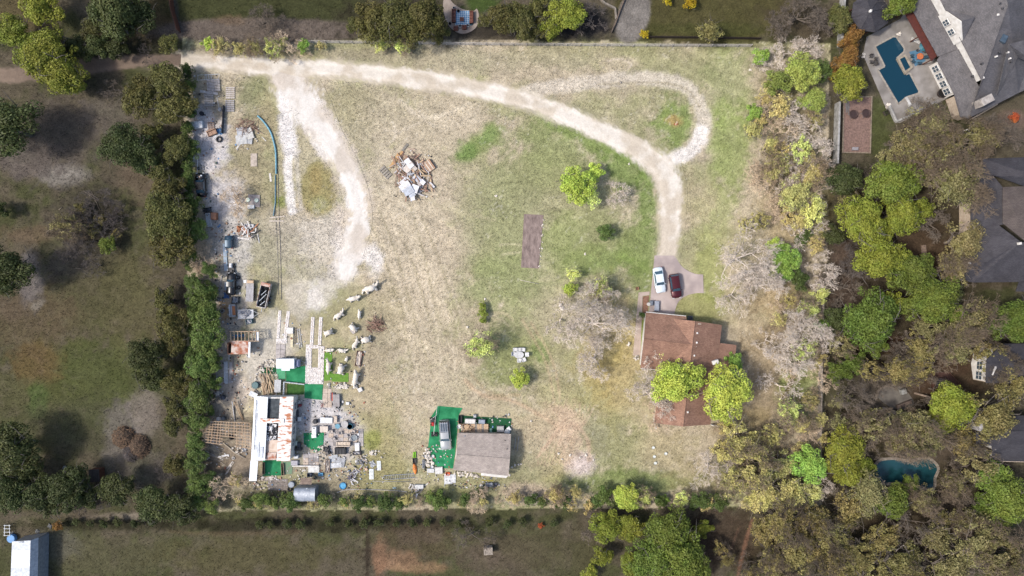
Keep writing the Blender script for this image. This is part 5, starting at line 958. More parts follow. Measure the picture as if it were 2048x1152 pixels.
# ------------------------------------------------------------------ vehicles
def car(name, desc, px, py, rot, col, L=4.65, W=1.8, kind='sedan', roofh=1.42, metal=.3):
    """a car whose nose points along local -Y after rot; body lofted along its length, glass, wheels, lamps"""
    t = thing(name, desc, 'car' if kind != 'pickup' else 'truck', px, py, rot, fixed=True)
    body = mat('car_paint_' + name + str(px), c(*col), tuple(v * .92 for v in c(*col)), 1.5, .25, metal, spec=.5)
    hz = {'sedan': .92, 'suv': 1.02, 'pickup': 1.08}[kind]; belt = hz + .02; m = MB()
    st = [(-.5, .62, .42, .60), (-.485, .82, .30, .72), (-.44, .93, .22, hz - .10), (-.36, .98, .2, hz - .04), (-.2, 1, .2, hz), (0, 1, .2, hz + .02), (.2, 1, .2, hz + .02), (.36, .99, .2, hz + .02), (.45, .94, .22, hz), (.485, .86, .3, hz - .1), (.5, .7, .4, hz - .28)]
    V = []; K = 9
    for u, wk, zb, zt in st:
        w = W / 2 * wk; y = u * L
        V += [(-w * .92, y, zb), (-w, y, zb + (zt - zb) * .35), (-w, y, zt - .12), (-w * .9, y, zt - .02), (0, y, zt + .03), (w * .9, y, zt - .02), (w, y, zt - .12), (w, y, zb + (zt - zb) * .35), (w * .92, y, zb)]
    F = [(i * K + k, (i + 1) * K + k, (i + 1) * K + k + 1, i * K + k + 1) for i in range(len(st) - 1) for k in range(K - 1)] + [(i * K + 8, (i + 1) * K + 8, (i + 1) * K, i * K) for i in range(len(st) - 1)]
    F += [tuple(range(K)), tuple(range((len(st) - 1) * K, len(st) * K))[::-1]]
    m.add(V, [f[::-1] for f in F]); m.build('body', body, t, smooth=True)
    y0, y1, y2, y3 = {'sedan': (-.21, -.09, .22, .36), 'suv': (-.22, -.10, .40, .475), 'pickup': (-.2, -.09, .12, .16)}[kind]
    w0, w1 = W / 2 * .93, W / 2 * .74; z0, z1 = belt - .05, roofh
    bl = [(-w0, y0 * L, z0), (w0, y0 * L, z0), (w0, y3 * L, z0), (-w0, y3 * L, z0)]; tp = [(-w1, y1 * L, z1), (w1, y1 * L, z1), (w1, y2 * L, z1), (-w1, y2 * L, z1)]
    m = MB(); m.add(bl + tp, [(4, 5, 6, 7), (0, 1, 5, 4), (1, 2, 6, 5), (2, 3, 7, 6), (3, 0, 4, 7)]); m.build('cabin', body, t)
    m = MB(); m.grid(lambda u, v: ((u - .5) * 2 * w1 * 1.0, (y1 + (y2 - y1) * v) * L, z1 + .006 + .05 * (1 - (2 * u - 1) ** 2)), 6, 4); m.build('roof_panel', body, t, smooth=True)
    def glass(nm, ids, sh=.1):
        q = [Vector((bl + tp)[i]) for i in ids]; ce = sum(q, Vector()) / 4; n = (q[1] - q[0]).cross(q[2] - q[0]).normalized()
        q = [ce + (v - ce) * (1 - sh) + n * .012 for v in q]; MB().add([v for v in q] + [v - n * .03 for v in q], [(0, 1, 2, 3), (4, 7, 6, 5), (0, 4, 5, 1), (1, 5, 6, 2), (2, 6, 7, 3), (3, 7, 4, 0)]).build(nm, mat('car_glass', c(70, 96, 112), c(58, 84, 100), 1, .05, spec=.8), t)
    glass('windshield', (0, 1, 5, 4)); glass('rear_window', (2, 3, 7, 6)); glass('side_window', (1, 2, 6, 5), .14); glass('side_window', (3, 0, 4, 7), .14)
    for sx in (-1, 1):
        for y in (-.31, .3):
            wh = MB(); wh.tube([(sx * W / 2 * .78, y * L, .33), (sx * W / 2 * .985, y * L, .33)], .33, 16); wo = wh.build('wheel', BLACK, t)
            MB().tube([(sx * W / 2 * .97, y * L, .33), (sx * W / 2 * .995, y * L, .33)], .2, 12).build('rim', STEEL, wo)
        MB().box(sx * W / 2 * .68, -.478 * L, .58, .34, .2, .14, sx * .3, .03).build('headlight', mat('lamp_lens', c(220, 224, 228), c(200, 204, 208), 2, .15), t)
        MB().box(sx * W / 2 * .74, .482 * L, .66, .26, .1, .16, 0, .02).build('taillight', mat('tail_lens', c(150, 24, 24), c(120, 18, 18), 2, .2), t)
        MB().box(sx * (W / 2 + .08), (y0 + .03) * L, belt - .04, .18, .12, .13, 0, .03).build('mirror', body, t)
    return t, body
car('sedan_car', 'white sedan on the concrete driveway', 1317, 560, 9, (226, 236, 242), 4.6, 1.8, 'sedan', metal=0)
car('sport_utility_car', 'dark maroon car beside the white sedan on the driveway', 1348.5, 572, 9, (88, 34, 40), 4.35, 1.8, 'suv', 1.6)
pk, pbody = car('pickup_truck', 'silver truck with roof rack parked on green carpet', 891, 868, 4, (186, 188, 188), 5.4, 1.95, 'pickup', 1.75)
MB().box(0, 1.55, .95, 1.7, 2.1, .72, 0, .08, .97).build('bed_cap', mat('dark_cap', c(92, 88, 86), c(74, 70, 70), 2, .4), pk)
for x in (-.6, -.2, .2, .6): MB().box(x, 1.55, 1.7, .09, 1.8, .06).build('rack_bar', STEEL, pk)
for x in (-.4, 0, .4): MB().box(x, 1.45, 1.675, .24, 1.5, .03).build('cap_window', GLASS, pk)
for y in (.8, 2.25): MB().box(0, y, 1.66, 1.5, .07, .05).build('rack_bar', STEEL, pk)
bc, _ = car('wrecked_car', 'black wrecked car without hood half under the left hedge', 405, 371, 184, (28, 30, 34), 4.3, 1.75, 'sedan', 1.35)
for i, (x, y, s_) in enumerate(((-.3, -1.6, .35), (.25, -1.7, .3), (.0, -1.4, .28), (.4, -1.35, .2), (-.45, -1.3, .2))): MB().box(x, y, .86, s_, s_ * .8, .16, i, .04).build('engine_part', (STEEL, DARK, RUST)[i % 3], bc)
bt, _ = car('black_truck', 'black pickup cab among scrap on the left', 466, 568, 178, (32, 34, 38), 4.0, 1.5, 'pickup', 1.6)
MB().box(0, 1.2, .7, 1.3, 1.5, .3, 0, .05).build('bed_cover', DARK, bt)
bs, _ = car('boxy_jeep', 'dark blue boxy car nose to the scrap heap', 461, 484, 182, (52, 78, 98), 2.3, 1.4, 'suv', 1.2)
# dump trailer, flatbeds, camper
def wheels(t, xs, ys, r=.33, w=.22):
    for x in xs:
        for y in ys:
            o = MB().tube([(x - w / 2, y, r), (x + w / 2, y, r)], r, 16).build('wheel', BLACK, t); MB().tube([(x - w / 2 - .01, y, r), (x + w / 2 + .01, y, r)], r * .55, 10).build('rim', STEEL, o)
dt = thing('dump_trailer', 'rusty dump trailer full of black scrap, tilted', 'trailer', 532, 590, -13, fixed=True)
M_DT = mat('chipped_trailer_paint', c(206, 198, 192), c(150, 112, 92), 2, .7, thresh=(.5, .6))
for x, y, sx, sy in ((-.82, 0, .1, 4.4), (.82, 0, .1, 4.4), (0, 2.2, 1.74, .1), (0, -2.2, 1.74, .1)): MB().box(x, y, .55, sx, sy, .85, 0, .02).build('side_panel', M_DT, dt)
MB().box(0, 0, .5, 1.56, 4.3, .1).build('bed_floor', DARK, dt); MB().box(0, 1.9, 1.41, 1.7, .6, .06).build('end_plate', RUST, dt)
crumple(0, -.1, 1.5, 3.6, .62, .55, 3, 14).build('scrap_load', mat('black_scrap', (.012, .012, .013), (.09, .09, .09), 2.2, .6, thresh=(.5, .7)), dt)
for a in ((-.5, -1.2, .5, .3), (.3, .9, -.4, -.1), (-.2, -1.9, .5, -1.0)): MB().tube([(a[0], a[1], 1.25), (a[2], a[3], 1.3)], .05, 5).build('pipe_piece', WMETAL, dt)
wheels(dt, (-.98, .98), (-.3, -1.1)); MB().tube([(0, -2.2, .5), (0, -3.1, .45)], .06, 6).build('tow_bar', STEEL, dt)
def flatbed(desc, px, py, rot, w, l, col, slats=6, wy=(-.2,), name='flatbed_trailer', tongue=True, rail=False):
    t = thing(name, desc, 'trailer', px, py, rot, fixed=True); m_ = paint(*col)
    MB().box(0, 0, .45, w * .9, l, .1).build('chassis', STEEL, t)
    for i in range(slats): MB().box(-w / 2 + (i + .5) * w / slats, 0, .56, w / slats * .94, l, .05 + .008 * (i % 2)).build('bed_plank', m_, t)
    wheels(t, (-w / 2 - .05, w / 2 + .05), [y * l for y in wy], .28, .18)
    if tongue: MB().tube([(-w * .3, -l / 2, .5), (0, -l / 2 - .9, .45), (w * .3, -l / 2, .5)], .05, 6).build('tow_bar', STEEL, t)
    if rail:
        for x in (-w / 2, w / 2): MB().tube([(x, -l / 2, .95), (x, l / 2, .95)], .035, 6).build('rail', m_, t); [MB().tube([(x, y * l, .55), (x, y * l, .95)], .03, 6).build('stake', m_, t) for y in (-.48, 0, .48)]
    return t
ob = flatbed('old grey plank truck bed with tan header beside the dump trailer', 502, 583, -2, 1.35, 3.6, (178, 176, 178), 6, (-.2, .2), 'truck_bed', False)
MB().box(-.1, 1.75, .62, 1.7, .5, .35, 0, .04).build('header_board', WOODT, ob); MB().box(-.75, 1.78, .98, .5, .45, .06).build('header_sheet', WMETAL, ob)
flatbed('white railed flat trailer loaded with bags below the black pickup cab', 494, 628, 92, 1.6, 2.8, (206, 208, 212), 5, (0,), rail=True)
flatbed('grey utility trailer with two wheels on the paved yard', 674, 800, 2, 1.2, 2.2, (166, 160, 158), 5, (-.3,))
cp = thing('camper', 'camper trailer with plain white roof on green carpet', 'camper', 580, 725, fixed=True)
MB().box(-.2, 0, .45, 3.2, 1.75, 1.55, 0, .07).build('shell', WMETAL, cp); MB().box(-.2, 0, .3, 3.0, 1.5, .15).build('chassis', DARK, cp)
MB().box(1.72, 0, .5, .7, 1.3, 1.0, 0, .2).build('nose_cap', mat('blue_grey_metal', c(150, 158, 182), c(120, 130, 160), 2, .5), cp); MB().tube([(2.0, -.4, .4), (2.9, 0, .4), (2.0, .4, .4)], .05, 6).build('tow_bar', STEEL, cp)
MB().box(-.2, -1.0, 1.75, 1.5, .5, .04).build('awning', WMETAL, cp); wheels(cp, (-.4, .3), (-.86, .86), .3, .16)
for x in (-1.2, -.2, .8): MB().box(x, 0, 2.0, .03, 1.6, .02).build('roof_seam', STEEL, cp)
for x in (-1.2, .6): o = MB().box(x, -.885, 1.1, .6, .03, .45).build('window', GLASS, cp)

# ------------------------------------------------------------------ small things in the yard; sizes in pixels of the photograph
jr = random.Random(77)
def single(name, m, mt, desc, cat, px, py, rot, group=None, smooth=False, z=0, fixed=False):
    o = m.build(name, mt, smooth=smooth); o.location = P(px, py); o.location.z = z; o.rotation_euler = (0, 0, R(rot)); return reg(o, desc, cat, px, py, group, fixed)
def sheetmetal(px, py, w, l, rot, col, desc='pale sheet', z=.06, name='metal_sheet', cat='sheet'):
    w *= S; l *= S; n = max(6, int(w / .12) * 2); tilt = jr.uniform(-.02, .05); m = MB()
    m.grid(lambda u, v: ((u - .5) * w, (v - .5) * l, z + .02 * math.sin(u * n * 1.57) + tilt * (v * l) + .02), n, 2)
    k = len(m.v); m.add([(x, y, q - .012) for x, y, q in m.v], [tuple(reversed(f)) for f in m.f])
    return single(name, m, paint(*col), desc, cat, px, py, rot)
def plank(px, py, w, l, rot, col=(206, 196, 182), desc='weathered plank', z=.0, name='plank'):
    w *= S; l *= S; m = MB(); sg = jr.uniform(-.02, .03)
    m.grid(lambda u, v: ((u - .5) * w, (v - .5) * l, z + .06 + sg * math.sin(v * 3.14)), 1, 6); k = len(m.v)
    m.add([(x, y, q - .05) for x, y, q in m.v], [tuple(reversed(f)) for f in m.f]); n = 7
    for a, b in ((0, 1),):
        for v in range(6): i = v * 2; m.f += [(i, i + 2, i + 2 + k, i + k), (i + 3, i + 1, i + 1 + k, i + 3 + k)]; m.m += [0, 0]
    m.f += [(1, 0, k, k + 1), (12, 13, k + 13, k + 12)]; m.m += [0, 0]
    return single(name, m, paint(*col), desc, 'plank', px, py, rot)
def pole(pts, r, col, desc, name='pole', cat='pole', z=None, mt=None, fixed=False):
    z = r if z is None else z; q = [P(p[0], p[1]) + Vector((0, 0, z if len(p) < 3 else p[2])) for p in pts]; o = q[0].copy(); o.z = 0
    m = MB().tube([v - o for v in q], r, 8); b = m.build(name, mt or paint(*col), smooth=True); b.location = o
    return reg(b, desc, cat, sum(p[0] for p in pts) / len(pts), sum(p[1] for p in pts) / len(pts), None, fixed)
def pallet(px, py, w, l, rot, n=7, col=(182, 174, 170), desc='grey wooden pallet', z=.0, across=True):
    t = thing('pallet', desc, 'pallet', px, py, rot, 'wooden pallets'); t.location.z = z; w *= S; l *= S; M = paint(*col)
    for i in range(n): MB().box(jr.uniform(-.02, .02), -l / 2 + (i + .5) * l / n, .12, w, l / n * jr.uniform(.6, .75), .03, jr.uniform(-.02, .02)).build('slat', M, t)
    for x in (-.42, 0, .42): MB().box(x * w, 0, 0, .08, l, .12).build('runner', WOODW, t)
def barrel(px, py, r, h, col, desc, name='barrel', cat='barrel', open_=False):
    r *= S; t = thing(name, desc, cat, px, py, jr.uniform(0, 90))
    pr = [(r * .94, 0), (r, .03), (r, h * .33), (r * 1.05, h * .36), (r, h * .39), (r, h * .66), (r * 1.05, h * .69), (r, h * .72), (r, h - .02), (r * .95, h)]
    if open_: pr += [(r * .88, h), (r * .86, h * .6)]
    MB().lathe(0, 0, pr, 18).build('shell', paint(*col), t, smooth=False)
    if open_: MB().lathe(0, 0, [(r * .87, h * .55), (r * .87, h * .6)], 18).build('contents', DARK, t)
    else: MB().lathe(0, 0, [(r * .9, h), (r * .88, h + .015), (r * .2, h + .02)], 18).build('lid', paint(*[min(255, v + 14) for v in col]), t)
def tub(px, py, r, h, col, desc, name='tub', cat='tub', inner=None):
    r *= S; t = thing(name, desc, cat, px, py)
    MB().lathe(0, 0, [(r * .85, 0), (r, h), (r * 1.05, h + .01), (r * 1.05, h - .03), (r * .93, h - .03), (r * .8, .06)], 22, False).build('wall', paint(*col), t)
    MB().lathe(0, 0, [(r * .86, .03), (r * .9, h * .5)], 22).build('bottom', paint(*(inner or col)), t)
def tyre(px, py, r, desc, z=0, col=None, cat='tyre'):
    r *= S; m = MB(); n = 20; k = 8; V = []; F = []
    for i in range(n):
        a = 6.283 * i / n
        for j in range(k):
            b = 6.283 * j / k; rr = r * .74 + r * .26 * math.cos(b); V.append((rr * math.cos(a), rr * math.sin(a), z + r * .26 + r * .26 * math.sin(b)))
    for i in range(n):
        for j in range(k): F.append((i * k + j, ((i + 1) % n) * k + j, ((i + 1) % n) * k + (j + 1) % k, i * k + (j + 1) % k))
    m.add(V, F); return single('tyre', m, paint(*col) if col else BLACK, desc, cat, px, py, 0, smooth=True)
def appliance(px, py, w, l, h, rot, col, desc, name='appliance', cat='appliance', knob=True):
    w *= S; l *= S; t = thing(name, desc, cat, px, py, rot); M = paint(*col)
    MB().box(0, 0, 0, w, l, h, 0, min(.05, w * .1)).build('body', M, t); MB().box(0, 0, h, w * .9, l * .86, .03, 0, .01).build('lid', paint(*[min(255, v + 8) for v in col]), t)
    MB().box(w * .42, 0, h * .5, .03, l * .5, .04).build('handle', STEEL, t) if w > .3 else None
    MB().box(0, -l * .5 - .012, h * .1, w * .85, .025, h * .8).build('door', M, t)
    if knob: MB().lathe(0, l * .3, [(w * .16, h + .03), (w * .16, h + .06), (w * .1, h + .07)], 10).build('dial', DARK, t)
def bin_(px, py, w, l, h, rot, col, desc, name='storage_bin', cat='bin', fill=None, load=None):
    w *= S; l *= S; t = thing(name, desc, cat, px, py, rot); M = paint(*col); e = .05
    for x, y, sx, sy in ((-w / 2 + e / 2, 0, e, l), (w / 2 - e / 2, 0, e, l), (0, l / 2 - e / 2, w - 2 * e, e), (0, -l / 2 + e / 2, w - 2 * e, e)): MB().box(x, y, 0, sx, sy, h, 0).build('side', M, t)
    MB().box(0, 0, .02, w - 2 * e, l - 2 * e, .05).build('floor', M, t)
    if fill: crumple(0, 0, (w - .14), (l - .14), h * .4, h * .7, jr.randrange(99), 9).build('contents', paint(*fill), t)
def tarp(px, py, w, l, rot, col, desc, amp=.25, name='tarp', cat='tarp', mt=None):
    m = crumple(0, 0, w * S, l * S, .02, amp, jr.randrange(999), 13)
    return single(name, m, mt or paint(*col), desc, cat, px, py, rot)
def table(px, py, w, l, h, rot, col, desc, name='table', round_=False, cat='table'):
    w *= S; l *= S; t = thing(name, desc, cat, px, py, rot); M = paint(*col)
    if round_: MB().lathe(0, 0, [(w / 2 * .96, h - .05), (w / 2, h - .03), (w / 2, h), (w / 2 * .97, h + .01)], 24).build('table_top', M, t)
    else: MB().box(0, 0, h - .05, w, l, .06, 0, .02).build('table_top', M, t)
    k = .33 if round_ else .42
    for x in (-k, k):
        for y in (-k, k): MB().box(x * w, y * l, 0, .06, .06, h - .05).build('leg', M, t)
    return t
def chair(px, py, rot, col=(226, 226, 226), desc='white patio chair', s=1.0, group=None, fixed=False):
    t = thing('patio_chair', desc, 'chair', px, py, rot, group, fixed); M = paint(*col); w = .62 * s
    MB().box(0, 0, .4, w, .6 * s, .06, 0, .02).build('seat', M, t); MB().box(0, .33 * s, .42, w, .07, .5, 0, .02).build('backrest', M, t)
    for x in (-1, 1):
        MB().box(x * w * .53, .02, .62, .07, .6 * s, .04).build('armrest', M, t)
        for y in (-.26, .28): MB().box(x * w * .46, y * s, 0, .05, .05, .4).build('leg', M, t)
    return t
def couch(px, py, w, l, rot, col, desc, cat='sofa', name='sofa', dk=.8):
    w *= S; l *= S; t = thing(name, desc, cat, px, py, rot); M = paint(*col); N = paint(*[v * dk for v in col])
    MB().box(0, 0, .05, w, l, .3).build('base', N, t); MB().box(0, l * .4, .05, w, l * .22, .75, 0, .05).build('backrest', M, t); n = max(2, round(w / .7))
    for x in (-1, 1): MB().box(x * (w / 2 - .08), -.05, .05, .16, l * .9, .55, 0, .03).build('armrest', M, t)
    for i in range(n): MB().box((-.5 + (i + .5) / n) * (w - .36), -l * .1, .35, (w - .36) / n - .02, l * .74, .14, 0, .04).build('cushion', M, t)
def mower(px, py, rot, col, desc, s=1.0, name='riding_mower', cat='mower'):
    t = thing(name, desc, cat, px, py, rot); M = paint(*col, rough=.35)
    MB().box(0, -.45 * s, .35, .45 * s, .7 * s, .4 * s, 0, .08).build('hood', M, t); MB().box(0, .05, .2, .95 * s, .7 * s, .12, 0, .05).build('deck', DARK, t)
    MB().box(0, .42 * s, .4, .45 * s, .4 * s, .12, 0, .04).build('seat', DARK, t); MB().box(0, .62 * s, .45, .42 * s, .08, .35, 0, .03).build('backrest', DARK, t)
    MB().tube([(0, -.1, .7), (0, .08, .95)], .03, 6).build('steering_column', DARK, t); MB().lathe(0, .1, [(.13, .95), (.16, .97), (.13, .99)], 12, False).build('steering_wheel', DARK, t)
    for x in (-.42, .42):
        for y, r in ((-.6, .18), (.5, .24)): MB().tube([(x * s - .08, y * s, r), (x * s + .08, y * s, r)], r, 12).build('wheel', BLACK, t)
ST = []
for k in range(6):
    m = MB(); rn = np.random.RandomState(900 + k); n1, n2 = 8, 6; ph = rn.rand(6) * 6
    m.grid(lambda u, v: tuple(np.array([math.cos(u * 6.2832) * math.sin(v * 3.1416), math.sin(u * 6.2832) * math.sin(v * 3.1416), math.cos(v * 3.1416) * -.62 + .5]) * (1 + .22 * math.sin(3 * u * 6.2832 + ph[0]) * math.sin(v * 3.14) + .16 * math.sin(5 * v + ph[1]) + .14 * math.sin(2 * u * 6.2832 + ph[2]))), n1, n2)
    ST.append((m.mesh('stone', ROCK), m.mesh('stone', ROCKG)))
def stone(parent, x, y, s, grey=0, z=0): return link('stone', ST[jr.randrange(6)][grey], parent, (x, y, z), (0, 0, jr.uniform(0, 6)), (s * jr.uniform(.8, 1.2), s * jr.uniform(.7, 1.1), s * jr.uniform(.5, .9)))
def stones(desc, px, py, rx, ry, n, s=.25, grey=.3, name='stone_pile', cat='stones', heap=.25, ring=False, rot=0):
    t = thing(name, desc, cat, px, py, rot)
    for i in range(n):
        a = jr.uniform(0, 6.283) if not ring else 6.283 * i / n; r = math.sqrt(jr.random()) if not ring else jr.uniform(.93, 1.07)
        stone(t, r * math.cos(a) * rx * S, r * math.sin(a) * ry * S, s * jr.uniform(.6, 1.3), int(jr.random() < grey), max(0, (1 - r)) * heap)
    return t
def rock(px, py, s, desc='pale stone', grey=0):
    o = link('stone', ST[jr.randrange(6)][grey], None, P(px, py), (0, 0, jr.uniform(0, 6)), (s, s * .85, s * .7)); reg(o, desc, 'stone', px, py)
def ladder(a, b, w, n, desc, mt=STEEL, z=.1):
    A, B = P(*a), P(*b); t = thing('ladder', desc, 'ladder', (a[0] + b[0]) / 2, (a[1] + b[1]) / 2, fixed=True); d = (B - A).normalized(); s = Vector((-d.y, d.x, 0)) * w / 2
    for k in (-1, 1): MB().tube([A + s * k + Vector((0, 0, z)), B + s * k + Vector((0, 0, z))], .045, 6).build('stile', mt, t, True)
    for i in range(n): q = A + (B - A) * ((i + .5) / n); MB().tube([q - s + Vector((0, 0, z)), q + s + Vector((0, 0, z))], .03, 6).build('rung', mt, t, True)
def boardpile(desc, px, py, w, l, n, cols, name='board_pile', cat='boards', h=.5, spread=.5, rot=0, thin=.16, lens=(.35, 1.0), group=None, fixed=False):
    """loose boards lying over one another; each is a part"""
    t = thing(name, desc, cat, px, py, rot, group, fixed); w *= S; l *= S
    for i in range(n):
        u, v = jr.gauss(0, .3), jr.gauss(0, .3); u = max(-.5, min(.5, u)); v = max(-.5, min(.5, v)); z = h * max(0, 1 - 1.6 * math.hypot(u, v)) * jr.random()
        ln = max(w, l) * jr.uniform(*lens); b = thin * jr.uniform(.5, 1.6); a = R(jr.gauss(0, 90 * spread))
        o = MB().box(0, 0, 0, b, ln, .05).build('board', paint(*cols[jr.randrange(len(cols))]), t); o.location = (u * w, v * l, z + .03 + .35 / n * i * (h > .2)); o.rotation_euler = (jr.gauss(0, .06) * (h > .2), jr.gauss(0, .12) * (h > .2), a)
    return t
def beast(desc, px, py, rot, L, kind=0, mt=None):
    """stone animal sculpture: one continuous body of lumpy limestone with head, tail and legs"""
    rn = np.random.RandomState(int(px + py)); m = MB(); L *= S * 1.12; r = L * .15
    spine = {0: [(-.5, 0, .35), (-.36, .02, .42), (-.2, 0, .5), (.0, 0, .52), (.2, 0, .5), (.34, .03, .62), (.42, .05, .8), (.52, .05, .82)], 1: [(-.5, -.1, .1), (-.38, .05, .2), (-.2, .04, .4), (0, 0, .45), (.15, 0, .45), (.28, .05, .42), (.38, .1, .5), (.5, .18, .75)], 2: [(-.3, 0, .5), (-.2, 0, .7), (0, 0, .75), (.2, 0, .7), (.3, .02, .6), (.38, .02, .62), (.42, .02, .6), (.45, .02, .58)]}[kind]
    rad = {0: [.2, .4, .9, 1.1, 1.0, .6, .55, .25], 1: [.15, .35, .8, 1, .8, .45, .35, .3], 2: [.6, 1.3, 1.6, 1.5, 1.0, .7, .5, .2]}[kind]
    pts = smooth([(x * L, y * L, z * L * .55) for x, y, z in spine], 3); rr = [float(q[0]) * r * (.85 + .3 * rn.rand()) for q in smooth([(a,) for a in rad], 3)]
    m.tube(pts, rr, 9)
    for sx, sy in ((-.2, .1), (-.2, -.1), (.2, .1), (.2, -.1)):
        k = 1.6 if kind == 2 else 1.0; m.tube([(sx * L, sy * L * .5, .26 * L), (sx * L * 1.1 * k, sy * L * 1.4 * k, .14 * L), (sx * L * 1.2 * k, sy * L * 1.7 * k, -.02)], [r * .55, r * .42, r * .4], 7)
    m.v = [tuple(np.array(v) * (1 + (rn.rand(3) - .5) * .10)) for v in m.v]
    return single('stone_sculpture', m, mt or ROCK, desc, 'sculpture', px, py, rot, 'stone animal sculptures', True)
# ---- carpets, slabs, paths
def carpet(pts, desc, mt=CARPET, z=.03): return sheet('green_carpet', pts, mt, z, kind=None, desc=desc, cat='carpet', t=.12)
carpet([(876, 812), (925, 816), (917, 831), (911, 903), (906, 937), (871, 936), (856, 895), (863, 832)], 'bright green carpet under the silver truck')
carpet([(922, 831), (1023, 837), (1021, 872), (918, 868)], 'dark green carpet above the tan roofed cabin', CARPETD, .02)
carpet([(553, 722), (571, 722), (571, 759), (553, 758)], 'light green narrow carpet strip below the camper', mat('light_green_carpet', c(96, 170, 128), c(76, 148, 108), 1.5, 1))
carpet([(572, 734), (612, 732), (611, 766), (572, 764)], 'green carpet in front of the camper')
carpet([(522, 735), (552, 735), (552, 748), (521, 746)], 'small dark green carpet left of the camper carpet', CARPETD)
carpet([(574, 768), (608, 769), (608, 789), (574, 789)], 'dull green grass mat behind white railing above trailer home', mat('grass_mat', c(70, 108, 46), c(56, 88, 40), 2, 1, bump=.4))
carpet([(609, 767), (646, 769), (644, 800), (609, 796)], 'green carpet at the foot of the stone paths', z=.035)
carpet([(607, 866), (648, 865), (646, 898), (630, 905), (608, 888)], 'green carpet square on the dusty yard right of trailer home')
carpet([(526, 921), (562, 919), (562, 951), (526, 952)], 'green carpet court below the torn trailer home', z=.02)
carpet([(566, 924), (586, 922), (584, 948), (566, 948)], 'faded green carpet strip beside the carpet court', mat('faded_carpet', c(110, 150, 118), c(130, 136, 116), 1.5, 1), .025)
carpet([(649, 700), (664, 704), (666, 760), (648, 762)], 'grass green mat right of the wide stone path', mat('grass_mat2', c(110, 150, 60), c(92, 132, 52), 2, 1, bump=.4))
carpet([(664, 748), (697, 746), (697, 764), (664, 763)], 'bright grass mat below the stone sculptures', mat('grass_mat2', c(110, 150, 60), c(92, 132, 52), 2, 1, bump=.4), .025)
def slabs(desc, pts0, nx, ny, mt, px, py, cell, rot=0, z=.05, name='paving', miss=.0, cat='paving'):
    """square slabs laid side by side, each a part"""
    t = thing(name, desc, cat, px, py, rot, fixed=True)
    for i in range(nx):
        for j in range(ny):
            if jr.random() < miss: continue
            MB().box((i - nx / 2 + .5) * cell[0], (j - ny / 2 + .5) * cell[1], -.1, cell[0] - .03, cell[1] - .03, .1 + z + jr.uniform(0, .02), jr.uniform(-.01, .01), .015).build('slab', mt[jr.randrange(len(mt))], t)
PV = [mat('paver_grey', c(190, 182, 178), c(166, 158, 154), 2, .9), mat('paver_tan', c(206, 190, 174), c(184, 166, 150), 2, .9), mat('paver_dark', c(160, 154, 152), c(136, 130, 128), 2, .9)]
slabs('paved yard of large grey and tan slabs right of trailer home', 0, 7, 4, PV, 692, 875, (.9, .78), 0, .05, 'paved_yard', .06)
slabs('pale paved strip of slabs beside the yard wall', 0, 3, 3, PV, 622, 920, (.95, .8), 2, .04, 'paved_strip')
slabs('grey concrete pad between the twin stone strips and the camper', 0, 2, 3, [PV[0]], 561, 704, (.85, .95), -2, .05, 'concrete_pad')
slabs('brick coloured patio below the carpet court', 0, 4, 3, [mat('patio_brown', c(150, 140, 132), c(124, 114, 108), 3, .9)], 556, 969, (.9, .7), 0, .04, 'brown_patio')
slabs('tan slabs beside the utility trailer', 0, 2, 4, [PV[1]], 655, 796, (.8, .85), 0, .05, 'tan_slabs')
def stonepath(desc, strips, s=.2):
    """white stones set edge to edge; too many and too small to pick apart"""
    m = MB(); cx = sum(a[0] + b[0] for a, b, w in strips) / 2 / len(strips); cy = sum(a[1] + b[1] for a, b, w in strips) / 2 / len(strips)
    for a, b, w in strips:
        A, B = P(*a), P(*b); d = B - A; n = Vector((-d.y, d.x, 0)).normalized(); nl = max(1, int(d.length / s / 1.15)); nw = max(1, int(w * S / s / 1.1)); m.mi = 1; q = (A + B) / 2; m.box(q.x, q.y, -.05, d.length, w * S, .07 + .004 * len(m.v) / 9000, math.atan2(d.y, d.x)); m.mi = 0
        for i in range(nl):
            for j in range(nw):
                if jr.random() < .06: continue
                q = A + d * ((i + .5) / nl) + n * ((j + .5) / nw - .5) * w * S; m.box(q.x + jr.uniform(-.03, .03), q.y + jr.uniform(-.03, .03), -.04, s * jr.uniform(.85, 1.2), s * jr.uniform(.85, 1.2), .04 + jr.uniform(.05, .12), jr.uniform(0, 3), .03)
    o = m.build('stone_path', [mat('white_path_stone', c(246, 240, 234), c(214, 204, 196), 1.7, .9, thresh=(.45, .75)), mat('path_bed', c(214, 204, 196), c(190, 180, 172), 3, .95)]); return reg(o, desc, 'path', cx, cy, None, True)
stonepath('pair of narrow white stone strips above the camper', [((560, 621), (556, 676), 6), ((577, 622), (570, 680), 7), ((552, 682), (574, 682), 10)])
stonepath('pair of white stone strips leading to the wide stone path', [((626, 634), (623, 690), 7), ((642, 634), (639, 690), 7)])
stonepath('wide white stone path with worn gap, right of the camper', [((618, 689), (616, 768), 12), ((643, 692), (641, 768), 12), ((630, 735), (629, 768), 14), ((630, 690), (630, 697), 14)])
sheet('garden_bed', [(1048, 428), (1087, 430), (1077, 537), (1042, 535)], mat('bare_soil', c(158, 140, 132), c(112, 97, 92), 1.1, 1, bump=1.0, detail=10, thresh=(.3, .7), stretch=(1.6, .7, 1)), .04, kind=None, desc='rectangular bed of bare dug soil in the middle of the field', cat='garden bed')
stones('pale stones edging the bare soil bed', 1083, 486, 3, 52, 26, .13, .3, 'stone_edging', 'stones', 0, rot=-5)
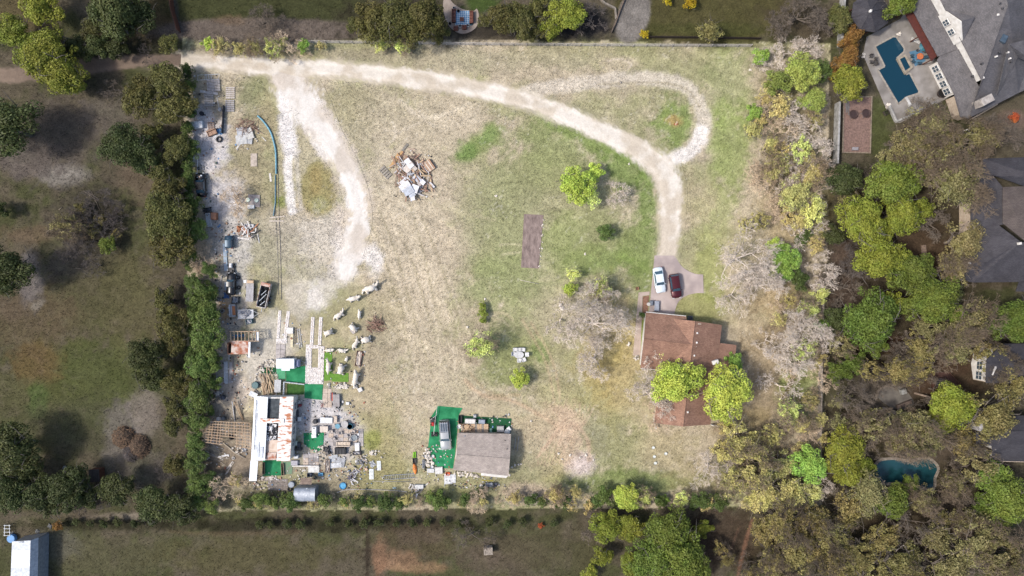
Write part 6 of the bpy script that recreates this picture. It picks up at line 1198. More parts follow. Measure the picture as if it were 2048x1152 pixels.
# ---- white patio set
tb = table(1038, 709, 17, 13, .72, 0, (214, 214, 214), 'oval white patio table in the open field', 'patio_table', True)
tb.scale = (1.15, .82, 1)
for x, y, r_, d in ((1030, 699, 0, 'white patio chair above the oval table, leftmost'), (1038.5, 699, 4, 'white patio chair above the oval table, middle'), (1046, 699, -4, 'white patio chair above the oval table, rightmost'), (1027, 707.5, 85, 'white patio chair at the left end of oval table'), (1053.5, 708.5, -88, 'white patio chair at the right end of oval table'), (1038.5, 720, 178, 'white patio chair below the oval table, left one'), (1047.5, 718.5, 200, 'white patio chair below the oval table, right one')): chair(x, y, r_, (232, 232, 232), d, 1.05, 'white patio chairs', True)
# ---- stone sculptures
for q in (('long necked pale stone animal sculpture', 743, 577, 22, 37, 1), ('stout pale stone animal sculpture lying', 709, 597, 12, 28, 0), ('pale stone animal sculpture with raised tail', 680, 630, 35, 28, 1), ('small upright pale stone sculpture', 720, 629, 85, 19, 0), ('round pale stone tortoise sculpture', 658, 665, 20, 20, 2), ('pale stone lion like sculpture on slab', 708, 655, -40, 20, 2), ('pale stone sculpture with coiled tail', 713, 687, 60, 26, 1), ('spread legged pale stone sculpture', 733, 679, 10, 22, 2), ('pale stone sculpture in a row', 660, 700, 5, 20, 0), ('pale stone hoop shaped sculpture', 686, 701, -5, 22, 1), ('small cream stone sculpture', 694, 718, 60, 11, 2), ('two humped pale stone sculpture', 659, 733, 85, 27, 0), ('seated pale stone sculpture', 684, 738, 75, 23, 2), ('pale stone horse like sculpture', 713, 756, 80, 32, 0)): beast(*q)
sheet('sculpture_base', [(699, 660), (708, 655), (715, 664), (706, 668)], PV[0], .1, kind=None, desc='small grey slab under a pale stone sculpture', cat='slab')
bin_(718, 717, 11, 30, .35, -8, (120, 84, 74), 'rectangular brown planter filled with pale stones', 'planter', 'planter', (222, 208, 194))
stones('low wall of mixed pale stones below the sculptures', 683, 771, 35, 6, 40, .24, .3, 'stone_wall', 'stones', .2); stones('cluster of pale stones at the end of the stone row', 712, 772, 10, 7, 12, .25, .1, 'stone_pile', 'stones', .2)
bx = boardpile('round nest of brown sticks beside the sculptures', 751, 647, 30, 28, 70, [(150, 112, 92), (128, 96, 82), (176, 146, 128), (110, 82, 72)], 'brush_pile', 'brush pile', .6, 1.0, 0, .06, (.35, .75), None, True)
for i, (a, b) in enumerate((((735, 634), (758, 634)), ((737, 662), (762, 664)))): pole([a, b], .06, (196, 180, 160), 'pale log bordering the stick nest', 'log', 'log')
appliance(721, 779, 9, 8, .4, 25, (226, 222, 218), 'white box below the horse like sculpture', 'box', 'box', False)
# ---- demolition heap
hp_ = boardpile('big heap of broken white and brown boards in the field', 822, 350, 62, 82, 120, [(226, 224, 226), (196, 170, 152), (150, 116, 100), (176, 140, 118), (206, 200, 198), (132, 104, 94), (214, 186, 150), (188, 190, 196), (168, 132, 112)], 'demolition_heap', 'debris pile', .9, .45, 35, .15, (.14, .4), None, True)
for x, y, w, l, r_ in ((-.9, -2.2, 2.0, 1.3, 35), (-.3, -3.0, 1.8, 1.3, 30), (.3, -3.6, 1.2, .9, 25), (-1.2, -1.4, 1.3, 1.0, 40), (.8, -2.6, 1.3, 1.4, -20), (.4, -4.1, .8, 1.2, 10), (-.2, 1.9, 1.0, 1.8, 38), (.5, 1.4, .7, 1.7, 38), (-.5, 1.0, 1.2, 1.2, 38), (1.7, -1.6, .9, .8, 40), (2.2, -1.4, .8, .9, 50), (1.2, -.8, 1.6, .9, -45), (-.9, -2.9, .9, .8, 60)):
    o = MB().box(0, 0, 0, w, l, .06).build('wall_panel', paint(*((236, 236, 240), (236, 236, 240), (212, 200, 190), (196, 202, 212))[jr.randrange(4)]), hp_); a = R(-35); o.location = (x * math.cos(a) - y * math.sin(a), x * math.sin(a) + y * math.cos(a), jr.uniform(.6, 1.1)); o.rotation_euler = (jr.gauss(0, .12), jr.gauss(0, .12), R(r_ - 35))
for i, q in enumerate(((792, 320, -32), (788, 322, -30), (796, 316, -34))): plank(q[0], q[1], 4, 34, q[2], (206, 164, 112), 'orange tan beam beside the demolition heap', .02 * i, 'beam')
plank(810, 295, 5, 18, -38, (140, 134, 124), 'grey beam above the demolition heap', .05)
pallet(771, 345, 14, 26, 42, 5, (160, 152, 140), 'thin grey slatted panel left of the demolition heap')
cr = thing('wooden_crate', 'tipped wooden crate of boards right of the demolition heap', 'crate', 857, 333, 35, fixed=True)
for i in range(6): MB().box(-.75 + i * .3, 0, .3 + .03 * (i % 2), .26, 1.9, .05).build('slat', paint(*((226, 208, 188), (196, 160, 132))[i % 2]), cr)
for y in (-.95, .95): MB().box(0, y, 0, 1.7, .07, .36).build('side', WOODT, cr)
for x in (-.88, .88): MB().box(x, 0, 0, .07, 1.9, .55).build('side', WOODB, cr)
# ---- upper left: gates, pallets, rubbish
gt = thing('metal_gate', 'white metal bar gate lying below the gravel road', 'gate', 417, 156, 3, fixed=True)
for y in (-.35, .55): MB().tube([(-1.9, y, .2), (1.9, y, .2)], .035, 6).build('rail', WMETAL, gt)
for x in (-1.9, -.6, -.3, 0, .3, .6, 1.9): MB().tube([(x, -.35, .2), (x + .15, .55, .2)], .03, 6).build('bar', WMETAL, gt)
pallet(428, 172, 26, 24, 4, 8, (196, 190, 188), 'wide grey slatted pallet stack under the metal gate', .1); pallet(418, 200, 19, 26, 2, 8, (190, 184, 180), 'grey slatted pallet on pale dirt below the metal gate')
pallet(461, 186, 18, 24, 0, 6, (206, 196, 188), 'pale plank pallet right of the metal gate'); pallet(460, 212, 18, 24, 0, 6, (176, 172, 174), 'grey slatted pallet right of the pallet row, lower one')
plank(418, 185, 5, 36, 82, (226, 220, 216), 'long white board under the pallets'); plank(436, 205, 2, 22, 12, (206, 200, 190), 'thin pale board beside the pallets')
appliance(396, 251, 24, 14, .7, 5, (232, 236, 240), 'white chest freezer lying by the hedge', 'freezer', 'freezer', False)
barrel(405, 228, 4, .6, (40, 42, 50), 'small black drum above the white freezer'); tarp(402, 236, 16, 10, 20, (222, 224, 230), 'white crumpled plastic above the freezer'); pallet(423, 252, 13, 17, 4, 4, (150, 128, 116), 'brown small pallet beside the tyre')
MB_c = couch(426, 266, 19, 11, 22, (176, 140, 116), 'brown cushioned bench beside the black tyre', 'bench', 'bench'); tarp(440, 263, 12, 12, 10, (104, 152, 198), 'blue tarp above the black tyre'); tyre(439, 279, 6.5, 'black tyre on pale dirt'); tarp(434, 273, 14, 7, 10, (224, 224, 226), 'white rag beside the black tyre', .1)
tarp(440, 219, 7, 8, 30, (224, 226, 230), 'white sack beside the pallets'); board_fence('board_fence', 'low dark board panel right of the rubbish on pale dirt', [(449, 212), (448, 240), (446, 268)], .8, mat('dark_panel', c(96, 92, 96), c(72, 70, 72), 3, .9))
for i, q in enumerate(((486, 268, 22, 26, 8), (496, 276, 20, 24, -6), (484, 280, 22, 18, 4), (500, 268, 14, 22, 20))): sheetmetal(*q, (196 + 6 * i, 200 + 4 * i, 206), 'grey corrugated sheet on the brush heap', .15 + .06 * i)
boardpile('brown brush heap under grey sheets', 496, 256, 40, 30, 46, [(140, 104, 88), (120, 92, 80), (164, 134, 116)], 'brush_pile', 'brush pile', .5, 1, 0, .05, (.3, .7), None, True)
plank(479, 290, 3, 20, -38, (232, 228, 220), 'white pole below the brush heap'); plank(528, 278, 2, 12, 45, (224, 218, 206), 'short white stick beside the blue pipe'); plank(508, 320, 13, 26, 0, (196, 182, 168), 'flat tan board panel beside the blue pipe', .02); plank(541, 355, 4, 17, 8, (228, 222, 214), 'short white post right of the concrete slab')
pole(arc((516, 232), (528, 244), (541, 263), (548, 284), (552, 306), (553, 348)), .16, (124, 178, 196), 'long curved blue pipe lying on the grass', 'pipe', 'pipe', fixed=True)
pole([(551, 350), (551, 405), (547, 432)], .1, (124, 160, 176), 'thinner blue pipe continuing below the curved pipe', 'pipe', 'pipe', fixed=True); pole([(556, 345), (558, 430), (561, 500), (563, 600)], .04, (150, 142, 138), 'long grey hose line running down the field', 'hose', 'hose', fixed=True); pole([(551, 420), (555, 500), (557, 590)], .03, (164, 156, 150), 'thin grey hose left of the long hose line', 'hose', 'hose', fixed=True)
plank(555, 434, 2.4, 30, 96, (214, 202, 188), 'pale pole across the hose lines, upper'); plank(553, 442, 2.4, 29, 90, (214, 202, 188), 'pale pole across the hose lines, lower')
fr = thing('tank_cart', 'white tubular cart frame with grey tank by the hedge', 'cart', 388, 331, fixed=True)
for a, b in (((-.8, -1.4), (-.8, 1.4)), ((.8, -1.4), (.9, 1.4)), ((-.8, -1.4), (.8, -1.4)), ((-.8, 1.4), (.9, 1.4)), ((-.8, 0), (.85, 0))): MB().tube([(*a, .5), (*b, .5)], .05, 6).build('tube', WMETAL, fr)
MB().box(-.2, 1.0, .45, 1.0, .8, .5, 0, .1).build('tank', paint(190, 200, 196), fr); wheels(fr, (-.9, .95), (-.6,), .3, .14)
for x, y, w, l, r_ in ((508, 400, 25, 26, 3),): sheet('septic_slab', [(497, 389), (520, 390), (520, 415), (496, 412)], CONC, .15, kind=None, desc='concrete slab with two round lids in the grass', cat='slab')
barrel(497, 400, 4.2, .3, (206, 220, 206), 'left pale round lid on the concrete slab', 'round_cover', 'cover'); barrel(514, 401, 4.2, .3, (206, 220, 206), 'right pale round lid on the concrete slab', 'round_cover', 'cover'); appliance(503, 414, 14, 7, .4, 0, (238, 238, 234), 'white box at the concrete slab edge', 'box', 'box', False)
mower(416, 421, 100, (60, 70, 84), 'dark ride-on mower under the hedge'); bin_(419, 440, 9, 27, .5, 6, (232, 234, 236), 'white narrow boat shaped tub by the hedge', 'tub', 'tub'); appliance(431, 433, 11, 14, .9, 0, (170, 120, 92), 'rusty brown cabinet beside the white tub', 'cabinet', 'cabinet', False); plank(427, 456, 3, 6, 40, (232, 226, 214), 'short white scrap below the rusty cabinet'); bin_(441, 463, 6, 5, .3, -20, (210, 216, 222), 'small pale bin above the dark blue car')
boardpile('scrap heap with orange machine parts and white boards', 497, 464, 40, 26, 34, [(206, 140, 96), (226, 222, 220), (60, 56, 56), (178, 118, 82), (240, 238, 236), (96, 90, 92)], 'scrap_heap', 'scrap heap', .6, .9, 0, .14, (.15, .5), None, True); tarp(482, 458, 16, 12, 0, (204, 140, 100), 'orange rusted machine cover on the scrap heap', .5, 'machine_cover', 'machine'); tyre(509, 465, 4, 'dark wheel at the right of the scrap heap'); bin_(500, 452, 18, 7, .5, -4, (224, 226, 230), 'white trough at the top of the scrap heap', 'trough', 'trough'); plank(487, 477, 3, 24, 84, (236, 230, 226), 'white board at the bottom of the scrap heap')
for i, q in enumerate(((450, 500, 7, 26, 4), (452, 528, 7, 28, 4), (454, 572, 8, 16, 0))): sheetmetal(*q, (172, 190, 206), 'pale blue metal sheet leaning in the scrap row', .12)
mower(464, 537, 180, (228, 230, 234), 'white ride-on mower above the black pickup cab', 1.15); tarp(453, 591, 10, 11, 0, (92, 134, 186), 'blue tarp left of the black flat trailer'); bin_(472, 600, 14, 14, .5, 0, (66, 70, 76), 'black trailer box with grey load', 'trailer_box', 'bin', (150, 156, 164)); tyre(477, 555, 4, 'dark wheel right of the black pickup cab'); tyre(478, 575, 4, 'dark wheel below right of black pickup cab')
bn = couch(467, 621, 24, 12, 92, (206, 208, 212), 'white framed bench with rusty seat', 'bench', 'bench'); plank(470, 621, 6, 18, 4, (200, 130, 84), 'rusty orange seat board on the white bench', .5, 'seat_board')
for i, q in enumerate(((488, 625), (495, 631), (500, 625), (492, 621))): tarp(*q, 8, 7, i * 30, (230, 230, 234), 'white sack on the railed flat trailer', .5, 'sack', 'sack')
for o_ in REG[-4:]: o_[0].location.z = .63
barrel(482, 633, 3.4, .5, (226, 228, 232), 'white drum left of the railed trailer'); bin_(500, 643, 13, 10, .6, 10, (74, 110, 120), 'dark teal bin with white bag below the railed trailer', fill=(226, 228, 232)); tarp(478, 672, 24, 6, 4, (120, 170, 206), 'light blue cloth under the open rafters', .3)
for i, q in enumerate(((452, 745, 8, 44, 1), (461, 745, 6, 42, -2), (459, 711, 4, 18, 2), (466, 738, 3, 50, 0), (441, 570, 2, 36, -8), (434, 752, 3, 30, 6))): plank(*q, ((226, 228, 232), (190, 184, 182), (214, 210, 206), (160, 150, 142), (176, 172, 172), (176, 172, 172))[i], ('wide white plank', 'grey plank', 'short pale plank', 'thin brown plank', 'thin pale rail', 'curved pale rail')[i] + ' along the left hedge', .04)
for i, q in enumerate(((435, 600), (438, 622), (446, 622), (456, 584), (438, 598))): bin_(*q, 7, 6, .4, 20 * i, ((214, 212, 210), (190, 170, 170), (206, 200, 196), (180, 176, 150), (150, 140, 132))[i], ('white', 'pinkish', 'pale grey', 'khaki', 'grey brown')[i] + ' open box left of the scrap row', fill=(120, 110, 104))
slab_ = appliance(581, 661, 13, 13, .3, 0, (232, 228, 222), 'white block stack above the yellow plank', 'block_stack', 'blocks', False); plank(584, 681, 5, 26, 0, (226, 216, 180), 'yellowish plank beside the ladders'); ladder((590, 655), (589, 688), .4, 13, 'dark runged ladder lying left of another, above camper', mat('ladder_dark', c(96, 94, 92), c(80, 78, 76), 2, .6)); ladder((597, 657), (602, 695), .42, 13, 'pale ladder lying right of another, above camper')
boardpile('long pile of tan driftwood logs above the trailer home', 537, 770, 22, 38, 30, [(206, 180, 146), (186, 158, 126), (222, 200, 170), (166, 138, 110)], 'driftwood_pile', 'wood pile', .5, .12, 8, .12, (.6, 1.0), None, True)
stones('ring of pale stones around the driftwood pile', 534, 768, 24, 30, 40, .2, .5, 'stone_ring', 'stones', 0, True); stones('pale rubble above the small dark carpet', 542, 726, 14, 8, 22, .2, .2); stones('scattered rubble left of the camper', 520, 740, 8, 14, 16, .17, .4)
barrel(512, 770, 7, .5, (78, 108, 110), 'dark teal covered drum beside the driftwood'); table(558, 771, 13, 25, .75, -2, (198, 200, 202), 'long grey table below the light green carpet'); sheetmetal(509, 788, 16, 10, -25, (226, 230, 234), 'small white sheet at the trailer home corner', .6)
rl = thing('white_railing', 'low white railing around the grass mat', 'railing', 586, 768, fixed=True)
for a, b in (((570, 763), (610, 768)), ((570, 763), (569, 788))): MB().tube([P(*a) + Vector((0, 0, .7)), P(*b) + Vector((0, 0, .7))], .07, 4).build('rail', WMETAL, rl, True); MB().tube([P(*a) + Vector((0, 0, .3)), P(*b) + Vector((0, 0, .3))], .05, 4).build('rail', WMETAL, rl, True)
for q in ((570, 763), (583, 764.6), (596, 766.2), (610, 768), (569.5, 776), (569, 788)): p = P(*q); MB().box(p.x, p.y, -.1, .1, .1, .9).build('post', WMETAL, rl, True)
# ---- around the lattice frame and trailer home
pole([(466, 802, .4), (470, 842, .1)], .08, (226, 226, 228), 'white pole standing left of the trailer home'); pole([(471, 803, .6), (486, 840, .1)], .08, (206, 176, 142), 'tan timber leaning left of the trailer home', 'timber', 'timber'); pole([(474, 800, .7), (487, 838, .1)], .07, (196, 170, 140), 'second tan timber leaning near the first', 'timber', 'timber'); pole([(468, 812), (469, 842)], .07, (176, 160, 142), 'short brown post left of the leaning timbers', 'post', 'post')
tub(439, 837, 4, .45, (228, 226, 222), 'white bucket above the timber lattice'); appliance(436, 786, 8, 9, .6, 20, (190, 180, 170), 'grey box among dark scrap by hedge', 'box', 'box'); boardpile('dark scrap pile below the hedge near the pale dirt', 432, 792, 26, 18, 20, [(60, 58, 60), (150, 150, 154), (90, 86, 84), (210, 210, 212)], 'scrap_heap', 'scrap heap', .4, 1, 30, .12, (.2, .5), None, True); barrel(448, 794, 4, .6, (60, 66, 78), 'dark drum right of the dark scrap pile'); tarp(416, 820, 8, 10, 0, (190, 206, 226), 'pale blue sheet under the hedge', .2); barrel(449, 836, 4, .7, (80, 88, 96), 'grey drum beside the white bucket'); tarp(463, 873, 10, 10, 0, (26, 26, 28), 'black bag under the timber lattice', .4, 'bag', 'bag')
boardpile('fan of pale poles below the timber lattice', 434, 905, 44, 20, 12, [(190, 178, 162), (160, 146, 130), (206, 200, 194)], 'pole_pile', 'poles', .1, .12, 72, .07, (.6, .95), None, True); plank(446, 912, 3, 22, 102, (230, 230, 232), 'white board on the pole fan'); plank(416, 917, 3, 8, 120, (224, 222, 218), 'short white board left of the pole fan'); tyre(467, 916, 3.2, 'small white tyre below the timber lattice', 0, (210, 206, 202)); boardpile('narrow stack of pale boards below the white tyre', 457, 941, 8, 22, 5, [(214, 208, 200), (190, 180, 168)], 'board_stack', 'boards', .1, .05, -30, .14, (.8, 1), None, True); stones('pale rubble line left of the trailer home', 478, 900, 20, 8, 18, .16, .2, rot=-30)
pole([(448, 886), (470, 905), (490, 915)], .12, (190, 178, 160), 'fallen pale log below the timber lattice', 'log', 'log'); tarp(489, 899, 10, 8, 0, (222, 224, 228), 'white plastic scrap beside trailer home', .3)
boardpile('low row of pale blocks below the carpet court', 540, 957, 36, 8, 12, [(206, 198, 190), (184, 170, 160), (224, 216, 208)], 'block_row', 'blocks', .1, 1, 0, .3, (.15, .2), None, True); stones('rubble below the white awning', 520, 968, 18, 12, 30, .16, .5)
for i, q in enumerate(((528, 936, 4, 24, 0), (566, 938, 5, 24, 3))): bin_(*q[:4], .4, q[4], (176, 150, 132), ('left', 'right')[i] + ' wooden planter beside the carpet court', 'planter', 'planter', (90, 96, 60))
tyre(580, 978, 5, 'dark tyre left of the round roofed shed'); tyre(568, 984, 4, 'small dark tyre at the hedge left of the round shed'); tarp(592, 986, 8, 9, 0, (206, 208, 212), 'white sack beside the round roofed shed', .3); barrel(584, 968, 6, .5, (150, 158, 170), 'grey drum left of the round roofed shed')
for i, q in enumerate(((600, 803, 5, 6, .8, (190, 186, 184)), (601, 810, 6, 4, .5, (150, 60, 66)), (595, 830, 5, 22, .7, (70, 72, 80)), (600, 837, 8, 8, .6, (236, 236, 234)), (590, 885, 12, 9, .6, (196, 204, 190)), (599, 890, 7, 12, .5, (80, 80, 84)), (594, 912, 9, 7, .6, (210, 212, 214)), (590, 925, 14, 10, .4, (170, 168, 176)), (598, 897, 14, 5, .6, (60, 60, 62)))): appliance(*q[:5], 0, q[5], ('grey', 'red', 'long black', 'white', 'pale green', 'black upright', 'white square', 'lilac grey', 'low black')[i] + ' cabinet along the right wall of trailer home', 'cabinet', 'cabinet', i % 2 == 0)
# ---- the paved yard
table(655, 839, 24, 11, .8, -2, (236, 238, 240), 'white topped cart on the yard', 'cart', cat='cart'); appliance(632, 842, 7, 8, .7, 8, (46, 48, 56), 'black box in the dusty yard', 'box', 'box'); appliance(631, 859, 9, 15, .9, 0, (236, 236, 236), 'white washing machine on the green carpet square', 'washing_machine', 'appliance'); appliance(629, 871, 10, 7, .5, 5, (240, 240, 238), 'white low box below the washing machine', 'box', 'box', False)
table(650, 857, 16, 12, .7, 0, (222, 208, 194), 'tan square table in the yard'); table(671, 838, 9, 14, .5, 0, (212, 194, 176), 'tan bench beside the white cart', 'bench', cat='bench'); table(677, 851, 10, 10, .7, 0, (112, 164, 184), 'round blue green table in the yard', 'round_table', True); table(691, 847, 14, 14, .7, 0, (190, 186, 184), 'round grey table in the yard', 'round_table', True); barrel(701, 852, 6, .6, (60, 118, 138), 'dark teal round planter in the yard', 'planter', 'planter', True); tub(709, 875, 6, .4, (190, 196, 200), 'round grey tub in the yard', inner=(140, 150, 156)); tyre(676, 813, 4.5, 'black tyre under the utility trailer')
for i, q in enumerate(((664, 862), (668, 876), (683, 865), (700, 868), (708, 862))): chair(*q, 40 * i, (206, 194, 184), 'tan garden chair on the paved yard', .8, 'tan garden chairs')
couch(688, 887, 28, 9, 180, (220, 202, 182), 'long tan cushioned bench on the paved yard', 'bench', 'bench'); couch(682, 901, 22, 13, 0, (52, 52, 56), 'black sofa below the paved yard'); sheetmetal(715, 896, 22, 9, 90, (240, 240, 240), 'white sheet below the paved yard', .3); bin_(715, 905, 17, 7, .6, 0, (70, 60, 62), 'dark low grill with curved lid below the white sheet', 'grill', 'grill', (220, 216, 216))
mower(655, 900, 20, (110, 104, 100), 'dark ride-on mower on the yard'); stones('pale rubble beside the dark mower', 641, 900, 10, 8, 16, .2, .2)
for i, q in enumerate(((668, 920, 18, 20, 10), (680, 924, 20, 18, -12), (672, 930, 24, 10, 5))): sheetmetal(*q, ((196, 200, 204), (176, 178, 182), (214, 216, 218))[i], ('light', 'mid', 'whitish')[i] + ' grey metal sheet below the black sofa', .08 + .08 * i)
bin_(656, 931, 9, 26, .5, -2, (190, 166, 146), 'long wooden planter of stones in the yard', 'planter', 'planter', (214, 204, 194)); boardpile('heap of grey poles and tools right of the metal sheets', 718, 932, 34, 18, 14, [(176, 178, 186), (214, 214, 218), (110, 110, 116), (196, 178, 160)], 'tool_heap', 'scrap heap', .3, .6, 50, .09, (.3, .8), None, True)
lg = thing('log_round', 'round cut log slice beside the tool heap', 'log', 733, 938, fixed=True); MB().lathe(0, 0, [(.27, 0), (.3, .05), (.29, .3)], 14).build('bark', WOODB, lg); MB().lathe(0, 0, [(.26, .3), (.25, .315), (.02, .32)], 14).build('cut_face', WOODT, lg)
for i, q in enumerate(((758, 931, 8, 19, 3), (743, 948, 9, 21, 1))): plank(*q, (226, 232, 230), ('upper right', 'lower left')[i] + ' white door lying on the grass', .04, 'door_panel')
tarp(745, 928, 10, 12, 30, (224, 226, 226), 'white crumpled sheet between the doors', .25); stones('pinkish stones right of the paved yard', 748, 905, 11, 5, 16, .2, 0); stones('pale stones below the dark grill', 727, 916, 8, 8, 10, .16, 0)
ky = thing('kayak', 'orange kayak lying below the tan cabin carpet', 'kayak', 830, 937, 8, fixed=True); m = MB(); prof = [(-1.0, .03), (-.8, .2), (-.4, .33), (0, .36), (.4, .33), (.8, .2), (1.0, .03)]
m.grid(lambda u, v: ((u - .5) * 2 * np.interp(v * 2 - 1, [p[0] for p in prof], [p[1] for p in prof]), (v - .5) * 2.0, .12 + .2 * (1 - (2 * u - 1) ** 2) + .1 * abs(v * 2 - 1) ** 2), 8, 14); m.build('hull', paint(240, 140, 60), ky, smooth=True); MB().lathe(0, .1, [(.2, .28), (.22, .33), (.17, .34)], 12, False).build('cockpit_rim', DARK, ky)
bl_ = bin_(829, 922, 6, 12, .4, 4, (86, 84, 84), 'dark crate above the orange kayak'); pole([(827, 915), (828, 904)], .12, (150, 220, 60), 'left lime green float above the kayak', 'float', 'float'); pole([(831, 915), (831, 903)], .12, (150, 220, 60), 'right lime green float above the kayak', 'float', 'float')
ladder((768, 955), (830, 951), .75, 17, 'long pale ladder lying on the grass left of kayak'); pole(arc((674, 985), (695, 979), (740, 979), (790, 981), (815, 984)), .07, (190, 186, 182), 'long pale hose along the bottom hedge', 'hose', 'hose'); pole([(745, 962), (780, 963), (822, 963)], .05, (180, 178, 170), 'pale pipe below the long ladder', 'pipe', 'pipe'); tub(686, 971, 6.5, .25, (60, 150, 206), 'small round blue paddling pool', 'paddling_pool', 'paddling pool', (90, 176, 222)); boardpile('heap of purple grey junk and white bars', 706, 953, 20, 24, 22, [(96, 92, 120), (230, 230, 236), (70, 70, 78), (150, 146, 160)], 'junk_heap', 'scrap heap', .4, 1, 0, .1, (.25, .6), None, True); bin_(642, 948, 9, 6, .3, 0, (96, 170, 214), 'small bright blue tray', 'tray', 'tray'); tyre(660, 958, 2.4, 'small white ring on the grass', 0, (226, 226, 222), 'ring'); sheetmetal(628, 938, 22, 13, 0, (234, 234, 230), 'white panel above the round roofed shed', .2); bin_(620, 949, 9, 7, .5, 0, (60, 74, 96), 'dark blue crate above the round roofed shed'); appliance(696, 806, 7, 5, .4, -4, (238, 238, 236), 'white box right of the utility trailer', 'box', 'box', False); tarp(789, 976, 7, 4, 0, (176, 196, 200), 'pale blue scrap on the hose', .1)
wl_ = lowwall('yard_wall', 'low white wall between the yard and round roofed shed', [(586, 931), (612, 931), (639, 931)], .5, .2, W_WHITE)
slabs('black and yellow striped boards on tan slabs', 0, 4, 1, [paint(70, 70, 76), paint(226, 190, 70), paint(200, 90, 60), paint(80, 84, 110)], 666, 793, (.22, 1.5), 0, .12, 'striped_boards', 0, 'boards')
boardpile('small red and dark tools left of the utility trailer', 648, 808, 14, 8, 8, [(170, 80, 76), (110, 106, 106), (190, 180, 176)], 'tool_heap', 'tools', .1, 1, 0, .06, (.3, .7), None, True)
# ---- around the cabin
mower(866, 842, 5, (196, 50, 50), 'red and black ride-on mower on green carpet edge'); mower(869, 868, 90, (70, 60, 60), 'dark mower on green carpet left of the truck', .7); tub(918.5, 852, 4.2, .5, (240, 240, 238), 'white bucket beside the cabin'); 
for a, b in (((875, 812), (873, 830)), ((873, 830), (862, 838)), ((872, 832), (868, 868))): pole([(*a, .6), (*b, .6)], .05, (226, 222, 216), 'white rail on the carpet edge', 'rail', 'rail')
pr_ = thing('porch', 'cluttered tan timber porch on the cabin top side', 'porch', 949, 858, fixed=True)
for i in range(12): MB().box(-2.1 + i * .4, 0, .3, .37, 1.9, .06 + .01 * (i % 2), jr.uniform(-.02, .02)).build('deck_board', WOODT if i % 3 else WOODW, pr_)
MB().box(0, 0, -.05, 4.6, 1.8, .34).build('deck_base', WOODW, pr_)
boardpile('loose brown wood and leaves on the cabin porch', 936, 858, 24, 22, 24, [(206, 170, 132), (170, 130, 96), (226, 196, 160), (120, 88, 66)], 'wood_scraps', 'wood scraps', .3, 1, 0, .1, (.2, .6), None, True).location.z = .38
appliance(941, 841, 21, 9, .8, -2, (226, 222, 216), 'white cabinet at the cabin porch', 'cabinet', 'cabinet', False); appliance(950, 831, 6, 6, .5, 0, (176, 178, 180), 'grey box above the cabin porch', 'box', 'box'); appliance(964, 842, 13, 8, .7, -4, (150, 160, 176), 'blue grey chest at the cabin porch', 'chest', 'chest', False); bin_(921, 838, 7, 16, .5, 0, (46, 46, 50), 'black trough left of the cabin porch', 'trough', 'trough'); appliance(1001, 857, 14, 12, .6, 0, (182, 180, 178), 'grey bench seat above the cabin roof', 'bench', 'bench', False); bin_(1000, 866, 12, 8, .5, 0, (40, 42, 46), 'black tub below the grey bench seat'); barrel(1014, 863, 5.5, .7, (206, 208, 208), 'white tank at cabin corner'); appliance(1018, 857, 7, 8, .5, 35, (236, 236, 234), 'small white box at cabin corner', 'box', 'box', False); sheetmetal(982, 865, 18, 5, 92, (120, 164, 150), 'green tinted sheet at the cabin eave', .3)
pole([(1031, 874), (1029, 898)], .05, (206, 206, 206), 'left steel rod right of the cabin', 'rod', 'rod'); pole([(1038, 872), (1034, 902)], .05, (200, 200, 200), 'right steel rod right of the cabin', 'rod', 'rod')
stones('pile of pale stones and pots left of the cabin carpet', 857, 908, 9, 14, 26, .22, .2, 'stone_pile', 'stones', .3); stones('lower pile of tan stones left of the cabin carpet', 859, 926, 8, 8, 16, .22, .1, 'stone_pile', 'stones', .3)
for i, q in enumerate(((851, 912), (857, 912), (866, 912), (864, 933))): tub(*q, 3.2, .35, (226, 228, 230), 'white bucket among stones left of the cabin')
bin_(847, 927, 4, 17, .5, 0, (206, 208, 212), 'narrow grey trough beside the stones', 'trough', 'trough'); tyre(852, 938, 3.5, 'dark tyre below the stones'); appliance(862, 940, 15, 8, .5, -2, (206, 206, 204), 'grey box below the green carpet', 'box', 'box', False); appliance(878, 940, 16, 14, .4, 4, (216, 214, 208), 'pale stone bench below the green carpet', 'box', 'box', False); bin_(896, 947, 8, 6, .4, 0, (236, 104, 56), 'orange crate below the cabin carpet', 'crate', 'crate')
for i, q in enumerate(((893, 958, 8, 20, 3), (901, 958, 8, 19, 1), (908, 957, 7, 17, 0))): sheetmetal(*q, (232, 234, 236), ('left', 'middle', 'right')[i] + ' white corrugated sheet below the orange crate', .1)
stones('rubble band along the bottom wall of the cabin', 932, 949, 28, 5, 44, .2, .15, 'stone_pile', 'stones', .15, rot=-7); pole([(889, 950), (889, 973)], .06, (206, 208, 210), 'upright pale pipe left of the white sheets', 'pipe', 'pipe')
boardpile('pile of pale boxes and boards in the bottom hedge', 833, 984, 26, 28, 20, [(226, 224, 222), (200, 184, 178), (150, 146, 146), (214, 210, 206)], 'board_pile', 'boards', .4, 1, 0, .2, (.2, .5), None, True); appliance(839, 972, 18, 8, .5, 0, (206, 206, 204), 'grey box on the hedge board pile', 'box', 'box', False); plank(854, 968, 2.4, 12, -52, (230, 226, 216), 'short white stick right of the board pile')
for i, x in enumerate((975, 982, 991)): chair(x, 967, 180, ((120, 126, 140), (150, 156, 168), (70, 74, 90))[i], ('grey', 'pale grey', 'dark blue')[i] + ' chair in a row below the cabin', .9); 
tub(962, 971, 3.6, .3, (236, 236, 234), 'white round basin below the cabin'); plank(975, 961, 1.6, 22, 88, (190, 176, 60), 'yellow strip above the chairs')
for q in ((1018, 937), (1024, 934), (1030, 930), (1037, 929), (1042, 928), (1019, 950)): rock(*q, .22, 'stepping stone at the cabin right corner')
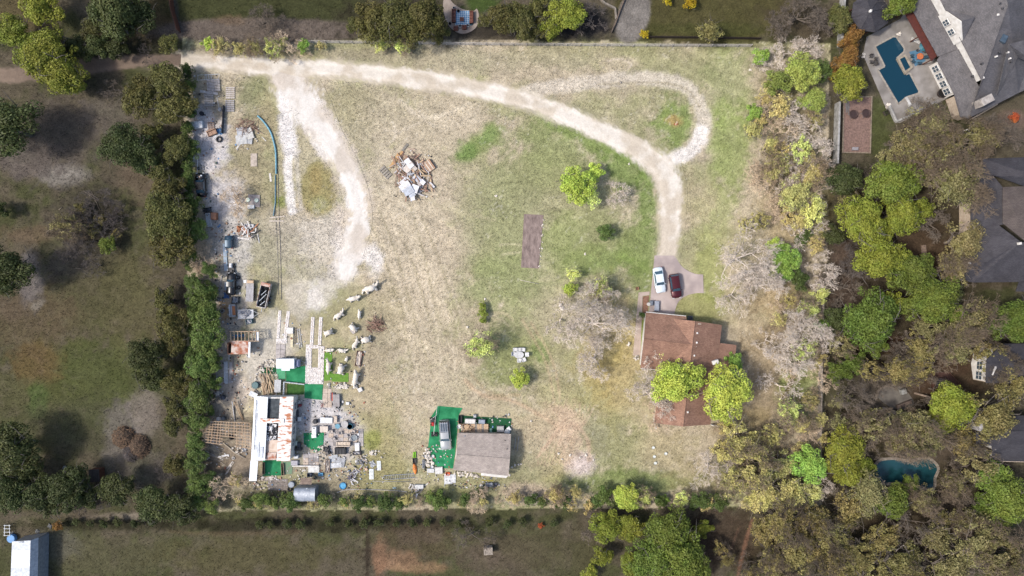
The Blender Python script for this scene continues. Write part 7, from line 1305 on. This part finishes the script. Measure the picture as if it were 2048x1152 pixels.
# ---- by the brown house
ac = thing('air_conditioner', 'dark air conditioning unit at the brown house', 'air conditioner', 1376, 637, fixed=True); MB().box(0, 0, 0, .8, .8, .75, 0, .04).build('case', paint(96, 104, 108), ac); MB().lathe(0, 0, [(.33, .76), (.34, .79), (.1, .8)], 16).build('fan_guard', DARK, ac); ac.location = P(1379, 636); 
bbq = thing('grill', 'covered grey grill and white bin at garage corner', 'grill', 1302, 606, fixed=True); MB().box(0, 0, .2, .6, .9, .7, 0, .15).build('cover', paint(120, 128, 140), bbq); MB().lathe(-.5, -.2, [(.3, 0), (.33, .7), (.3, .74)], 14).build('bin', paint(232, 230, 226), bbq); MB().lathe(-.5, -.2, [(.31, .74), (.26, .8), (.05, .82)], 14).build('bin_lid', paint(210, 206, 200), bbq)
table(1312, 612, 9, 20, .7, -2, (166, 172, 184), 'grey folding table on the driveway end'); tub(1274, 577, 3.4, .3, (176, 130, 96), 'round rusty fire bowl left of the driveway', 'fire_bowl', 'fire bowl', (120, 90, 70)); beast('white stone statue left of the house path', 1257, 688, 60, 9, 2); rock(1256, 690, .2, 'white stone at the statue foot'); stones('brown brick edging rubble at the path end', 1273, 715, 6, 5, 12, .18, .6)
sheet('planting_bed', [(1286, 593), (1298, 591), (1295, 626), (1285, 626)], mat('bed_mulch', c(150, 112, 92), c(120, 90, 74), 3, 1, bump=.4), .045, kind=None, desc='brown mulch bed between path and garage', cat='planting bed'); sheet('planting_bed', [(1282, 640), (1288, 640), (1283, 704), (1277, 704)], mat('bed_green', c(150, 160, 80), c(120, 134, 64), 3, 1, bump=.4), .045, kind=None, desc='green planted strip between path and house wall', cat='planting bed')
for i, q in enumerate(((1306, 895), (1308, 913), (1310, 926), (1331, 907))): tub(*q, 3, .2, (232, 236, 230), 'white round cap in the grass below the house', 'drain_cap', 'cap')
for q in ((1124, 617), (1121, 610)): rock(*q, .45, 'large white boulder under the leafless tree')
for q in ((970, 598), (935, 654), (1117, 907), (1124, 918), (1140, 910), (1160, 915), (1172, 910), (1187, 920), (1062, 842), (1500, 140), (1170, 508), (992, 392), (1258, 328)): rock(*q, .24, 'small pale stone in the field')
bs_ = boardpile('small brown stump with boards inside the turnaround', 1353, 248, 7, 6, 5, [(176, 96, 60), (206, 180, 150)], 'stump', 'stump', .2, 1, 0, .2, (.5, .8), None, True); rock(1241, 165, .3, 'greenish stone on the turnaround track', 1)
# ---- outside the lot
lo = thing('sun_lounger', 'white sun lounger beside the blue table rug', 'lounger', 1830, 83, 65, fixed=True); MB().box(0, -.2, .3, .6, 1.2, .1, 0, .03).build('seat', paint(206, 204, 200), lo); MB().box(0, .65, .35, .6, .6, .12, 0, .03, .95).build('backrest', paint(206, 204, 200), lo); [MB().box(x, y, 0, .06, .06, .3).build('leg', STEEL, lo) for x in (-.25, .25) for y in (-.7, .6)]
l2 = thing('diving_board', 'white diving board at the bottom of the angular pool', 'diving board', 1815, 206, 30, fixed=True); MB().box(0, .2, .45, .45, 1.7, .07, 0, .02).build('board', paint(206, 204, 200), l2); MB().box(0, -.4, .0, .5, .6, .45, 0, .03).build('stand', paint(180, 178, 174), l2)
reg(MB().prism([tuple(P(*p)[:2]) for p in ((1818, 104), (1842, 98), (1851, 122), (1830, 133))], .04, .075).build('rug', mat('blue_outdoor_rug', c(72, 112, 140), c(92, 128, 150), 3, 1)), 'blue rug under the orange table by the pool', 'rug', 1835, 115, fixed=True)
table(1836, 115, 13, 13, .7, 0, (206, 120, 76), 'round orange table on the blue rug', 'round_table', True)
um = thing('parasol', 'teal parasol beside the orange pool table', 'parasol', 1835, 101, fixed=True); MB().tube([(0, 0, 0), (0, 0, 2.3)], .04, 8).build('pole', STEEL, um); MB().lathe(0, 0, [(.85, 1.95), (.5, 2.2), (.05, 2.4)], 8).build('canopy', paint(46, 110, 124), um); MB().lathe(0, 0, [(.3, 0), (.28, .1)], 12).build('base', DARK, um)
for i, (x, y, r_) in enumerate(((1822, 114, 90), (1836, 128, 180), (1848, 116, -90), (1824, 124, 130))): chair(x, y, r_, (60, 84, 98), 'dark blue chair around the orange pool table', .8, 'pool table chairs')
for i, (x, y) in enumerate(((1740, 114), (1750, 120), (1741, 125), (1748, 129))): chair(x, y, 90 * i, (84, 80, 78), 'dark patio chair at the left edge of the pool deck', .9, 'pool deck chairs')
for i, q in enumerate(((1725, 111), (1775, 212), (1797, 68))): stones('white planter stones at the pool deck edge', *q, 4, 4, 6, .25, .2, 'stone_pile', 'stones', .3)
tb2 = tub(1881, 188, 9, .7, (70, 60, 56), 'dark oval fire pit at the pool house wall', 'fire_pit', 'fire pit', (30, 28, 28)); boardpile('small grey play bench on the mulch bed', 1694, 211, 10, 18, 5, [(120, 116, 116)], 'play_bench', 'bench', .1, .05, 0, .18, (.9, 1), None, True); appliance(1709, 298, 12, 6, .4, 0, (150, 146, 150), 'grey toy box at the bottom of the mulch bed', 'box', 'box', False); bin_(1771, 226, 10, 9, .5, 30, (80, 74, 66), 'dark planter box left of the pool deck corner', 'planter', 'planter', (60, 64, 40))
pg = thing('pergola', 'small white pergola frame below the big grey house', 'pergola', 1916, 276, 18, fixed=True)
for y in (-.9, .9): MB().box(0, y, 2.2, 3.6, .12, .16).build('beam', W_WHITE, pg)
for i in range(7): MB().box(-1.6 + i * .53, 0, 2.37, .08, 2.1, .1).build('slat', mat('pergola_slat', c(110, 104, 98), c(86, 82, 78), 2, .8), pg)
for x in (-1.6, 1.6): [MB().box(x, y, -.1, .14, .14, 2.3).build('post', W_WHITE, pg) for y in (-.9, .9)]
couch(908, 33, 26, 8, 90, (112, 66, 52), 'left brown sofa on the blue rug patio'); couch(943, 36, 24, 8, -90, (112, 66, 52), 'right brown sofa on the blue rug patio'); couch(912, 58, 9, 8, 180, (120, 70, 56), 'left brown armchair on the blue rug patio', 'armchair', 'armchair'); couch(929, 56, 9, 8, 180, (120, 70, 56), 'right brown armchair on the blue rug patio', 'armchair', 'armchair'); table(924, 40, 8, 8, .4, 0, (112, 70, 54), 'brown square coffee table on the blue rug')
for i, q in enumerate(((908, 17), (917, 23), (920, 53), (936, 52), (900, 48), (942, 49))): barrel(*q, 2.6, .4, ((220, 222, 226), (60, 60, 66), (228, 228, 230), (226, 226, 226), (50, 52, 60), (90, 130, 150))[i], ('white', 'black', 'white', 'white', 'dark', 'blue')[i] + ' pot on the round patio', 'pot', 'pot', True)
barrel(27, 1075, 8, .7, (96, 150, 206), 'blue drum at the corner metal shed'); wr = thing('metal_rack', 'grey metal rack above the corner metal shed', 'rack', 20, 1058, fixed=True)
for x in (-.5, .5): MB().tube([(x, -1, .7), (x * .8, 1, .7)], .05, 6).build('rail', STEEL, wr)
for y in (-.9, -.3, .3, .9): MB().tube([(-.6, y, .72), (.6, y, .72)], .05, 6).build('bar', STEEL, wr)
for x in (-.5, .5): [MB().tube([(x, y, 0), (x, y, .7)], .04, 6).build('leg', STEEL, wr) for y in (-.9, .9)]
bp = thing('brush_mound', 'large mound of brown and grey cut brush at left', 'brush pile', 262, 885, fixed=True)
for k, (x, y, w, l, h, col) in enumerate(((-1.2, 1.0, 4.2, 4.0, 1.5, (146, 118, 94)), (1.6, -.6, 4.0, 4.4, 1.6, (136, 112, 92)), (.2, -1.8, 3.0, 3.2, 1.2, (112, 104, 102)))):
    m = MB(); rn = random.Random(k)
    for i in range(420):
        a = rn.uniform(0, 6.283); r_ = math.sqrt(rn.random()); q = Vector((x + math.cos(a) * r_ * w / 2, y + math.sin(a) * r_ * l / 2, h * (1 - r_ ** 2) * rn.uniform(.6, 1) + .05)); b = rn.uniform(0, 6.283); d = Vector((math.cos(b), math.sin(b), rn.gauss(0, .3))) * rn.uniform(.3, .9); m.tube([q - d * .5, q + d * .5], [.045, .02], 3, False)
    o = m.build('cut_branches', mat('cut_brush%d' % k, c(*col, 1.1), c(*[v * .75 for v in col], 1.1), 1, .95), bp); o['kind'] = 'stuff'
    MB().lathe(x, y, [(w * .46, -.05), (w * .42, h * .3), (w * .3, h * .6), (w * .12, h * .82), (.05, h * .88)], 14).build('leaf_litter', mat('brush_core', c(90, 76, 62), c(70, 58, 48), 3, 1), bp)
for i, (a, b) in enumerate((((168, 382), (196, 402)), ((176, 384), (198, 398)), ((184, 384), (200, 420)), ((144, 475), (159, 453)), ((148, 478), (156, 462)), ((152, 536), (165, 538)), ((118, 420), (125, 414)))): pole([a, b], .06, (150, 136, 118), 'pale cut branch', 'branch', 'branch')
for i, (x, y) in enumerate(((48, 955), (44, 960), (130, 936), (100, 1052), (75, 1063), (24, 1068))): tarp(x, y, 8, 8, i * 20, (150, 150, 148), 'pale scrap on the ground at lower left', .2, 'scrap', 'scrap')
pole([(1040, 560), (1078, 568)], .05, (214, 206, 190), 'thin white branch below the bare soil bed', 'branch', 'branch')
for a, b, r_ in (((1829, 786), (1872, 798), .2), ((1870, 797), (1900, 805), .14), ((1745, 676), (1760, 668), .1)): pole([(*a, -.1), (*b, 2.2)], r_, (150, 132, 116), 'thick pale bare trunk leaning out from the trees', 'tree_trunk', 'trunk')
appliance(1803, 782, 10, 10, .9, 20, (150, 150, 146), 'grey grill island on the curved patio', 'grill', 'grill', False); couch(1806, 808, 30, 8, 22, (120, 104, 94), 'brown stone bench on the curved patio', 'bench', 'bench'); hut('small pale boarded shed below the curved patio', 1772, 824, 1.9, 1.5, 1.8, -25, W_GREY, mat('pale_roof_boards', c(150, 138, 124), c(124, 114, 104), 3, .9))

# ---- small rubbish strewn over the yard: too small and too many to pick apart
m = MB(); LC = [(232, 230, 228), (206, 204, 204), (120, 116, 114), (60, 60, 64), (176, 140, 112), (110, 150, 190), (160, 100, 76), (214, 206, 190), (90, 104, 96)]
for (x0, y0, x1, y1, n) in ((385, 150, 450, 300, 60), (380, 300, 440, 470, 60), (430, 440, 480, 660, 130), (430, 660, 525, 800, 80), (410, 790, 500, 940, 60), (590, 800, 650, 960, 110), (640, 800, 730, 960, 150), (640, 690, 730, 780, 40), (500, 940, 640, 1000, 60), (690, 900, 770, 980, 40), (840, 890, 905, 965, 50), (905, 940, 1010, 980, 60), (915, 828, 1025, 868, 40), (785, 300, 865, 405, 40), (470, 250, 520, 300, 20), (560, 640, 610, 700, 14)):
    for i in range(int(n * 1.5)):
        q = P(jr.uniform(x0, x1), jr.uniform(y0, y1)); m.mi = jr.choices(range(9), (5, 4, 3, 3, 3, 1, 2, 3, 1))[0]; s_ = jr.uniform(.08, .3)
        m.box(q.x, q.y, -.06, s_ * jr.uniform(.6, 1.8), s_, jr.uniform(.1, .28), jr.uniform(0, 3), .02, jr.uniform(.7, 1))
lt = m.build('litter', [paint(*q) for q in LC]); lt['kind'] = 'stuff'; lt['label'] = 'small mixed rubbish strewn over the cluttered yard'; lt['category'] = 'litter'

for i, (a, b, d, e) in enumerate((((1787, 80), (1794, 78), (1806, 98), (1797, 101)),)):
    o = MB().prism([tuple(P(*p)[:2]) for p in (a, b, d, e)], .0, .079).build('pool_step', mat('submerged_step', c(44, 74, 88), c(34, 62, 76), 1, .1)); o['kind'] = 'structure'
# ------------------------------------------------------------------ labels: what it looks like + what it stands beside; look-alikes told apart by order
LM = [('brown roofed house', 1375, 740), ('white car', 1318, 560), ('maroon car', 1348, 572), ('demolition heap', 820, 345), ('bare soil bed', 1062, 482), ('tan roofed cabin', 965, 890),
 ('rusty roofed trailer home', 545, 860), ('white patio table', 1039, 709), ('big grey mansion', 1960, 110), ('angular pool', 1793, 140), ('octagonal pavilion', 1742, 29), ('mulch play bed', 1713, 250),
 ('long grey house', 2010, 450), ('kidney shaped pool', 1810, 945), ('stone chimney house', 2005, 880), ('corner metal shed', 47, 1115), ('brown brush mound', 262, 885), ('gravel turnaround', 1400, 240),
 ('dirt road', 230, 130), ('blue rug patio', 921, 35), ('scrub patch', 185, 440), ('rusty roofed shed', 490, 690), ('dump trailer', 532, 590), ('silver round roofed shed', 615, 980), ('lot lower right corner', 1645, 1012), ('tall grass island', 638, 380),
 ('blue pipe', 545, 300), ('camper with white roof', 580, 725), ('timber lattice frame', 455, 865), ('silver truck', 892, 868), ('twin stone strips', 632, 660), ('paved yard', 690, 880), ('hexagonal deck', 1886, 765), ('black wrecked car', 405, 370),
 ('lot upper right corner', 1661, 86), ('lot upper left corner', 362, 72), ('top mown lawn', 1420, 20), ('small wooden hutch', 977, 1097), ('long bottom field', 400, 1110), ('left meadow', 120, 680)]
def place(px, py, skip, short=False):
    best = sorted(((px - x) ** 2 + (py - y) ** 2, n, px - x, py - y) for n, x, y in LM if (abs(px - x) > 6 or abs(py - y) > 6) and not set(n.split()[-2:]) <= skip)[0]
    d, n, dx, dy = best; d = d ** .5
    if d < 30: w = 'beside the '
    else:
        h = 'right' if dx > 0 else 'left'; v = 'below' if dy > 0 else 'above'
        w = f'{h} of the ' if abs(dx) > (1 if short else 2.2) * abs(dy) else f'{v} the ' if abs(dy) > 2.2 * abs(dx) or short else f'{v} and {h} of the '
    return w + n
LABS = {}
for e in REG:
    o, desc, px, py, fixed = e
    fixed = fixed or len(desc.split()) >= 9; lab = desc if fixed else desc + ' ' + place(px, py, set(desc.split()))
    if len(lab.split()) > 13: lab = desc if fixed else desc + ' ' + place(px, py, set(desc.split()), True)
    e.append(lab); LABS.setdefault(e[5], []).append(e)
ORD = ['', 'second', 'third', 'fourth', 'fifth', 'sixth', 'seventh', 'eighth', 'ninth', 'tenth', 'eleventh', 'twelfth', 'thirteenth', 'fourteenth', 'fifteenth', 'sixteenth']
for lab, es in LABS.items():
    if len(es) == 1: es[0][0]['label'] = lab; continue
    sx = max(e[2] for e in es) - min(e[2] for e in es); sy = max(e[3] for e in es) - min(e[3] for e in es); k = 2 if sx >= sy else 3
    es.sort(key=lambda e: e[k])
    for i, e in enumerate(es):
        side = 'leftmost' if k == 2 else 'topmost'; frm = 'from left' if k == 2 else 'from top'
        e[0]['label'] = lab + ', ' + (side if i == 0 else (('rightmost' if k == 2 else 'lowest') if i == len(es) - 1 else ORD[min(i, 15)] + ' ' + frm))
